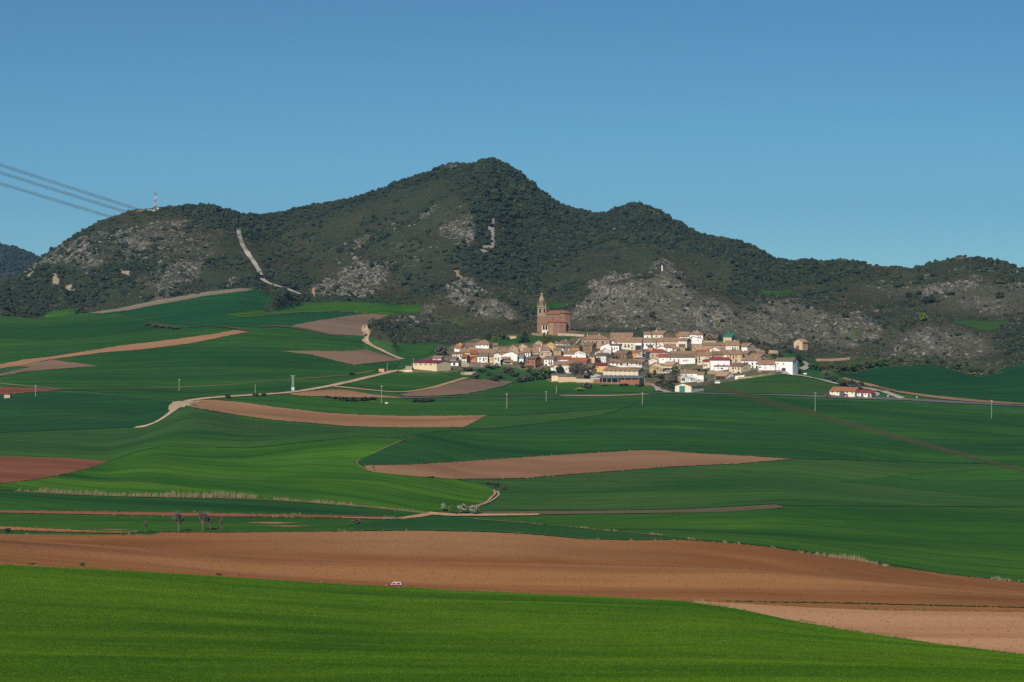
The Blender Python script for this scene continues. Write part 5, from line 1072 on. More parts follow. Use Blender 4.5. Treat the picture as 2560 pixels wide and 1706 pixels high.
    for (x0, x1, y0, y1, m) in canopy:   # tiled lean-to against the front
        q_ = MB(); bw = (x1 - x0) / s; dz = (y1 - y0) / s; q_.slab([(-bw / 2, -2.4, 0.15), (bw / 2, -2.4, 0.15), (bw / 2, 0, dz + .15), (-bw / 2, 0, dz + .15)], 0.14); q_.bar((-bw / 2 + .2, -2.2, 0), (-bw / 2 + .2, -2.2, -2.6), .09); q_.bar((bw / 2 - .2, -2.2, 0), (bw / 2 - .2, -2.2, -2.6), .09)
        c = q_.build('canopy', [ROOF[m]], o); t = ((x0 + x1) / 2 - xl) / (xr - xl); c.location = (-a + w * t, -0.003, (yb - y1) / s)
    if base:
        q_ = MB(); q_.box(-a - .02, a + .02, -0.05, 0.3, -0.3, base[1]); q_.build('plinth', [DOORM[base[0]]], o)
    if chim is None: chim = 1 if (typ in 'GFH' and hr.random() < 0.45 and w > 6) else 0
    for i in range(chim):
        q_ = MB(); x = hr.uniform(-a * .6, a * .6); y = d * hr.uniform(.35, .5); zt = h + rise + hr.uniform(.5, .9); q_.box(x - .35, x + .35, y - .3, y + .3, h + rise * .3, zt); q_.box(x - .45, x + .45, y - .4, y + .4, zt, zt + .14); q_.box(x - .25, x + .25, y - .22, y + .22, zt + .14, zt + .3)
        q_.build('chimney', [M_CHIM], ro)
    HOUSES.append((o, loc, w, d)); return o
H = house
# --- left quarter
H('long cream barn with maroon roof at the left end of the village', 'N', 'm', 1031, 1092, 908, 930, 902.5, xs=1126, d=15, win=[(1036, 912.2, 2, 2.5), (1039.2, 912.2, 2, 2.5), (1049, 912.2, 2, 2.5), (1052.2, 912.2, 2, 2.5), (1062, 912.2, 2, 2.5), (1065, 912.2, 2, 2.5), (1075, 912.4, 2, 2.5), (1078, 912.4, 2, 2.5), (1087, 912.8, 1.6, 2.5)], chim=0, name='barn', cat='barn')
H('small brown shed against the left end of the cream barn', 'T', 'g', 1014, 1030, 915.5, 925, 914.5, 'flat', d=6, chim=0, name='shed', cat='shed')
H('small white house with blue door above the cream barn', 'W', 't', 1082, 1102.5, 896.5, 914, 890.7, xs=1108, win=[(1087.2, 900.5, 2, 2.5)], door=[(1090.8, 1093, 898, 906, 't')])
H('low sandy outbuilding right of the small white house', 'A', 'd', 1103, 1120, 901, 913, 896, chim=0, name='outbuilding', cat='outbuilding')
H('sandy house with brown gable left of the red roofed house', 'A', 'd', 1123, 1140, 898, 912, 893, xs=1147, chim=0)
H('white garage with grey roof below the pink house', 'W', 'g', 1122, 1146, 906, 915, 903, chim=0, door=[(1133, 1138, 908, 914, 'k')], name='garage', cat='garage')
H('pale pink house with two small square windows', 'D', 'd', 1131, 1160, 885, 899, 881, win=[(1135.3, 889.1, 2.2, 2.4), (1141.2, 889.1, 2.2, 2.4), (1151, 890.5, 2.2, 4, 's'), (1156.5, 890, 2, 3)])
H('cream house with red roof and blue garage door', 'D', 'r', 1153.6, 1166.3, 894, 908, 887.6, xs=1175, win=[(1159.4, 896.8, 9, 2.6)], door=[(1154.5, 1164.2, 903, 907.8, 'u')], sw='T', chim=0)
H('orange brick house with wooden galleries', 'O', 'r', 1175.7, 1193, 884.2, 906, 877.4, win=[(1178.6, 897, 2.4, 5.5), (1182.9, 897, 2.4, 5.5), (1190, 899, 2.2, 5), (1184, 886.3, 15, 3)], balc=[(1177, 1192, 892, WALL['O'])])
H('white house with black window surrounds on the left terrace', 'W', 'd', 1193.5, 1219, 890.6, 907, 882.5, win=[(1199.9, 897, 2.4, 4.5), (1214.8, 897, 2, 4), (1199.5, 905, 3, 2), (1215, 905, 3, 2)], door=[(1207.8, 1210.8, 895.5, 903.5, 'k')])
H('yellow house with red door on the left terrace', 'Y', 'd', 1219.2, 1234.2, 890.8, 907, 883, win=[(1222.4, 892.4, 2, 2.5), (1230, 892.4, 2, 2.5), (1230, 899, 1.6, 4)], door=[(1219.9, 1223.7, 898, 905, 'r')], chim=0)
H('narrow tall white house beside the big white gable', 'V', 't', 1234.7, 1250.8, 886.3, 914, 883, 'F', win=[(1239, 897, 4, 4, 'w'), (1246.2, 899, 1.8, 8, 's')], chim=0)
H('big white gabled house with a tiled lean-to in front', 'W', 't', 1251, 1293.4, 887, 904, 879.5, 'F', apex=0.68, canopy=[(1253, 1276, 892.5, 897.5, 't')], win=[(1255, 886.5, 4, 3)], chim=0, d=12)
H('low grey garage under the big white gable', 'G', 't', 1247, 1282, 904.5, 911, 901, d=4, door=[(1262, 1276, 905, 909.5, 'k')], chim=0, name='garage', cat='garage')
H('white house with bright orange roof at upper left', 'W', 'o', 1136, 1151.4, 869, 882, 861, xs=1164, win=[(1140, 871.4, 2.2, 3), (1143.6, 871.4, 2.2, 3), (1147.2, 871.4, 2.2, 3)], chim=2)
H('dark roofed sandy house between two white houses at upper left', 'A', 'd', 1165, 1188.5, 867, 880, 859.5, win=[(1168, 869, 5, 4)], chim=0)
H('large white house with hipped roof at the upper left', 'W', 't', 1189.3, 1222, 861.7, 879, 851.5, 'H', xs=1231, d=11, win=[(1193, 864.3, 2, 3), (1200, 864.3, 2, 3), (1210, 864.3, 2, 3), (1218, 864.3, 2, 3)])
H('stone annex right of the large hipped white house', 'T', 't', 1232.5, 1244, 865, 878, 859, 'S', chim=0, name='annex', cat='annex', win=[(1238, 867.5, 8, 2)])
H('long tiled row below the large hipped white house', 'A', 't', 1150, 1204, 880.5, 893, 872, win=[(1160, 883, 2, 2), (1190, 883, 2, 2)])
H('tile roofed sandy house right of the long row', 'A', 't', 1205, 1240, 882, 893, 873, xs=None, win=[(1217, 884.5, 4, 2, 'w'), (1228, 884.5, 4, 2, 'w')])
H('ruined tan gable with a tall dark gap', 'T', 't', 1272, 1296, 870.5, 893, 862.5, 'F', apex=.4, win=[(1280.2, 868.8, 2, 4.5), (1274.5, 874, 2, 2.5)], chim=0)
H('brown roofed house behind the big white gable', 'T', 't', 1250, 1271, 880, 892, 874, chim=0)
H('low tan hut above the big white gable', 'T', 't', 1246, 1266, 873, 880, 869.5, chim=0, name='hut', cat='hut')
H('rough tan house with a sloping roof left of the long orange roof', 'P', 't', 1298, 1318, 866, 886, 859.5, 'F', apex=.35, win=[(1301, 868, 1.5, 2)], chim=0)
H('tan house with orange-brown roof and white lower wall', 'D', 't', 1333, 1351, 867.5, 881, 861, win=[(1338, 871, 2, 2)])
H('pale blank gable under the church slope', 'P', 't', 1338, 1356, 857, 872, 851, 'F', chim=0)
H('bright yellow gable behind the stone gable', 'Y', 't', 1366, 1387, 860.5, 877, 855, 'F', apex=.45, chim=0)
H('stone gable house with a long brown roof', 'T', 'd', 1353, 1376, 871, 884, 860, 'F', apex=.3, win=[(1360, 866, 1.8, 1.8)], chim=0, d=12)
H('white house with black timber windows under a long orange-brown roof', 'W', 't', 1309, 1326, 880.5, 900, 871.5, win=[(1310.8, 886, 1.8, 7), (1316, 886, 1.8, 7), (1321.5, 886, 1.8, 7), (1316, 896, 2, 5)])
H('cream house joined to the black-windowed white house', 'D', 't', 1326.3, 1347, 880.5, 896, 872, win=[(1333, 884, 2, 2.4)], canopy=[(1328, 1347, 884.5, 888.5, 't')])
H('narrow blue-fronted house with orange roof', 'U', 'o', 1298, 1308.5, 885, 907, 880, win=[(1301, 892, 2, 4, 'w'), (1305.5, 892, 2, 4, 'w'), (1303, 901, 4, 5, 'w')], chim=0, base=('w', 2.6))
H('white house with dark overhanging eaves above the pink ruin', 'W', 't', 1354, 1375, 876.5, 890, 869.5, chim=0)
H('roofless pinkish stone ruin in the middle of the left half', 'P', 'g', 1349, 1379, 881, 896, 880.4, 'flat', win=[(1355, 886, 4, 4), (1370, 885, 2, 3)], chim=0, name='ruin', cat='ruin')
H('unfinished red brick building on pillars', 'B', 'd', 1314, 1338, 897, 921, 892.5, xs=1353.5, d=9, win=[(1328, 898.6, 18, 2.4), (1318.5, 905.5, 9, 3.4), (1331.6, 906.5, 4, 3)], door=[(1316, 1336, 914.5, 921, 'd')], swin=[(1347, 906, 1.6, 2)], sdoor=[(1339.5, 1351, 915, 921, 'd')], chim=0)
H('white house with iron balcony right of the brick building', 'W', 'd', 1360, 1383, 898, 916, 891.5, xs=1394, win=[(1366, 904, 2, 4.5), (1373.3, 904, 2, 6), (1378.8, 904, 2, 6)], door=[(1362.3, 1367.8, 910.3, 915.6, 'r')], balc=[(1371, 1381.5, 909.5, M_IRON)], swin=[(1389, 903.5, 2, 4)])
H('low white house with red-brown roof behind the balcony house', 'V', 'r', 1395, 1427, 898, 909, 892.3, win=[(1399, 900.5, 2, 2)], chim=0)
H('white house wing with tan roof left of the high white gable', 'W', 't', 1409.5, 1436, 885, 898, 878, win=[(1416, 892, 1.6, 2.2), (1428, 891.5, 2, 3)], chim=0)
H('high white gable in the centre of the village', 'W', 't', 1436.3, 1465, 883, 899, 876.5, 'F', win=[(1441.7, 884.6, 1.6, 2), (1450.6, 885, 1.6, 2), (1442, 893, 2, 4)], apex=.3, d=12)
H('tan house under a long vivid red roof behind the bare tree', 'T', 'r', 1418, 1465, 905, 916, 896, xs=1479, win=[(1450, 908.5, 2, 3), (1460, 908, 2, 3)])
H('big pale house with tan roof behind the round dark bush', 'D', 't', 1386, 1438, 912.5, 933, 905, win=[(1423.4, 922, 3, 4), (1423.4, 929.4, 3, 3.5), (1416.5, 922.5, 2, 3), (1432, 921.5, 2, 3)], d=11)
H('tiny white house at the left of the big pale house', 'W', 't', 1377, 1386, 917.5, 930, 914, win=[(1384, 922, 1.4, 3)], chim=0)
H('pale pinkish farmhouse with brown roof beside the bare tree', 'P', 'd', 1440, 1477, 920, 934, 913, xs=1490, win=[(1455, 924, 2, 3), (1465, 925, 2, 3), (1474, 929, 2, 3)])
H('sloping roofed tan shed at the left end of the farm wall', 'N', 'g', 1379, 1395, 938, 953, 935.5, 'S', d=9, chim=0, name='shed', cat='shed')
H('low tan farm shed with dark roof and brick patches', 'A', 'g', 1395.5, 1440, 941, 955, 937.5, 'S', d=8, win=[(1421, 941.8, 2.4, 2.6), (1430, 942, 1.6, 2.2), (1437, 942, 3, 3)], door=[(1396.5, 1406, 938.5, 941.4, 'B'), (1408, 1416, 938.5, 942, 'B')], chim=0, name='shed', cat='shed')
H('small orange brick shed beside the grey gable', 'B', 'g', 1461, 1473, 939.5, 952, 938.5, 'flat', chim=0, name='shed', cat='shed')
H('grey gabled barn left of the long cream farm building', 'G', 'g', 1474, 1508, 939.5, 954, 934, 'F', win=[(1482.5, 938.6, 2.4, 1.6)], chim=0, name='barn', cat='barn')
# --- centre
H('small orange-red house with brown roof in the centre', 'O', 't', 1425, 1448, 868, 883, 864, xs=1456, win=[(1429, 871.8, 2, 2.2), (1438, 871.4, 2, 2.2)], chim=0)
H('cream stone house with hipped brown roof below the church', 'C', 't', 1395.5, 1425, 859.5, 876, 851.5, 'H', win=[(1411, 860.9, 2, 2), (1418, 860.9, 2, 2)])
H('narrow white house end left of the hipped cream house', 'W', 't', 1388.5, 1395, 859, 876, 855.5, win=[(1391.5, 868, 1.6, 4)], chim=0)
H('dark grey shelter roof below the hipped cream house', 'V', 'g', 1391, 1424, 870, 882, 865, win=[(1411, 874, 4, 3, 'w'), (1417.5, 874, 4, 3, 'w')], chim=0, name='shelter', cat='shelter')
H('small stone house left of the grey shelter roof', 'T', 't', 1384, 1403, 875, 889, 870.5, win=[(1394, 880, 2, 3)], chim=0)
H('stone house with dark gable verge in the centre', 'T', 'd', 1458, 1480, 864.5, 879, 857, xs=1492, win=[(1464, 866.8, 2, 2), (1471, 866.8, 2, 2)], chim=0)
H('little orange roofed house beside the high white gable', 'P', 't', 1459, 1473, 880.5, 892, 872.5, win=[(1469, 884, 2, 1.6)], chim=0)
H('large tan mansion with arched windows and hipped roof', 'T', 't', 1454, 1524, 849, 871, 839, 'H', d=13, win=[(1458, 856, 3, 5), (1471, 854.2, 3, 3), (1481, 854.6, 3, 3), (1491.5, 856, 3, 6), (1506.4, 857.4, 4, 8), (1517, 854.5, 1.6, 3)], chim=2)
H('brown roofed stone house above the long cream front', 'T', 't', 1526, 1580, 843.5, 858, 833, xs=1587, d=12, chim=0)
H('long cream house with iron balconies on the upper street', 'D', 't', 1535, 1586.7, 854.5, 874, 845, win=[(1554.4, 855.9, 2.2, 2), (1562.4, 855.9, 2.2, 2), (1571.8, 855.9, 2.2, 2), (1580, 855.9, 2.2, 2), (1554, 862, 2.2, 4), (1563, 863.6, 2.2, 6), (1571.5, 863.6, 2.2, 6), (1580, 863, 2.2, 4.5), (1580, 870.8, 3, 4), (1540.7, 859.3, 3, 2)], balc=[(1560.5, 1565.5, 866.8, M_IRON), (1569, 1574, 866.8, M_IRON)])
H('white house with a wide dark garage on the upper street', 'W', 't', 1587, 1604, 855, 876, 844.5, door=[(1588.8, 1602.8, 864.2, 875.5, 'k')], chim=0)
H('white house with red-brown shutters and a white dormer', 'W', 't', 1604.3, 1639, 855, 873, 846, win=[(1608.3, 861.7, 2.2, 4, 's'), (1616.8, 862.5, 2.4, 5, 's'), (1626, 861.2, 2.4, 4, 's'), (1634.7, 861.2, 2.2, 4, 's'), (1609, 856.2, 1.8, 1.8), (1617, 856.2, 1.8, 1.8)])
H('cream terrace row right of the white dormer house', 'D', 't', 1639.5, 1695, 854.3, 869, 846, win=[(1648.3, 860.5, 2, 3), (1667, 859.6, 2, 2), (1676, 859.6, 2, 2), (1688.6, 859.6, 2, 2), (1659.4, 857, 0.8, 5)])
H('tall cream house closing the terrace row at its right', 'D', 't', 1696, 1717, 851.8, 874, 847, xs=1730, win=[(1703.5, 854.5, 1.4, 1.6), (1712, 854.5, 1.4, 1.6), (1708, 862.5, 1.6, 2)], sw='P', chim=0)
H('white end of the highest pair of houses on the upper edge', 'W', 't', 1610, 1627, 836.5, 853, 830.5, win=[(1619, 842.5, 2, 3)], chim=0)
H('cream house with stone side wall at the upper edge', 'D', 't', 1627.3, 1657.5, 836, 853, 828, xs=1676, sw='T', win=[(1633, 838, 1.8, 2), (1643, 837.6, 1.8, 2), (1654, 842, 1.8, 4), (1642, 841.5, 4, 3, 'w')])
H('left wing of the large white house at the upper right', 'W', 't', 1699, 1724, 840.7, 855, 831, win=[(1708, 843.5, 1.8, 3.6), (1715.3, 844, 1.8, 3.6)], chim=0)
H('large white house with dark roof gallery at the upper right', 'W', 't', 1724.3, 1757.5, 836.5, 857, 829, 'H', win=[(1749, 837.7, 15, 2.2), (1746.5, 843, 2, 3, 's'), (1751.5, 843, 2, 3, 's')])
H('white annex with red gable edge below the large white house', 'W', 'r', 1723, 1755, 847, 861, 841.8, 'F', apex=.3, win=[(1728.5, 845.8, 1.6, 2), (1745.5, 852.3, 1.4, 2.4)], d=5, chim=0, name='annex', cat='annex')
H('orange roofed annex at the left of the large white house', 'S', 'o', 1690, 1699, 842, 855, 835.5, chim=0, name='annex', cat='annex')
H('ruined tan walls under the white annex', 'T', 'd', 1730, 1756, 861, 877, 860.4, 'flat', d=4, win=[(1744.5, 865.6, 2.4, 2), (1733, 866, 2, 2), (1737, 872, 2, 3)], chim=0, name='ruin', cat='ruin')
H('white gable below the terrace row', 'W', 't', 1641, 1666, 871, 883, 865, 'F', win=[(1650.5, 867.6, 1.6, 2)], d=9, chim=0)
H('brown roofed white house below the terrace row', 'W', 't', 1662, 1690, 868.5, 881, 860.5, win=[(1676, 870, 4, 2)])
H('small white house with tiled porch below the terrace row', 'W', 't', 1681, 1699, 872.5, 882, 868.5, d=5, win=[(1683.5, 875.5, 2.4, 2.6), (1693.5, 876.5, 2.4, 2.8)], canopy=[(1690, 1699, 870.5, 874, 't')], chim=0)
H('grey stone house at the right of the porch house', 'T', 'd', 1699.5, 1713, 866, 881, 861.5, win=[(1709, 870, 1.8, 4)], chim=0)
H('coral house with grey roof below the white dormer house', 'S', 'g', 1621, 1632, 867, 879, 863.5, win=[(1627, 868.6, 4, 2.2)], chim=0)
H('brown stone house with coral gable in the centre right', 'K', 'd', 1537, 1565.5, 885, 900, 878, xs=1580.5, sw='K', win=[(1549.7, 890.5, 3, 5), (1558.6, 891, 3, 5), (1543, 890.5, 2, 5)], swin=[(1569, 891.5, 2, 5), (1577, 890.5, 2, 5)], chim=0)
H('plain coral block beside the brown stone house', 'S', 't', 1581.5, 1597, 881.8, 896, 877, win=[(1588, 887.6, 2, 2)], chim=0)
H('slim rubble house between the coral block and the garage', 'P', 't', 1597.3, 1606, 878, 896, 875, win=[(1600.5, 882, 1.2, 2.4)], door=[(1598.5, 1602, 888, 893.5, 'r')], chim=0)
H('garage with wide dark opening and cream lintel', 'D', 'd', 1611, 1624.5, 880.5, 893, 876.8, door=[(1614, 1624, 882, 889.5, 'd')], chim=0, name='garage', cat='garage')
H('pale brown house with wide hipped red-brown roof', 'P', 'r', 1625, 1671, 881, 900, 874.3, 'H', win=[(1632, 889.7, 2.2, 6), (1641, 888.8, 2.2, 4), (1647, 888.4, 1.8, 3), (1658, 887, 2, 3)], d=11)
H('low brown roofed row behind the long white house', 'T', 't', 1677, 1741, 885, 897, 878.5, d=8)
H('house with plain red roof in the right half of the village', 'T', 'r', 1742, 1774, 884.5, 897, 876.3, d=9, chim=0)
H('very long white house with dark doors in the right half', 'W', 'd', 1666, 1738, 893.3, 911, 886, win=[(1676, 898.5, 2, 4), (1685.7, 901, 2.2, 5), (1709.5, 902, 2.2, 3.6), (1715, 902, 2.2, 3.6), (1719.7, 901, 1.6, 2.4)], door=[(1695.2, 1697.6, 898.5, 908, 'k')], d=10)
H('white house end with red roof joined to the very long white house', 'W', 'r', 1647, 1665.8, 893, 909, 885.8, win=[(1657.6, 899, 1.8, 2.6)], chim=1)
H('cream house with green balcony and green shutters', 'C', 't', 1744, 1780, 889.3, 911, 882, win=[(1748.6, 893.5, 2, 4), (1748.6, 898.5, 2.6, 4.4, 'g'), (1748.6, 905.5, 2.6, 4.4, 'g'), (1765.6, 893.5, 1.8, 2.4), (1770.4, 893.5, 1.8, 2.4), (1774.6, 893.5, 1.8, 2.4)], balc=[(1760.5, 1779.6, 899, M_GREENSH)])
H('long brown brick house with deep eaves at right', 'K', 'd', 1780.5, 1809, 886, 906, 879.5, win=[(1783, 892, 2, 3), (1797, 892, 2, 4, 'w'), (1804, 892, 2, 4, 'w')], chim=0)
H('tan mansion block with tall red-brown windows at right', 'A', 't', 1819.5, 1856, 886, 909, 876.5, win=[(1826.5, 891, 2, 4, 's'), (1833.5, 893.2, 2.4, 7, 's'), (1840, 891.4, 2, 5, 's'), (1853.3, 892, 1.6, 4, 's'), (1839.8, 902, 2.6, 6, 's')], d=11)
H('narrow cream house between the brick and tan blocks', 'D', 't', 1809.3, 1819.2, 886, 906, 878.5, chim=0)
H('brick corner house with a white side wall', 'K', 't', 1856.3, 1869, 884.5, 903, 878, xs=1882, sw='W', win=[(1862, 893, 2.4, 6)], chim=0)
H('white barn with crimson sheet roof', 'W', 'R', 1776, 1825, 900.5, 923, 895, d=10, win=[(1795, 913, 3, 3.2), (1809.3, 913, 3, 3.2)], chim=0, name='barn', cat='barn')
H('low white annex below the crimson roofed barn', 'W', 'R', 1786, 1821, 916, 926.5, 914.6, 'S', d=4, win=[(1795.5, 921, 1.4, 3.4), (1805, 921.5, 5, 3)], chim=0, name='annex', cat='annex')
H('small cream house with red awning roof left of the crimson barn', 'C', 'R', 1758, 1775, 904.5, 921, 901.5, 'S', win=[(1761, 913.5, 3, 3.6), (1766.4, 913.5, 2.6, 3.6)], door=[(1760, 1764, 917.5, 921, 'w')], chim=0)
H('cream house with wide blank gable at lower right', 'C', 'd', 1824.3, 1852.7, 916, 935, 909, xs=1880, win=[(1834, 921.5, 3, 4, 's'), (1839.7, 921, 2, 3, 's'), (1834, 929, 2, 2.4, 's')], door=[(1845.6, 1848.4, 918.5, 926, 'r'), (1843.5, 1849.5, 930, 934.4, 'k')], swin=[(1862, 921, 1.6, 3), (1868, 921.5, 2, 3.4), (1867, 914, 1.6, 2.6)])
H('white house with red-brown round-headed shutters at right', 'W', 't', 1855, 1899, 902, 923, 896, xs=1914, win=[(1863.3, 908, 2.4, 4, 's'), (1869.6, 908.4, 2.4, 4.4, 's'), (1882, 910.3, 2.6, 5, 's'), (1892, 909.6, 2.6, 4, 's'), (1892, 918, 3, 5, 's'), (1863, 903.6, 1.8, 1.6), (1869, 903.6, 1.8, 1.6), (1882, 903.6, 1.8, 1.6), (1892.5, 903.6, 1.8, 1.6)], door=[(1880.4, 1884.4, 915.5, 922.6, 'r')], base=('r', 0.5))
H('brown gabled house behind the red-shuttered white house', 'W', 't', 1869.3, 1898, 895.3, 909, 886, xs=1922, sw='P', d=12, chim=0)
H('tan stone block above the brown gabled house', 'T', 't', 1891, 1911, 882, 893, 877, chim=0)
H('cream house with tall windows below the green roof', 'D', 't', 1814.3, 1848, 863.3, 883, 853, win=[(1831.6, 871.2, 2, 6), (1837.4, 871.2, 2, 6), (1844.4, 871.2, 1.8, 4)], balc=[(1829.5, 1839.5, 874.6, M_IRON)])
H('tan tower house with bright green roof', 'A', 'n', 1809, 1829, 842.5, 860, 835, 'S', xs=1839, chim=0)
H('white house with stone gable at the upper right end', 'W', 't', 1848.3, 1868.5, 867, 880, 859, xs=1892, sw='P', win=[(1858, 867.9, 16, 1.6)], chim=0)
H('long tan rubble house left of the green roofed tower house', 'T', 't', 1757, 1813.5, 863, 877, 858, win=[(1800, 866, 2, 2), (1806, 869, 1.8, 2.4), (1811, 869, 1.8, 2.4)], d=9, chim=0)
H('white gable with two small holes right of the red roof', 'D', 't', 1768, 1801, 875.5, 886, 868, 'F', apex=.55, win=[(1781, 875.4, 2.2, 3), (1787, 876.5, 1.6, 2), (1772, 875.8, 2.4, 1.6)], d=8, chim=0)
H('brown roofed shed with open front right of the white gable', 'K', 't', 1801.5, 1815, 877.5, 886, 871.5, door=[(1803, 1814, 878, 881, 'd')], chim=0, name='shed', cat='shed')
H('low white house with three tiny windows at right', 'W', 't', 1897, 1938, 911, 928, 902, win=[(1900, 918.4, 3, 3, 's'), (1912.6, 913.6, 2, 2.2), (1927.7, 913.6, 2, 2.2), (1912.6, 920.3, 2, 2.2), (1933, 917, 1.4, 2)], base=('r', 0.5), d=9)
H('tall white barn at the right end of the village', 'W', 'd', 1938.3, 1981.5, 903.3, 931, 896.5, xs=1999, win=[(1945, 910.3, 2.2, 3.2), (1960, 910.3, 2.2, 3.2)], door=[(1956, 1964.5, 921, 929.6, 'k'), (1939.5, 1950, 919, 929.6, 'w')], sdoor=[(1995, 1998, 909, 918, 'k')], chim=0, d=11, name='barn', cat='barn')
H('tan chapel with brown door alone on the slope at right', 'A', 'k', 1986, 2006, 855.5, 874.5, 848.5, 'F', xs=2022, win=[(1996.7, 860, 1.6, 2)], door=[(1991.5, 1998, 865, 874, 'b')], swin=[(2013, 862, 2, 5)], chim=0, name='chapel', cat='chapel')
H('white house with open dark porch below the cream gable', 'W', 'k', 1790, 1815, 940.5, 950, 931, xs=1838, d=10, door=[(1791, 1814, 941.5, 949.6, 'd')], swin=[(1826, 944.5, 1.2, 4), (1829.5, 944.5, 1.6, 4)], chim=0)
H('long low white house by the lower slope of the village', 'W', 't', 1702, 1743, 933, 956, 927, win=[(1714.8, 938.5, 1.8, 5), (1729, 938, 1.4, 3), (1728.6, 948.5, 2, 6), (1743 - 8, 950, 2, 2)], door=[(1704.5, 1712, 946, 952.5, 't')], d=9)
H('right wing of the long low white house with its own tiled roof', 'W', 't', 1743.3, 1759, 937, 956, 931, xs=1765.5, win=[(1747.3, 952, 2.4, 3)], chim=0, d=8)
H('orange stone shed at the left of the long low white house', 'T', 't', 1693.5, 1701.6, 938, 955, 935.5, chim=0, win=[(1697, 945, 1.6, 2.4)], name='shed', cat='shed')
H('cream barn with green door beside the road', 'D', 'd', 1689, 1728, 966, 982, 959.5, 'F', xs=1763, d=17, door=[(1700, 1712.4, 966.3, 981.8, 'g')], swin=[(1734, 973, 2, 3), (1748, 972, 2, 1.8), (1756, 971, 2, 1.6)], chim=0, name='barn', cat='barn')
H('cream house with pinkish roof behind the round green tree', 'C', 'k', 1658, 1682, 914, 930, 906, xs=1703, win=[(1661.5, 915.8, 2.2, 2), (1668.5, 915.8, 2.2, 2), (1674, 915.8, 2.2, 2), (1669, 923.5, 12, 5)], swin=[(1690, 914.5, 1.6, 4), (1697, 915, 1.8, 3)], chim=2)
H('tan gabled house with a red roof edge in the centre right', 'A', 'r', 1624, 1657.5, 915, 934, 907, 'F', win=[(1644, 920.5, 1.8, 3)], chim=0)
H('small cream gable above the tan gabled house', 'D', 't', 1621, 1643.5, 901, 913, 896, 'F', apex=.45, win=[(1627.5, 902, 1.2, 1.2)], chim=0)
H('long white house with an open upper gallery in the centre', 'W', 't', 1521, 1604.5, 908, 925, 900, xs=1623.5, sw='V', win=[(1525, 911, 2.4, 3), (1534, 911, 2.4, 3), (1544, 912.2, 2.4, 5, 's'), (1554, 912.5, 4, 4.5), (1569.5, 912, 3, 5), (1580, 910.5, 2.6, 3), (1591.5, 910.5, 2.6, 3), (1600, 911.5, 2.6, 4)], swin=[(1609.5, 911.5, 2, 4), (1615, 911.5, 1, 6), (1619.5, 911.5, 2, 4)], d=11)
H('long cream farm building with seven square windows', 'C', 't', 1509, 1595.5, 927.5, 948, 920.5, xs=1613.5, sw='G', win=[(x, 929.2, 2.8, 2.6) for x in (1517.6, 1529, 1540.2, 1551.7, 1563.4, 1574.6, 1586.5)] + [(x, 939.4, 2.8, 1.6) for x in (1517.6, 1529, 1540.2, 1551.7, 1563.4, 1574.6, 1586.5)], d=11, chim=0, name='farm_building', cat='farm building')
H('ochre house with maroon sheet roof left of the long cream farm', 'Y', 'm', 1487, 1520, 914, 931, 908.3, win=[(1494, 918.6, 3.4, 1.8)], d=8, chim=0)
H('white house behind two dark round trees', 'W', 'd', 1488, 1515, 890, 908, 884.3, xs=1527, win=[(1494, 900, 2, 3), (1506, 904.5, 2, 2), (1511.5, 904.5, 2, 2)], chim=0)
H('narrow tan house beside the white house with dark trees', 'A', 't', 1474, 1487, 891.5, 908, 888, win=[(1477.5, 898, 2, 3.4)], chim=0)
H('white house with two dark windows under the mansion', 'W', 'd', 1528.5, 1547.5, 863.8, 882, 861, xs=1555, win=[(1536, 872, 2.2, 6), (1542.6, 871.4, 2.2, 4)], chim=0)
H('white gable joined at the left to the two-windowed white house', 'W', 't', 1501, 1528, 866, 881, 858.5, 'F', apex=.75, win=[(1524, 861.5, 1.6, 1.6)], chim=0)
H('low white gable with red-brown roof below the mansion', 'V', 'r', 1504, 1527, 878.5, 889, 872, 'F', apex=.4, chim=0)
H('low cream gable left of the red-brown gable', 'V', 't', 1487, 1505, 881.5, 891, 876.5, 'F', apex=.6, chim=0)
H('slim white house at the right corner of the mansion', 'W', 't', 1524.4, 1534.6, 852.5, 866, 849, win=[(1528.5, 855.5, 1.6, 4, 's')], chim=0)
# --- outlying
H('cream roadside barn with orange roof and dark teal door', 'D', 'o', 2077, 2137, 978.8, 993.8, 970.4, xs=2159, d=14, win=[(2083.5, 981, 3, 3), (2095.7, 981, 3, 3), (2119, 981.2, 3, 3), (2131, 981.6, 3, 3)], door=[(2101, 2112.7, 979.4, 993.7, 't')], chim=0, name='barn', cat='barn')
H('white roadside garage with crimson roof and brown doors', 'W', 'R', 2138, 2176.5, 982.3, 996, 977.7, xs=2203, d=11, win=[(2149.2, 986.2, 2.2, 2.8), (2164.9, 986.4, 2.2, 2.8)], door=[(2139.6, 2144.4, 985, 995, 'b'), (2154.8, 2160, 985, 995, 'b'), (2170.4, 2175.3, 985, 995, 'b')], sdoor=[(2179.5, 2192, 983.5, 995, 'b')], swin=[(2198.5, 989.5, 2, 2.4)], chim=0, name='garage', cat='garage')
H('small stone hut at the left edge of the green fields', 'P', 't', 10, 25, 987.5, 996.5, 986.5, 'flat', d=4, chim=0, name='hut', cat='hut')
H('small pink brick hut beside the track left of the cream barn', 'S', 'g', 947, 960, 922.5, 931.5, 921.5, 'flat', xs=965, d=4, chim=0, name='hut', cat='hut', sdoor=[(961, 964, 925, 931, 'k')])
H('tiny cream box hut by the pole in the middle fields', 'D', 'g', 962.5, 969.5, 1006, 1010.5, 1005.5, 'flat', d=2, chim=0, name='hut', cat='hut')
H('low tan stone hut on the green slope left of the church', 'A', 't', 1270, 1291, 840, 847, 838.8, 'S', d=4, chim=0, name='hut', cat='hut')

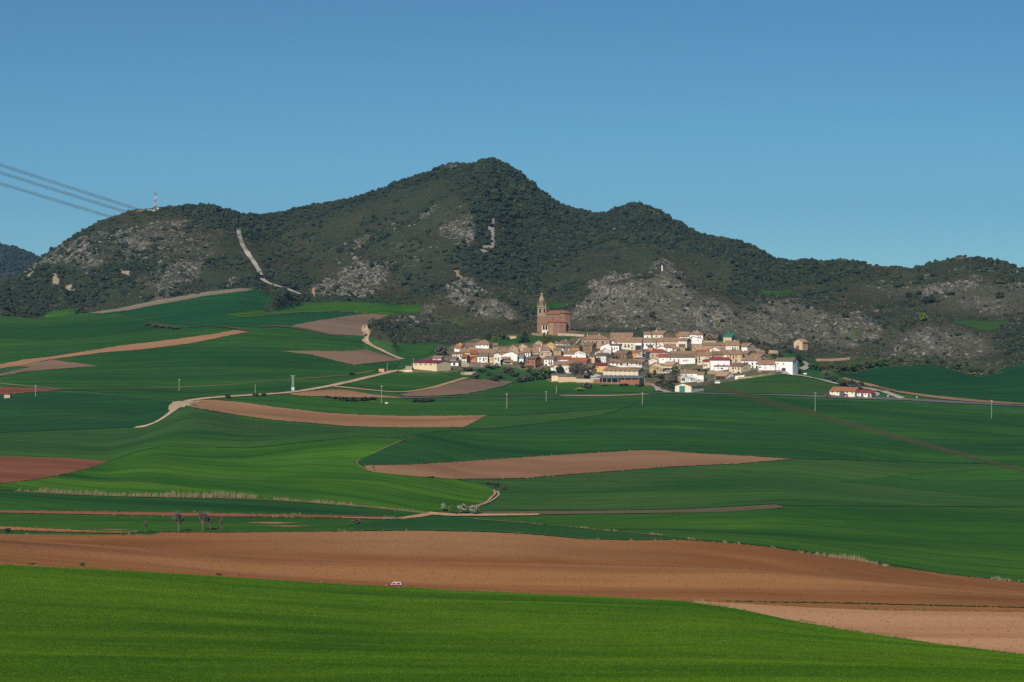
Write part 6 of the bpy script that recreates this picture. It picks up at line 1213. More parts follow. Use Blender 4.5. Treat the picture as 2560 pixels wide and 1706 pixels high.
# open shed with sheet roof on posts
def open_shed():
    g0 = ground(1548, 961, ymin=1700); s = F / g0.y; Y = g0.y; o = empty('open_shed', ((1548 - CX) / F * Y, Y, (HOR - 960) / F * Y)); tag(o, 'open farm shed with blue-grey sheet roof and low brick walls', 'shed')
    X = lambda px: (px - 1548) / s; Zf = lambda py: (960 - py) / s
    m = MB(); m.slab([(X(1481), -0.6, Zf(945.5)), (X(1600), -0.6, Zf(945)), (X(1618), 8, Zf(940.5)), (X(1505), 8, Zf(939.5))], 0.15); m.build('roof', [ROOF['b']], o)
    for px in (1484, 1506, 1517, 1529, 1545, 1562, 1579, 1597, 1612):
        m = MB(); m.box(X(px) - .14, X(px) + .14, -.14, .14, -3, Zf(945.6)); m.build('post', [M_CONC], o)
    m = MB(); m.box(X(1484), X(1549), -.1, .15, -4, Zf(956)); m.build('brick_wall', [WALL['B']], o)
    m = MB(); m.box(X(1549.5), X(1598), -.25, .05, -4, Zf(950)); m.build('brick_wall', [WALL['B']], o)
    m = MB(); m.box(X(1484), X(1500), .2, .45, -4, Zf(948)); m.build('brick_wall', [WALL['B']], o)
    m = MB(); m.box(X(1484), X(1612), 7.6, 7.9, -4, Zf(946)); m.build('back_wall', [WALL['D']], o)
    m = MB(); m.box(X(1611.5), X(1626), -.3, .0, -4, Zf(957)); m.build('brick_wall', [WALL['B']], o)
open_shed()

# church
CHT = m_tile('church_tile', (0.27, 0.115, 0.065), (0.36, 0.17, 0.095))
def church():
    g0 = ground(1385, 838, ymin=2000); Y = g0.y; s = F / Y; o = empty('church', ((1385 - CX) / F * Y, Y, (HOR - 838) / F * Y)); tag(o, 'red stone church with tall baroque bell tower beside the rocky knoll', 'church')
    X = lambda px: (px - 1385) / s; Zf = lambda py: (838 - py) / s
    red = m_stone('church_red_stone', (0.20, 0.108, 0.075), (0.30, 0.17, 0.115), 1.0); org = m_stone('church_orange_stone', (0.32, 0.165, 0.085), (0.42, 0.23, 0.125), 1.0); tan = m_stone('church_tower_stone', (0.235, 0.17, 0.105), (0.36, 0.275, 0.17), 1.0)
    def k(x, y, X0=1300, Y0=700, sc_=10.455): return (X0 + x / sc_, Y0 + y / sc_)
    # nave, with polygonal east end
    def prism(pts, z0, z1): 
        m = MB(); n = len(pts)
        for i in range(n): a, b = pts[i], pts[(i + 1) % n]; m.poly([(a[0], a[1], z0), (b[0], b[1], z0), (b[0], b[1], z1), (a[0], a[1], z1)])
        m.poly([(p[0], p[1], z1) for p in pts]); return m
    naveL, naveR = X(k(690, 0)[0]), X(k(1320, 0)[0]); zE = Zf(k(0, 868)[1]); zR = Zf(k(0, 805)[1])
    xm = X(k(1030, 0)[0]); xc = X(k(1170, 0)[0])
    nave = prism([(naveL, 5), (xm, 5), (xm + .5, 3.6), (xc, 3.2), (naveR, 6), (naveR, 16), (naveL, 16)], -6, zE - .4); nave.build('wall', [red], o)
    m = MB(); e = .7
    m.slab([(naveL - e, 5 - e, zE - .6), (xm, 5 - e, zE - .6), (X(k(1090, 0)[0]), 10.5, zR), (X(k(760, 0)[0]), 10.5, zR)], .25)
    m.slab([(xm, 3.6 - e, zE + .1), (xc, 3.2 - e, zE + .1), (naveR + e, 6 - e, zE - .1), (X(k(1200, 0)[0]), 10.5, zR + .1), (X(k(1090, 0)[0]), 10.5, zR)], .25)
    m.slab([(naveR + e, 6 - e, zE - .1), (naveR + e, 16 + e, zE - .1), (X(k(1200, 0)[0]), 10.5, zR + .1)], .25); m.slab([(naveR + e, 16 + e, zE), (naveL - e, 16 + e, zE), (X(k(760, 0)[0]), 10.5, zR), (X(k(1200, 0)[0]), 10.5, zR + .1)], .25)
    m.slab([(naveL - e, 16 + e, zE), (naveL - e, 5 - e, zE - .6), (X(k(760, 0)[0]), 10.5, zR)], .25)
    m.build('roof', [CHT], o)
    m = MB(); m.box(naveL - .2, xm + .1, 4.75, 5.0, zE - 1.3, zE - .85); m.build('cornice', [tan], o)
    # side chapel block in front
    aL, aM, aC, aR = X(k(725, 0)[0]), X(k(855, 0)[0]), X(k(1010, 0)[0]), X(k(1205, 0)[0]); zA = Zf(k(0, 1100)[1])
    prism([(aL, 2.4), (aL + .1, 1.2), (aM, -0.6), (aM, 5.2), (aL, 5.2)], -5, zA - .2).build('wall', [org], o)
    prism([(aM + .01, -0.6), (aC, -0.9), (aR, 0.4), (aR, 5.2), (aM + .01, 5.2)], -7, zA - .2).build('wall', [red], o)
    zt = Zf(k(0, 1020)[1]); m = MB(); m.slab([(aL - e, .6, zA), (aM, -1.2, zA), (aC, -1.5, zA), (aR + e, 0, zA), (aR - 1.2, 5.3, zt), (aL + 2, 5.3, zt - .5)], .25); m.build('roof', [CHT], o)
    m = MB(); m.bar((aC, -1.0, -5), (aC, -1.0, zA - .3), .12, None, 6); m.build('drainpipe', [M_CONC], o)
    for (x, y, w, h, dy) in ((865, 1035, 1.0, 1.5, 4.98), (1070, 995, .7, .9, 3.4), (795, 1230, .5, .9, .05), (925, 1215, .5, .8, -.75), (1095, 1200, .5, .8, -.35), (1205, 1190, .6, .9, .38)):
        c = link('window', WIN['f'], None, o); p = k(x, y); c.location = (X(p[0]), dy - .12, Zf(p[1])); c.scale = (w, 1, h)
    # porch with two arches
    pL, pR = X(k(572, 0)[0]), X(k(735, 0)[0]); zP = Zf(k(0, 1175)[1]); m = MB(); m.box(pL, pR, -0.2, 3.2, -5, zP); m.build('porch', [WALL['D']], o)
    for x in (620, 690):
        m = MB(); cx = X(k(x, 0)[0]); pts = [(-.75, 0), (.75, 0), (.75, 2.3)] + [(.75 * math.cos(t), 2.3 + .75 * math.sin(t)) for t in np.linspace(.3, 2.84, 7)] + [(-.75, 2.3)]
        m.poly([(cx + a, -.23, Zf(k(0, 1310)[1]) + b * 1.15) for a, b in pts]); m.build('arch', [DOORM['d']], o)
    m = MB(); m.slab([(pL - .4, -.7, zP + .1), (pR + .2, -.7, zP + .1), (pR + .2, 3.2, zP + 1.4), (pL + 1.2, 3.2, zP + 1.4)], .2); m.build('roof', [CHT], o)
    # tower
    tw = empty('bell_tower', (X(k(572, 0)[0]), 8.5, 0)); tw.parent = o
    hw = lambda a, b: (b - a) / 10.455 / s / 2
    w0, w1, w2 = hw(445, 688), hw(468, 705), hw(522, 668)
    def oct_(r, z0, z1, mat, nm, k_=4, r1=None):
        m = MB(); m.lathe([(r * 1.4142 if k_ == 4 else r * 1.08, z0), ((r1 or r) * 1.4142 if k_ == 4 else (r1 or r) * 1.08, z1)], k_); return m.build(nm, [mat], tw)
    z1 = Zf(k(0, 960)[1]); oct_(w0, -6, z1, red, 'lower_stage')
    oct_(w0 * 1.06, z1, z1 + .5, tan, 'string_course'); z2 = Zf(k(0, 700)[1]); oct_(w0 * .97, z1 + .5, z2 - .5, tan, 'belfry', 4, w1 * .97)
    oct_(w1 * 1.1, z2 - .5, z2 + .2, tan, 'cornice')
    for x in (527, 637):
        for (sx) in (0,):
            m = MB(); cx = X(k(x, 0)[0]) - tw.location.x; pts = [(-.55, 0), (.55, 0), (.55, 2.7)] + [(.55 * math.cos(t), 2.7 + .55 * math.sin(t)) for t in np.linspace(.3, 2.84, 6)] + [(-.55, 2.7)]
            zb = Zf(k(0, 862)[1]); yy = -w0 * .985
            m.poly([(cx + a, yy - .12, zb + b) for a, b in pts]); m.build('bell_opening', [DOORM['d']], tw)
    z3 = Zf(k(0, 545)[1]); oct_(w2 * .98, z2 + .2, z3 - .3, tan, 'lantern', 8); oct_(w2 * 1.14, z3 - .3, z3 + .2, tan, 'lantern_cornice', 8)
    for t in range(8):
        a = 2 * math.pi * t / 8; m = MB(); rr = w2 * 1.0; ux, uy = math.cos(a), math.sin(a)
        zz0, zz1 = z2 + 1.0, z3 - .9; tx, ty = -uy * .28, ux * .28
        m.poly([(ux * (rr + .03) - tx, uy * (rr + .03) - ty, zz0), (ux * (rr + .03) + tx, uy * (rr + .03) + ty, zz0), (ux * (rr + .03) + tx, uy * (rr + .03) + ty, zz1), (ux * (rr + .03) - tx, uy * (rr + .03) - ty, zz1)]); m.build('lantern_opening', [DOORM['d']], tw)
    for sx in (-1, 1):
        for sy in (-1, 1):
            m = MB(); m.lathe([(.34, z2 + .2), (.34, z2 + 1.3), (.5, z2 + 1.35), (.42, z2 + 1.8), (.12, z2 + 2.5), (.05, z2 + 3.0)], 8, c=(sx * w1 * .86, sy * w1 * .86)); m.build('pinnacle', [tan], tw)
    zc = lambda y: Zf(k(0, y)[1]); m = MB(); m.lathe([(w2 * 1.05, z3 + .2), (w2 * 1.02, zc(515)), (w2 * .8, zc(475)), (w2 * .5, zc(440)), (w2 * .42, zc(425))], 12); m.build('dome', [tan], tw)
    m = MB(); m.lathe([(w2 * .40, zc(425)), (w2 * .34, zc(380)), (w2 * .5, zc(376)), (w2 * .45, zc(362)), (w2 * .2, zc(345)), (.12, zc(333))], 10); m.build('cupola', [tan], tw)
    m = MB(); m.bar((0, 0, zc(335)), (0, 0, zc(312)), .07); m.bar((-.5, 0, zc(320)), (.5, 0, zc(320)), .06); m.build('cross', [M_IRON], tw)
church()

# free-standing walls
def wall_thing(label, line, h, mat, thick=0.5, name='stone_wall'):
    ln = densify(line, 8, False); pts = [ground(*p, ymin=1700) for p in ln]; m = MB(); k = len(pts)
    for i, (a, b) in enumerate(zip(pts, pts[1:])):
        d = (b - a); d.z = 0; d = d.normalized() if d.length > 0 else Vector((1, 0, 0)); n = Vector((d.y, -d.x, 0)) * thick / 2; up = lambda v, j: v.z + h * (0.9 + 0.2 * random.random()) if False else v.z + h
        A = [a + n, b + n, b - n, a - n]
        m.poly([(A[0].x, A[0].y, a.z - 2), (A[1].x, A[1].y, b.z - 2), (A[1].x, A[1].y, b.z + h), (A[0].x, A[0].y, a.z + h)]); m.poly([(A[2].x, A[2].y, b.z - 2), (A[3].x, A[3].y, a.z - 2), (A[3].x, A[3].y, a.z + h), (A[2].x, A[2].y, b.z + h)])
        m.poly([(A[0].x, A[0].y, a.z + h), (A[1].x, A[1].y, b.z + h), (A[2].x, A[2].y, b.z + h), (A[3].x, A[3].y, a.z + h)])
    o = m.build(name, [mat]); tag(o, label, 'wall', kind='thing'); return o
wall_thing('tall pale retaining wall under the left terrace houses', [(1154, 917), (1190, 918), (1234, 917)], 2.6, WALL['P'])
wall_thing('low pale wall leading left from the cream barn', [(1000, 930), (1031, 930)], 1.3, WALL['C'])
wall_thing('short cream garden wall above the grey ploughed field', [(1152, 938), (1188, 937)], 2.0, WALL['C'])
wall_thing('tan farm wall in front of the sheds facing the meadow', [(1440, 956), (1482, 957)], 2.4, WALL['A'])
wall_thing('long tan stone wall below the chapel', [(1918, 884), (1945, 886), (1977, 881)], 2.6, WALL['T'])
wall_thing('broken rubble wall under the crimson roofed barn', [(1765, 935), (1800, 936), (1823, 938)], 2.2, WALL['T'])
wall_thing('long stone bank wall below the right end houses', [(1838, 948), (1880, 946), (1920, 940), (1945, 934)], 1.3, WALL['T'])
wall_thing('white low wall right of the open dark porch', [(1838, 948.5), (1861, 946)], 2.2, WALL['W'])
wall_thing('pale stone parapet below the church', [(1395, 839), (1430, 840), (1460, 842)], 1.6, WALL['P'])
wall_thing('stone terrace wall beneath the church tower', [(1330, 838), (1350, 840), (1372, 841)], 1.8, WALL['T'])
wall_thing('white stepped parapet climbing beside the tan mansion', [(1427, 872), (1440, 864), (1450, 852)], 1.5, WALL['W'])
wall_thing('dry stone terrace wall on the slope right of the lane', [(2040, 903), (2080, 903), (2125, 900)], 1.8, WALL['K'])
wall_thing('rough tan wall above the white gable at upper right', [(1757, 862), (1790, 862)], 3.0, WALL['T'])
# ------------------------------------------------------------------ single trees and bushes
CR = {}
for nm, mat, shp, n in (('green', L_GREEN, 'round', 3), ('dark', L_DARK, 'round', 2), ('oak', L_OAK, 'round', 3), ('olive', L_OLIVE, 'round', 2), ('lime', L_LIME, 'round', 1), ('broom', L_YELL, 'round', 1), ('blossom', L_BLOS, 'round', 3), ('tan', L_TANB, 'round', 2), ('bramble', L_BRAMBLE, 'round', 2), ('plum', L_PURP, 'round', 1), ('scrub', L_SCRUB, 'round', 2), ('grey', L_GREY, 'round', 2)):
    CR[nm] = [crown_mesh('crown', 600 + 7 * i + hash(nm) % 1 + len(nm) * 31, mat, shp) for i in range(n)]
CR['cypress'] = [crown_mesh('crown', 691, L_DARK, 'column', 44, 12, 0.16), crown_mesh('crown', 692, L_OLIVE, 'column', 44, 12, 0.16)]
CR['conifer'] = [crown_mesh('crown', 695, L_DARK, 'cone', 46, 14, 0.14)]
BR = {'bare': [branch_mesh('branches', 700 + i, M_TWIG, 6, 0.5, 0.7) for i in range(3)], 'poplar': [branch_mesh('branches', 710 + i, M_TWIG, 6, 0.36, 1.4) for i in range(3)], 'pale': [branch_mesh('branches', 720 + i, M_TWIG2, 6, 0.62, 0.5) for i in range(2)]}
TR = trunk_mesh('trunk', M_BARK)
def bare_trunk():
    mb = MB(); mb.bar((0, 0, -0.05), (0, 0, 0.22), 0.03, 0.02, 6); return mb.mesh('trunk', [M_BARK])
TRB = bare_trunk()
tcount = [0]
def tree(kind, px, pb, hpx, wpx, label, name='tree', cat='tree', group=None, trunk=0.22, ymin=1000, var=None):
    """photo foot (px, pb), height and crown width in photo pixels -> metres on the ground there"""
    g_ = ground(px, pb, ymin=ymin); s = F / g_.y; h = hpx / s; w = wpx / s / 2; tcount[0] += 1
    o = empty(name, g_ + Vector((0, 0, 0.3 if g_.y < 2000 else 0.0)), random.uniform(0, 6.28)); tag(o, label, cat, group)
    if kind in BR:
        t = link('trunk', TRB, None, o); t.scale = (h, h, h); b = link('branches', BR[kind][(tcount[0] if var is None else var) % len(BR[kind])], None, o); b.scale = (w / 0.42, w / 0.42, h); return o
    t = link('trunk', TR, None, o); t.scale = (h, h, h)
    c = link('crown', CR[kind][(tcount[0] if var is None else var) % len(CR[kind])], None, o); c.location = (0, 0, h * trunk); c.scale = (w, w, h * (1 - trunk) / 2.0)
    return o
def bush(kind, px, pb, hpx, wpx, label, name='bush', group=None, ymin=1000): return tree(kind, px, pb, hpx, wpx, label, name, 'bush', group, trunk=0.0, ymin=ymin)

ORD = ['first', 'second', 'third', 'fourth', 'fifth', 'sixth', 'seventh', 'eighth', 'ninth', 'tenth']
# field trees
tree('poplar', 447, 1332, 56, 24, 'leftmost tall bare tree beside the big ploughed field', 'bare_tree')
tree('bare', 507.5, 1329, 53, 24, 'bushiest bare tree beside the big ploughed field', 'bare_tree')
tree('poplar', 525.5, 1328, 38, 12, 'slim bare tree just right of the bushiest one', 'bare_tree')
tree('poplar', 552.6, 1331, 38, 9, 'thin bare sapling right of the other bare trees', 'bare_tree')
tree('poplar', 363.7, 1331, 30, 8, 'thin bare sapling left of the tall bare trees', 'bare_tree')
tree('blossom', 1107, 1280, 20, 13, 'narrow blossoming tree at the left of the track junction', 'blossoming_tree', var=0)
tree('lime', 1128, 1284, 18, 14, 'small yellow-green tree between the blossoming trees', 'fruit_tree')
tree('blossom', 1158, 1287, 25, 27, 'wide blossoming tree in the middle of the group', 'blossoming_tree', var=1)
tree('blossom', 1186, 1288, 23, 26, 'rightmost blossoming tree of the group', 'blossoming_tree', var=2)
bush('scrub', 1140, 1288, 9, 12, 'low brown bush under the blossoming trees')
bush('grey', 893, 1318, 12, 26, 'grey bramble clump at the edge of the ploughed ridge', ymin=1090)
bush('scrub', 1258, 1226, 12, 14, 'brown bush beside the bend of the winding farm track')
bush('scrub', 1240, 1218, 10, 18, 'low brown bush above the bend of the winding farm track')
bush('grey', 1222, 1212, 8, 16, 'greyish bush at the head of the winding farm track')
tree('poplar', 934, 1180, 16, 4, 'tiny bare sapling at the left tip of the brown wedge', 'bare_tree')
bush('green', 1079, 1196, 4, 13, 'small dark bush on the lower edge of the brown wedge')
bush('green', 205, 1418, 9, 14, 'small green weed clump on the brow at left', ymin=765)
bush('scrub', 80, 1414, 4, 18, 'low dry clump on the brow at far left', ymin=765)
bush('scrub', 547, 1441, 5, 16, 'low dark clump on the brow left of the car', ymin=780)
for i, (x, yb) in enumerate(((372, 815), (390, 819), (408, 821), (425, 823), (440, 825))): bush('bramble', x, yb, 6, 20, 'dark shrub on the bank between the left wheat hills, %s from the left' % ORD[i], group='shrubs on the left bank', ymin=2000)
bush('oak', 20, 1331, 8, 18, 'dark bush at the left end of the orange strip')
# brambles below the track
for i, (x, yb, h, w) in enumerate(((818, 996, 5, 20), (838, 999, 6, 22), (860, 1003, 9, 26), (884, 1004, 10, 26), (908, 1003, 9, 26), (930, 1001, 7, 22))):
    bush('bramble', x, yb, h, w, 'dark bramble below the tan-red triangle, %s from the left' % ORD[i], 'bramble', 'dark brambles below the tan-red triangle')
for i, (x, yb, h, w) in enumerate(((1040, 1006, 8, 22), (1058, 1007, 9, 24), (1078, 1006, 8, 22))):
    bush('bramble', x, yb, h, w, 'dark bramble under the road right of the field pole, %s from the left' % ORD[i], 'bramble', 'dark brambles under the road')
# village trees
tree('oak', 1399, 934, 20, 22, 'round dark green tree in front of the big pale house', 'round_tree', trunk=0.1)
tree('pale', 1446, 955, 56, 46, 'tall bare tree rising in front of the red roof', 'bare_tree', trunk=.2)
tree('bare', 1432, 935, 18, 20, 'small bare tree left of the tall bare tree', 'bare_tree')
tree('bare', 1470, 938, 22, 24, 'medium bare tree by the pinkish farmhouse', 'bare_tree')
for i, (x, yb, h, w, k) in enumerate(((1338, 951, 26, 28, 'green'), (1355, 950, 28, 28, 'oak'), (1370, 948, 26, 26, 'green'), (1382, 946, 18, 18, 'oak'))):
    tree(k, x, yb, h, w, ('broad green tree at the left of the clump beside the farm wall', 'tallest dark tree in the clump beside the farm wall', 'leafy green tree nearest the farm wall', 'small dark tree touching the farm wall')[i], 'leafy_tree', trunk=.08)
bush('scrub', 1320, 953, 18, 22, 'brownish bush left of the green clump beside the farm wall'); bush('grey', 1306, 955, 15, 20, 'grey leafless bush above the meadow corner'); bush('oak', 1298, 957, 12, 16, 'small dark bush at the corner of the grey ploughed field')
tree('oak', 1304.5, 922, 17, 14, 'dark tree at the left of the red brick building', 'leafy_tree', trunk=.1)
tree('conifer', 1312, 856, 26, 30, 'broad dark conifer on the green slope below the church', 'conifer', trunk=.06)
tree('cypress', 1360.5, 857, 24, 8, 'thick cypress below the church porch', 'cypress', trunk=.05, var=1)
tree('cypress', 1368.5, 850, 22, 4, 'thin dark cypress below the church porch', 'cypress', trunk=.05, var=0)
bush('olive', 1372, 857, 18, 13, 'golden-green shrub beside the cypresses')
tree('olive', 1255, 851, 22, 18, 'olive coloured tree above the large hipped white house', 'leafy_tree', trunk=.1)
tree('oak', 1221, 851, 20, 17, 'dark tree behind the large hipped white house', 'leafy_tree', trunk=.1)
bush('lime', 1236, 853, 12, 14, 'fresh green bush behind the stone annex'); bush('green', 1270, 850, 8, 12, 'small green bush left of the tan stone hut')
tree('lime', 1140, 818, 16, 14, 'bright green tree on the knoll left of the church', 'leafy_tree', trunk=.1); tree('lime', 1152, 822, 11, 12, 'smaller bright green tree on the same knoll', 'leafy_tree', trunk=.1)
bush('lime', 1063, 848, 8, 9, 'fresh green bush on the scrub slope above the hollow meadow')
bush('grey', 1103, 888, 22, 34, 'large leafless grey thicket above the small white house', 'thicket')
tree('oak', 1496.5, 908, 15, 11, 'small dark round tree left in front of the white house', 'round_tree', trunk=.25)
bush('oak', 1517, 902, 11, 17, 'dark hedge-like tree right in front of the white house'); bush('olive', 1539, 900, 10, 17, 'dome shaped olive bush beside the brown stone house')
tree('green', 1686, 938, 22, 23, 'round green tree in front of the pinkish roofed cream house', 'round_tree', trunk=.1); bush('oak', 1652, 948, 12, 19, 'dark round bush above the lane')
tree('plum', 1637, 944, 18, 9, 'purple-red tree beside the tan gabled house', 'purple_tree', trunk=.15); bush('olive', 1622, 944, 11, 20, 'grey-green bush left of the purple-red tree')
bush('grey', 1685, 958, 20, 20, 'leafless grey shrub by the orange stone shed')
for i, (x, yb, h, w, k) in enumerate(((1646, 968, 13, 20, 'oak'), (1662, 972, 14, 22, 'scrub'), (1678, 974, 13, 20, 'oak'), (1655, 960, 10, 18, 'scrub'), (1672, 962, 11, 18, 'oak'))):
    bush(k, x, yb, h, w, ('dark shrub lowest left on the bank beside the green-door barn', 'brown shrub low in the middle of the bank beside the green-door barn', 'dark shrub nearest the green-door barn on the bank', 'brown shrub at the top left of the bank above the lane', 'dark shrub at the top of the bank by the grey shrub')[i], group='shrubs on the bank beside the green-door barn')
bush('oak', 1600, 968, 8, 22, 'dark weed bank right in front of the open shed'); bush('olive', 1560, 966, 6, 26, 'olive weed bank in front of the open shed'); bush('broom', 1450, 978, 8, 22, 'yellow flowering broom in the meadow below the sheds'); bush('broom', 1508, 965, 4, 24, 'low strip of yellow flowers in front of the open shed')
bush('grey', 1468, 972, 14, 24, 'grey-brown thicket right of the yellow broom', 'thicket')
tree('bare', 1971, 930, 34, 16, 'bare tree standing before the tall white barn', 'bare_tree'); tree('poplar', 1990.6, 930, 30, 8, 'slender bare tree at the right corner of the tall white barn', 'bare_tree')
tree('bare', 1913.7, 885, 22, 14, 'purplish bare tree at the left end of the long stone wall', 'bare_tree'); tree('bare', 1935, 898, 16, 18, 'dark bare tree above the low white house', 'bare_tree')
tree('cypress', 1949, 899, 22, 5, 'dark cypress above the tall white barn', 'cypress', trunk=.05, var=0); tree('cypress', 1942, 901, 17, 4, 'slender olive cypress left of the dark one', 'cypress', trunk=.05, var=1)
tree('dark', 1997, 914, 26, 22, 'big dark tree behind the tall white barn', 'leafy_tree', trunk=.1); bush('lime', 1980, 900, 9, 13, 'yellow-green bush above the tall white barn'); bush('dark', 1954, 899, 12, 10, 'dark bush right of the cypress')
bush('tan', 1775, 852, 17, 24, 'tan leafless bush left of the green roof'); bush('tan', 1792, 850, 13, 16, 'smaller tan bush nearest the green roof'); bush('dark', 1800, 853, 16, 11, 'dark bush against the green roofed house')
bush('olive', 1690, 846, 9, 8, 'pale olive bush left of the large white house'); bush('oak', 1606, 850, 12, 12, 'dark bush left of the highest white house')
bush('green', 1415, 887, 12, 10, 'green bush between the stone house and the white wing'); bush('green', 1722, 877, 10, 12, 'green bush under the tall cream house')
bush('olive', 1760, 935, 10, 26, 'olive bushes below the cream red-awning house'); bush('green', 1742, 931, 8, 24, 'green garden bush above the long low white house')
tree('oak', 1826, 915, 17, 8, 'slim dark tree at the right corner of the crimson barn', 'leafy_tree')
bush('green', 1225, 922, 8, 24, 'dark garden bush under the yellow house'); bush('olive', 1172, 930, 10, 28, 'olive bush under the long retaining wall'); bush('green', 1204, 931, 9, 26, 'green bush below the white terrace house')
bush('grey', 1242, 921, 12, 14, 'leafless bush below the narrow tall white house'); bush('oak', 1222, 940, 8, 14, 'dark bush between the garden walls'); bush('grey', 1188, 948, 14, 26, 'grey leafless bush right of the cream garden wall'); bush('scrub', 1270, 932, 13, 28, 'brown scrub bush in the gardens below the big white gable'); bush('scrub', 1248, 946, 10, 24, 'low brown bush above the grey ploughed field'); bush('olive', 1285, 942, 14, 26, 'olive scrub bush below the red brick building'); bush('green', 1325, 932, 10, 20, 'green bush below the pillars of the brick building')
bush('oak', 1235, 953, 6, 30, 'low dark hedge along the top of the grey field')
# right hand strip
for i, (x, yb, h, w, k) in enumerate(((2030, 925, 16, 20, 'green'), (2046, 927, 17, 22, 'green'), (2064, 928, 16, 20, 'olive'), (2082, 928, 20, 22, 'green'), (2104, 930, 20, 24, 'olive'), (2126, 930, 24, 26, 'green'), (2150, 928, 22, 24, 'green'), (2172, 922, 22, 24, 'olive'), (2196, 918, 20, 22, 'green'), (2214, 916, 22, 20, 'green'))):
    tree(k, x, yb, h, w, 'leafy green tree in the strip below the rocky slope, %s from the left' % ORD[i], 'leafy_tree', group='leafy trees below the rocky slope', trunk=.12)
tree('pale', 2066, 948, 24, 26, 'pale bare tree left of the lane bushes', 'bare_tree')
for i, (x, yb, h, w) in enumerate(((2084, 957, 17, 24), (2108, 966, 16, 26), (2131, 968, 17, 18), (2154, 969, 16, 12), (2142, 972, 10, 30))):
    bush(('oak', 'scrub', 'oak', 'dark', 'grey')[i], x, yb, h, w, ('dark bush right of the pale bare tree', 'mixed brown bush above the roadside barn', 'dark round bush above the roadside barn', 'dark upright bush right of the round one', 'grey low thicket behind the roadside barn roof')[i])
for i, (x, yb, h, w) in enumerate(((2250, 906, 12, 16), (2292, 908, 12, 14), (2320, 909, 12, 16), (2355, 913, 14, 14), (2395, 924, 18, 26), (2432, 933, 14, 22), (2480, 935, 14, 22), (2450, 930, 10, 18), (2415, 915, 10, 14))):
    bush(('oak', 'scrub', 'oak')[i % 3], x, yb, h, w, 'dark bush on the rim above the right wheat hill, %s from the left' % ORD[sorted(range(9), key=lambda k: (2250, 2292, 2320, 2355, 2395, 2432, 2480, 2450, 2415)[k]).index(i)], group='dark bushes on the rim above the right wheat hill')
bush('broom', 2432, 937, 5, 26, 'yellow flowering strip on the rim of the right wheat hill')
for i, (x, yb, h, w, ym) in enumerate(((1631, 796, 17, 15, 2150), (2114, 794, 15, 18, 2150), (2272, 744, 14, 18, 2300), (2320, 760, 18, 30, 2300), (2300, 700, 14, 16, 2400), (2500, 745, 16, 22, 2300), (2012, 745, 14, 14, 2300), (2255, 830, 14, 12, 2200))):
    bush('oak', x, yb, h, w, ('round dark oak alone on the face of the rocky knoll', 'round dark oak alone on the scree slope right of the chapel', 'round dark oak at the left of the pale right-hand crags', 'wide dark oak below the pale right-hand crags', 'dark oak high on the right ridge', 'dark oak on the right hill near the edge', 'dark oak below the high clearing', 'dark oak in the grassy gully at right')[i], 'oak_tree', ymin=ym)
tree('lime', c4(1505, 0)[0], 803, 22, 20, 'light green tree on the scrub slope at right', 'leafy_tree', trunk=.1, ymin=2150)
bush('lime', 1795, 818, 10, 9, 'fresh green bush low on the rocky slope')
for i, (x, yb, h, w) in enumerate(((570, 995, 8, 14), (640, 992, 8, 16), (660, 992, 7, 14), (880, 939, 7, 18))):
    bush('oak', x, yb, h, w, ('dark bush beside the long pale track at left', 'dark bush at the culvert of the pale track', 'small dark bush right of the culvert', 'dark bush on the boundary bank left of the pink hut')[i])

# ------------------------------------------------------------------ poles, pylon, mast, statue
M_POLE = m_plain('weathered_pole', (0.32, 0.29, 0.22), 0.15, 0.8); M_STEEL = m_plain('galvanised_steel', (0.42, 0.46, 0.50), 0.1, 1, 0.45, 0.4); M_INS = m_plain('insulator', (0.25, 0.27, 0.26), 0.1)
def pole(px, pt, pb, label, arm=True):
    g_ = ground(px, pb, ymin=1100); s = F / g_.y; h = (pb - pt) / s; o = empty('utility_pole', g_, random.uniform(-.4, .4)); tag(o, label, 'pole')
    m = MB(); m.bar((0, 0, -1), (0, 0, h), 0.20, 0.14, 8); m.build('shaft', [M_POLE], o)
    if arm:
        m = MB(); m.box(-.8, .8, -.06, .06, h - .55, h - .43); m.bar((-.6, 0, h - .5), (0, 0, h - 1.2), .03); m.bar((.6, 0, h - .5), (0, 0, h - 1.2), .03); m.build('cross_arm', [M_STEEL], o)
        for x in (-.7, 0, .7): m = MB(); m.lathe([(.05, h - .43), (.09, h - .3), (.05, h - .2), (.08, h - .1)], 6, c=(x, 0)); m.build('insulator', [M_INS], o)
for a in ((448, 948, 978, 'pole in the large wheat field left of the track'), (638, 961, 984, 'short pole beside the culvert on the pale track'), (89, 963, 992, 'pole near the stone hut at far left'), (954, 964, 1010, 'pole beside the tiny cream box hut'), (1267, 983, 1023, 'pole in the wheat below the grey ploughed field'), (1365.5, 978, 1004, 'short pole below the lush meadow'), (1606, 981, 1013, 'pole at the corner of the broad dark slope below the shed'), (2038, 981, 1030, 'pole in the dark wheat below the roadside barns'), (2479, 1000, 1047, 'pole in the dark wheat near the right edge'), (968, 908, 929, 'pole beside the pink brick hut'), (1391, 963, 985, 'thin pole in the lush meadow'), (1336, 900, 923, 'pole in front of the red brick building'), (1034, 896, 906, 'little pole behind the cream barn')):
    pole(a[0], a[1], a[2], a[3], a[2] - a[1] > 24)
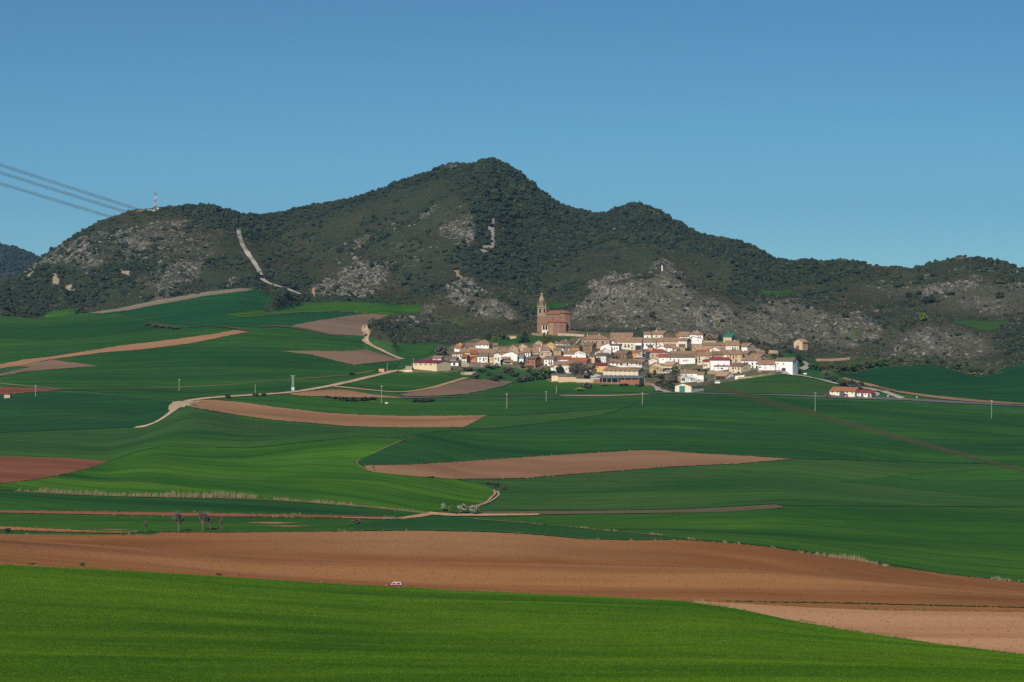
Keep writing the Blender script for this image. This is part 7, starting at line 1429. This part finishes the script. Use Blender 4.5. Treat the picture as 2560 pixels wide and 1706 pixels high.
def pylon():
    g_ = ground(732, 977, ymin=1500); s = F / g_.y; h = 38 / s; o = empty('lattice_pylon', g_, .2); tag(o, 'grey lattice power pylon beside the pale track', 'pylon')
    m = MB(); w0, w1 = .75, .28; n = 9
    P_ = lambda i, k: (lambda w: [(-w, -w), (w, -w), (w, w), (-w, w)][k] + (h * i / n,))(w0 + (w1 - w0) * i / n)
    for i in range(n):
        for k in range(4):
            m.bar(P_(i, k), P_(i + 1, k), .07, None, 4); m.bar(P_(i, k), P_(i + 1, (k + 1) % 4), .045, None, 4); m.bar(P_(i + 1, k), P_(i + 1, (k + 1) % 4), .045, None, 4)
    m.build('lattice', [M_STEEL], o)
    m = MB(); m.box(-.9, .9, -.9, .9, -.8, h * .22); m.build('sheet_guard', [m_plain('pale_guard_sheet', (0.52, 0.58, 0.62), .08)], o)
    for z, L in ((h - .2, 1.6), (h - 1.4, 1.2)): m = MB(); m.box(-L, L, -.08, .08, z - .08, z + .08); m.build('cross_arm', [M_STEEL], o)
pylon()
def mast():
    g_ = ground(388, 529, ymin=2800); s = F / g_.y; h = 56 / s; o = empty('antenna_mast', g_); tag(o, 'red and white lattice antenna mast on the left hilltop', 'mast')
    red = m_plain('mast_red', (0.30, 0.03, 0.05), .1); wh = m_plain('mast_white', (0.50, 0.50, 0.50), .05); n = 18
    W_ = lambda t: 1.9 * (1 - t) ** 2.2 + .62
    for b in range(7):
        m = MB()
        for i in range(3):
            a0, a1 = (b * 3 + i) / 21, (b * 3 + i + 1) / 21
            for k in range(3):
                def P_(t, q_): return (W_(t) * math.cos(2.094 * q_ + .5), W_(t) * math.sin(2.094 * q_ + .5), h * t - .3)
                m.bar(P_(a0, k), P_(a1, k), .075, None, 4); m.bar(P_(a0, k), P_(a1, k + 1), .06, None, 4); m.bar(P_(a1, k), P_(a1, k + 1), .06, None, 4); m.bar(P_(a0, k + 1), P_(a1, k), .06, None, 4)
        m.build('mast_section', [wh if b % 2 == 0 else red], o)
    for (z, x, r_) in ((.58, .6, .9), (.10, 2.6, 1.3), (.5, -.6, .7), (.93, 0, .6)):
        m = MB(); m.lathe([(.15, -.35), (r_ * .7, -.15), (r_, .12), (r_ * .95, .16), (.2, -.1)], 12); c = m.build('dish', [wh], o); c.location = (x, -.9, h * z + .8); c.rotation_euler = (R(80), R(20), R(20))
    m = MB(); m.bar((0, 0, h - .4), (0, 0, h + 1.2), .12); m.build('lightning_rod', [red], o)
    for (px, w, hh, mat, rf, lb) in ((373.5, 6, 2.6, m_plain('green_hut_wall', (0.10, 0.28, 0.20), .1), m_plain('dark_green_roof', (0.02, 0.10, 0.09), .1), 'small green equipment hut beside the antenna mast'), (381.5, 6.5, 2.4, WALL['T'], ROOF['t'], 'small tan equipment hut at the foot of the antenna mast')):
        g2 = ground(px, 529.5, ymin=2800); b = empty('equipment_hut', g2); tag(b, lb, 'hut'); m = MB(); m.box(-w / 2, w / 2, -1.6, 1.6, -1.5, hh); m.build('wall', [mat], b); m = MB(); m.slab([(-w / 2 - .3, -1.9, hh + .2), (w / 2 + .3, -1.9, hh + .1), (w / 2 + .3, 1.9, hh + .5), (-w / 2 - .3, 1.9, hh + .7)], .2); m.build('roof', [rf], b); m = MB(); m.box(w / 2 - 1.4, w / 2 - .5, -1.65, -1.58, 0, 2); m.build('door', [M_CONC], b)
mast()
def statue():
    g_ = ground(1655, 677, ymin=2250); s = F / g_.y; o = empty('statue', g_ + Vector((0, -.5, .4))); tag(o, 'white robed statue on the summit of the rocky knoll', 'statue')
    wh = m_plain('white_statue_stone', (0.74, 0.73, 0.68), .06)
    m = MB(); m.box(-.9, .9, -.9, .9, -1.6, .4); m.box(-.7, .7, -.7, .7, .4, 1.0); m.build('pedestal', [WALL['P']], o)
    m = MB(); m.lathe([(.62, 1.0), (.55, 1.4), (.50, 2.0), (.55, 2.5), (.60, 2.9), (.50, 3.3), (.22, 3.55), (.17, 3.65), (.25, 3.8), (.29, 4.0), (.24, 4.2), (.10, 4.32)], 14); m.bar((.45, -.1, 3.2), (.35, -.55, 2.6), .13, .09, 6); m.bar((-.45, -.1, 3.2), (-.3, -.55, 2.7), .13, .09, 6); m.bar((.35, -.55, 2.6), (.02, -.66, 2.85), .09, .06, 6); m.bar((-.3, -.55, 2.7), (.0, -.66, 2.9), .09, .06, 6); m.build('figure', [wh], o, True)
statue()

# ------------------------------------------------------------------ vehicles
M_TYRE = m_plain('tyre_rubber', (0.02, 0.02, 0.02), .2, 3, .8); M_RIM = m_plain('alloy_rim', (0.55, 0.56, 0.57), .05, 3, .35, .5); M_LAMP = m_plain('lamp_glass', (0.7, 0.7, 0.65), .05, 3, .2, .5); M_TAIL = m_plain('tail_lamp', (0.35, 0.02, 0.02), .05, 3, .3, .5)
def paint(name, c): return m_plain(name, c, .04, .5, .3, .5)
def car(px, pb, label, body, yaw=0, roofc=None, kind='hatch', name='car', cat='car', lift=0.5, ymin=1700, at=None):
    """length along x, nose at -x; side profile extruded with tumblehome"""
    g_ = at if at is not None else ground(px, pb, ymin=ymin) + Vector((0, 0, lift)); o = empty(name, g_, yaw); tag(o, label, cat)
    L, Wd = {'hatch': (4.0, 1.7), 'suv': (4.5, 1.8), 'van': (5.0, 1.9)}[kind]; a = L / 2
    low = {'hatch': [(-a, .3), (a, .3), (a, .75), (a - .05, .95), (-a * .45, .95), (-a + .1, .75), (-a, .6)], 'suv': [(-a, .45), (a, .45), (a, 1.0), (a - .03, 1.12), (-a * .40, 1.12), (-a + .12, 1.0), (-a, .85)], 'van': [(-a, .4), (a, .4), (a, 1.1), (a, 1.3), (-a * .62, 1.3), (-a + .1, .95), (-a, .8)]}[kind]
    cab = {'hatch': [(-a * .48, .95), (a - .06, .95), (a * .80, 1.42), (-a * .12, 1.44)], 'suv': [(-a * .42, 1.12), (a - .05, 1.12), (a * .86, 1.80), (-a * .10, 1.82)], 'van': [(-a * .62, 1.3), (a, 1.3), (a - .05, 2.05), (-a * .36, 2.05)]}[kind]
    def ext(pts, w0, w1):
        m = MB(); n = len(pts); zlo = min(p[1] for p in pts); zhi = max(p[1] for p in pts); wy = lambda z: (w0 + (w1 - w0) * (z - zlo) / max(.01, zhi - zlo)) / 2
        m.poly([(x, -wy(z), z) for x, z in pts]); m.poly([(x, wy(z), z) for x, z in reversed(pts)])
        for i in range(n): p, q_ = pts[i], pts[(i + 1) % n]; m.poly([(p[0], wy(p[1]), p[1]), (q_[0], wy(q_[1]), q_[1]), (q_[0], -wy(q_[1]), q_[1]), (p[0], -wy(p[1]), p[1])])
        return m
    ext(low, Wd, Wd * .97).build('body', [body], o); ext(cab, Wd * .95, Wd * .78).build('cabin', [roofc or body], o)
    zt = cab[2][1]; zb = cab[0][1]; x0, x1 = cab[3][0], cab[2][0]
    for sy in (-1, 1):
        cuts = [(cab[0][0] * .75 + x0 * .25, x0 + (x1 - x0) * .36), (x0 + (x1 - x0) * .42, x0 + (x1 - x0) * .98)]
        for (u0, u1) in cuts:
            m = MB(); k0 = .12; k1 = .82; z0, z1 = zb + (zt - zb) * k0, zb + (zt - zb) * k1; y0 = Wd / 2 * (.95 + (.78 - .95) * k0) + .012; y1 = Wd / 2 * (.95 + (.78 - .95) * k1) + .012
            m.poly([(u0, sy * y0, z0), (u1, sy * y0, z0), (u1 - .08, sy * y1, z1), (max(u0 + .06, x0 + .1), sy * y1, z1)]); m.build('window', [M_GLASS], o)
    m = MB(); f = lambda k: (cab[0][0] + (cab[3][0] - cab[0][0]) * k - .012, zb + (zt - zb) * k); (xa, za), (xb, zb2) = f(.1), f(.9); m.poly([(xa, Wd * .42, za), (xa, -Wd * .42, za), (xb, -Wd * .36, zb2), (xb, Wd * .36, zb2)]); m.build('windscreen', [M_GLASS], o)
    m = MB(); g2 = lambda k: (cab[1][0] + (cab[2][0] - cab[1][0]) * k + .012, zb + (zt - zb) * k); (xa, za), (xb, zb2) = g2(.15), g2(.85); m.poly([(xa, -Wd * .41, za), (xa, Wd * .41, za), (xb, Wd * .35, zb2), (xb, -Wd * .35, zb2)]); m.build('rear_window', [M_GLASS], o)
    rw = .31 if kind != 'suv' else .37
    for sx in (-.62, .62):
        for sy in (-1, 1):
            w = empty('wheel', (a * sx, sy * (Wd / 2 - .08), rw)); w.parent = o
            m = MB(); m.bar((0, -.11, 0), (0, .11, 0), rw, None, 16); m.build('tyre', [M_TYRE], w); m = MB(); m.bar((0, -.125, 0), (0, .125, 0), rw * .6, None, 12); m.build('rim', [M_RIM], w)
    for sy in (-1, 1):
        m = MB(); m.box(-a - .02, -a + .1, sy * Wd * .36 - .14, sy * Wd * .36 + .14, low[-1][1] + .02, low[-1][1] + .16); m.build('headlight', [M_LAMP], o)
        m = MB(); m.box(a - .05, a + .02, sy * Wd * .42 - .09, sy * Wd * .42 + .09, low[2][1] - .12, low[2][1] + .12); m.build('tail_light', [M_TAIL], o)
    m = MB(); m.box(-a - .06, -a + .05, -Wd * .46, Wd * .46, low[0][1], low[0][1] + .16); m.build('bumper', [M_TYRE], o)
    return o
P_RED_C = paint('red_car_paint', (0.22, 0.015, 0.022)); P_WHITE_C = paint('white_car_paint', (0.72, 0.72, 0.70)); P_BLUE_C = paint('blue_car_paint', (0.02, 0.06, 0.16)); P_DARK_C = paint('dark_car_paint', (0.03, 0.035, 0.04)); P_GREY_C = paint('grey_car_paint', (0.35, 0.38, 0.40))
yc = YB(985) + 7.0; xc_ = (985.5 - CX) / F * yc
zc_ = (HOR - 1455) / F * yc - 1.82
car(0, 0, 'red off-road car with white hardtop on the brow of the foreground wheat', P_RED_C, R(-3), paint('cream_hardtop', (0.50, 0.48, 0.42)), 'suv', 'off_road_car', at=Vector((xc_, yc, zc_)))
car(2112, 994.5, 'dark red car parked before the roadside barn door', paint('dark_red_paint', (0.12, 0.01, 0.02)), R(2), lift=0.9)
car(2068, 993.5, 'red car left of the roadside barn', P_RED_C, R(8), lift=0.9)
car(1608, 893.5, 'blue car left of the other blue car by the garage', P_BLUE_C, R(5), kind='van'); car(1619, 893.5, 'blue car nearest the wide dark garage', P_BLUE_C, R(0)); car(1596, 896.5, 'white car below the slim rubble house', P_WHITE_C, R(10)); car(1605, 899.5, 'dark car below the two blue cars', P_DARK_C, R(-5))
car(1666, 936.5, 'white delivery van near the dark round bush', P_WHITE_C, R(-15), kind='van', name='van', cat='van'); car(1791, 962, 'white car parked below the open dark porch', P_WHITE_C, R(-6), kind='van'); car(1780, 961, 'dark car left of the white one below the open dark porch', P_DARK_C, R(4))
car(1948, 932, 'grey car at the foot of the tall white barn', P_GREY_C, R(0)); car(1893, 879.5, 'grey-green tractor trailer car above the tan stone block', P_GREY_C, R(5))
# roadside sign boards
def sign(px, pb, wpx, hpx, label, col):
    g_ = ground(px, pb, ymin=1700); s = F / g_.y; o = empty('sign_board', g_); tag(o, label, 'sign'); w = wpx / s; h = hpx / s
    m = MB(); m.box(-w / 2, w / 2, -.06, .06, 1.0, 1.0 + h); m.build('board', [m_plain(label[:18] + ' face', col, .04)], o)
    for x in (-w * .35, w * .35): m = MB(); m.bar((x, .1, -.6), (x, .1, 1.0 + h), .06); m.build('post', [M_STEEL], o)
sign(2012.7, 940, 8, 3.2, 'white board on posts beside the lane right of the barn', (0.72, 0.72, 0.70)); sign(2220, 995, 3.5, 2.2, 'small white road sign at the junction', (0.7, 0.7, 0.7)); sign(1090, 901, 4, 3, 'small white block behind the cream barn', (0.6, 0.6, 0.55)) if False else None
sign(2292, 998, 2.6, 3.0, 'small round-topped traffic sign right of the junction', (0.55, 0.58, 0.62))
# birds
def bird(px, py, label, tilt):
    Y = 2600; o = empty('bird', ((px - CX) / F * Y, Y, (HOR - py) / F * Y), .3); o.rotation_euler = (.2, tilt, .3); tag(o, label, 'bird'); mt = m_plain('vulture_feathers', (0.06, 0.045, 0.035), .2)
    m = MB(); m.bar((0, -.45, 0), (0, .35, 0), .13, .07, 6); m.bar((0, -.45, 0), (0, -.66, .03), .08, .03, 6); m.build('body', [mt], o)
    for sx in (-1, 1): m = MB(); m.slab([(sx * .08, -.25, .05), (sx * .8, -.30, .22), (sx * 1.3, -.05, .16), (sx * .8, .22, .20), (sx * .08, .22, .05)], .03); m.build('wing', [mt], o)
    m = MB(); m.slab([(-.08, .3, 0), (.08, .3, 0), (.22, .65, .0), (-.22, .65, 0)], .03); m.build('tail', [mt], o)
bird(1447, 498, 'small dark bird soaring left over the saddle', .6); bird(1830.5, 416, 'small dark bird soaring high at right', .35)

# ------------------------------------------------------------------ power cables close to the camera, out of focus
M_CABLE = m_plain('cable_sheath', (0.085, 0.075, 0.055), .1, 2, .6)
def cable(pts, label, d0, d1):
    p = np.array(pts); xs_ = np.linspace(-1100, 3700, 60); co = np.polyfit(p[:, 0], p[:, 1], 2); ys_ = np.polyval(co, xs_); V = []
    mb = MB()
    for x, y in zip(xs_, ys_): Yd = d0 + (d1 - d0) * (x / 2560); V.append(Vector(((x - CX) / F * Yd, Yd, (HOR - y) / F * Yd)))
    for a, b in zip(V, V[1:]): mb.bar(a, b, 0.0036, None, 6)
    o = mb.build('power_cable', [M_CABLE]); tag(o, label, 'cable')
cable([(0, 414), (350, 523), (1040, 742), (1880, 988), (2560, 1176)], 'uppermost of three blurred power cables sloping down across the view', 18.0, 21.0)
cable([(0, 433), (327, 532), (1040, 750), (1880, 993), (2560, 1177.5)], 'middle one of three blurred power cables sloping across the view', 18.3, 21.3)
cable([(0, 460), (283, 543), (1040, 766), (1880, 1000), (2560, 1179)], 'lowest of three blurred power cables sloping down across the view', 18.6, 21.6)

# ------------------------------------------------------------------ air
def haze():
    m = MB(); m.box(-3600, 3600, -950, 12600, -210, 330); me_ = m.mesh('haze'); mt = bpy.data.materials.new('haze'); mt.use_nodes = True; nt = mt.node_tree
    nt.nodes.remove(nt.nodes['Principled BSDF']); v = nt.nodes.new('ShaderNodeVolumePrincipled'); v.inputs['Color'].default_value = (0.26, 0.55, 0.95, 1); v.inputs['Density'].default_value = 3.7e-5; v.inputs['Anisotropy'].default_value = 0.2
    nt.links.new(v.outputs[0], nt.nodes['Material Output'].inputs['Volume']); me_.materials.append(mt); o = link('haze', me_); tag(o, 'thin blue spring haze filling the valley', 'haze', kind='stuff'); return o
haze()
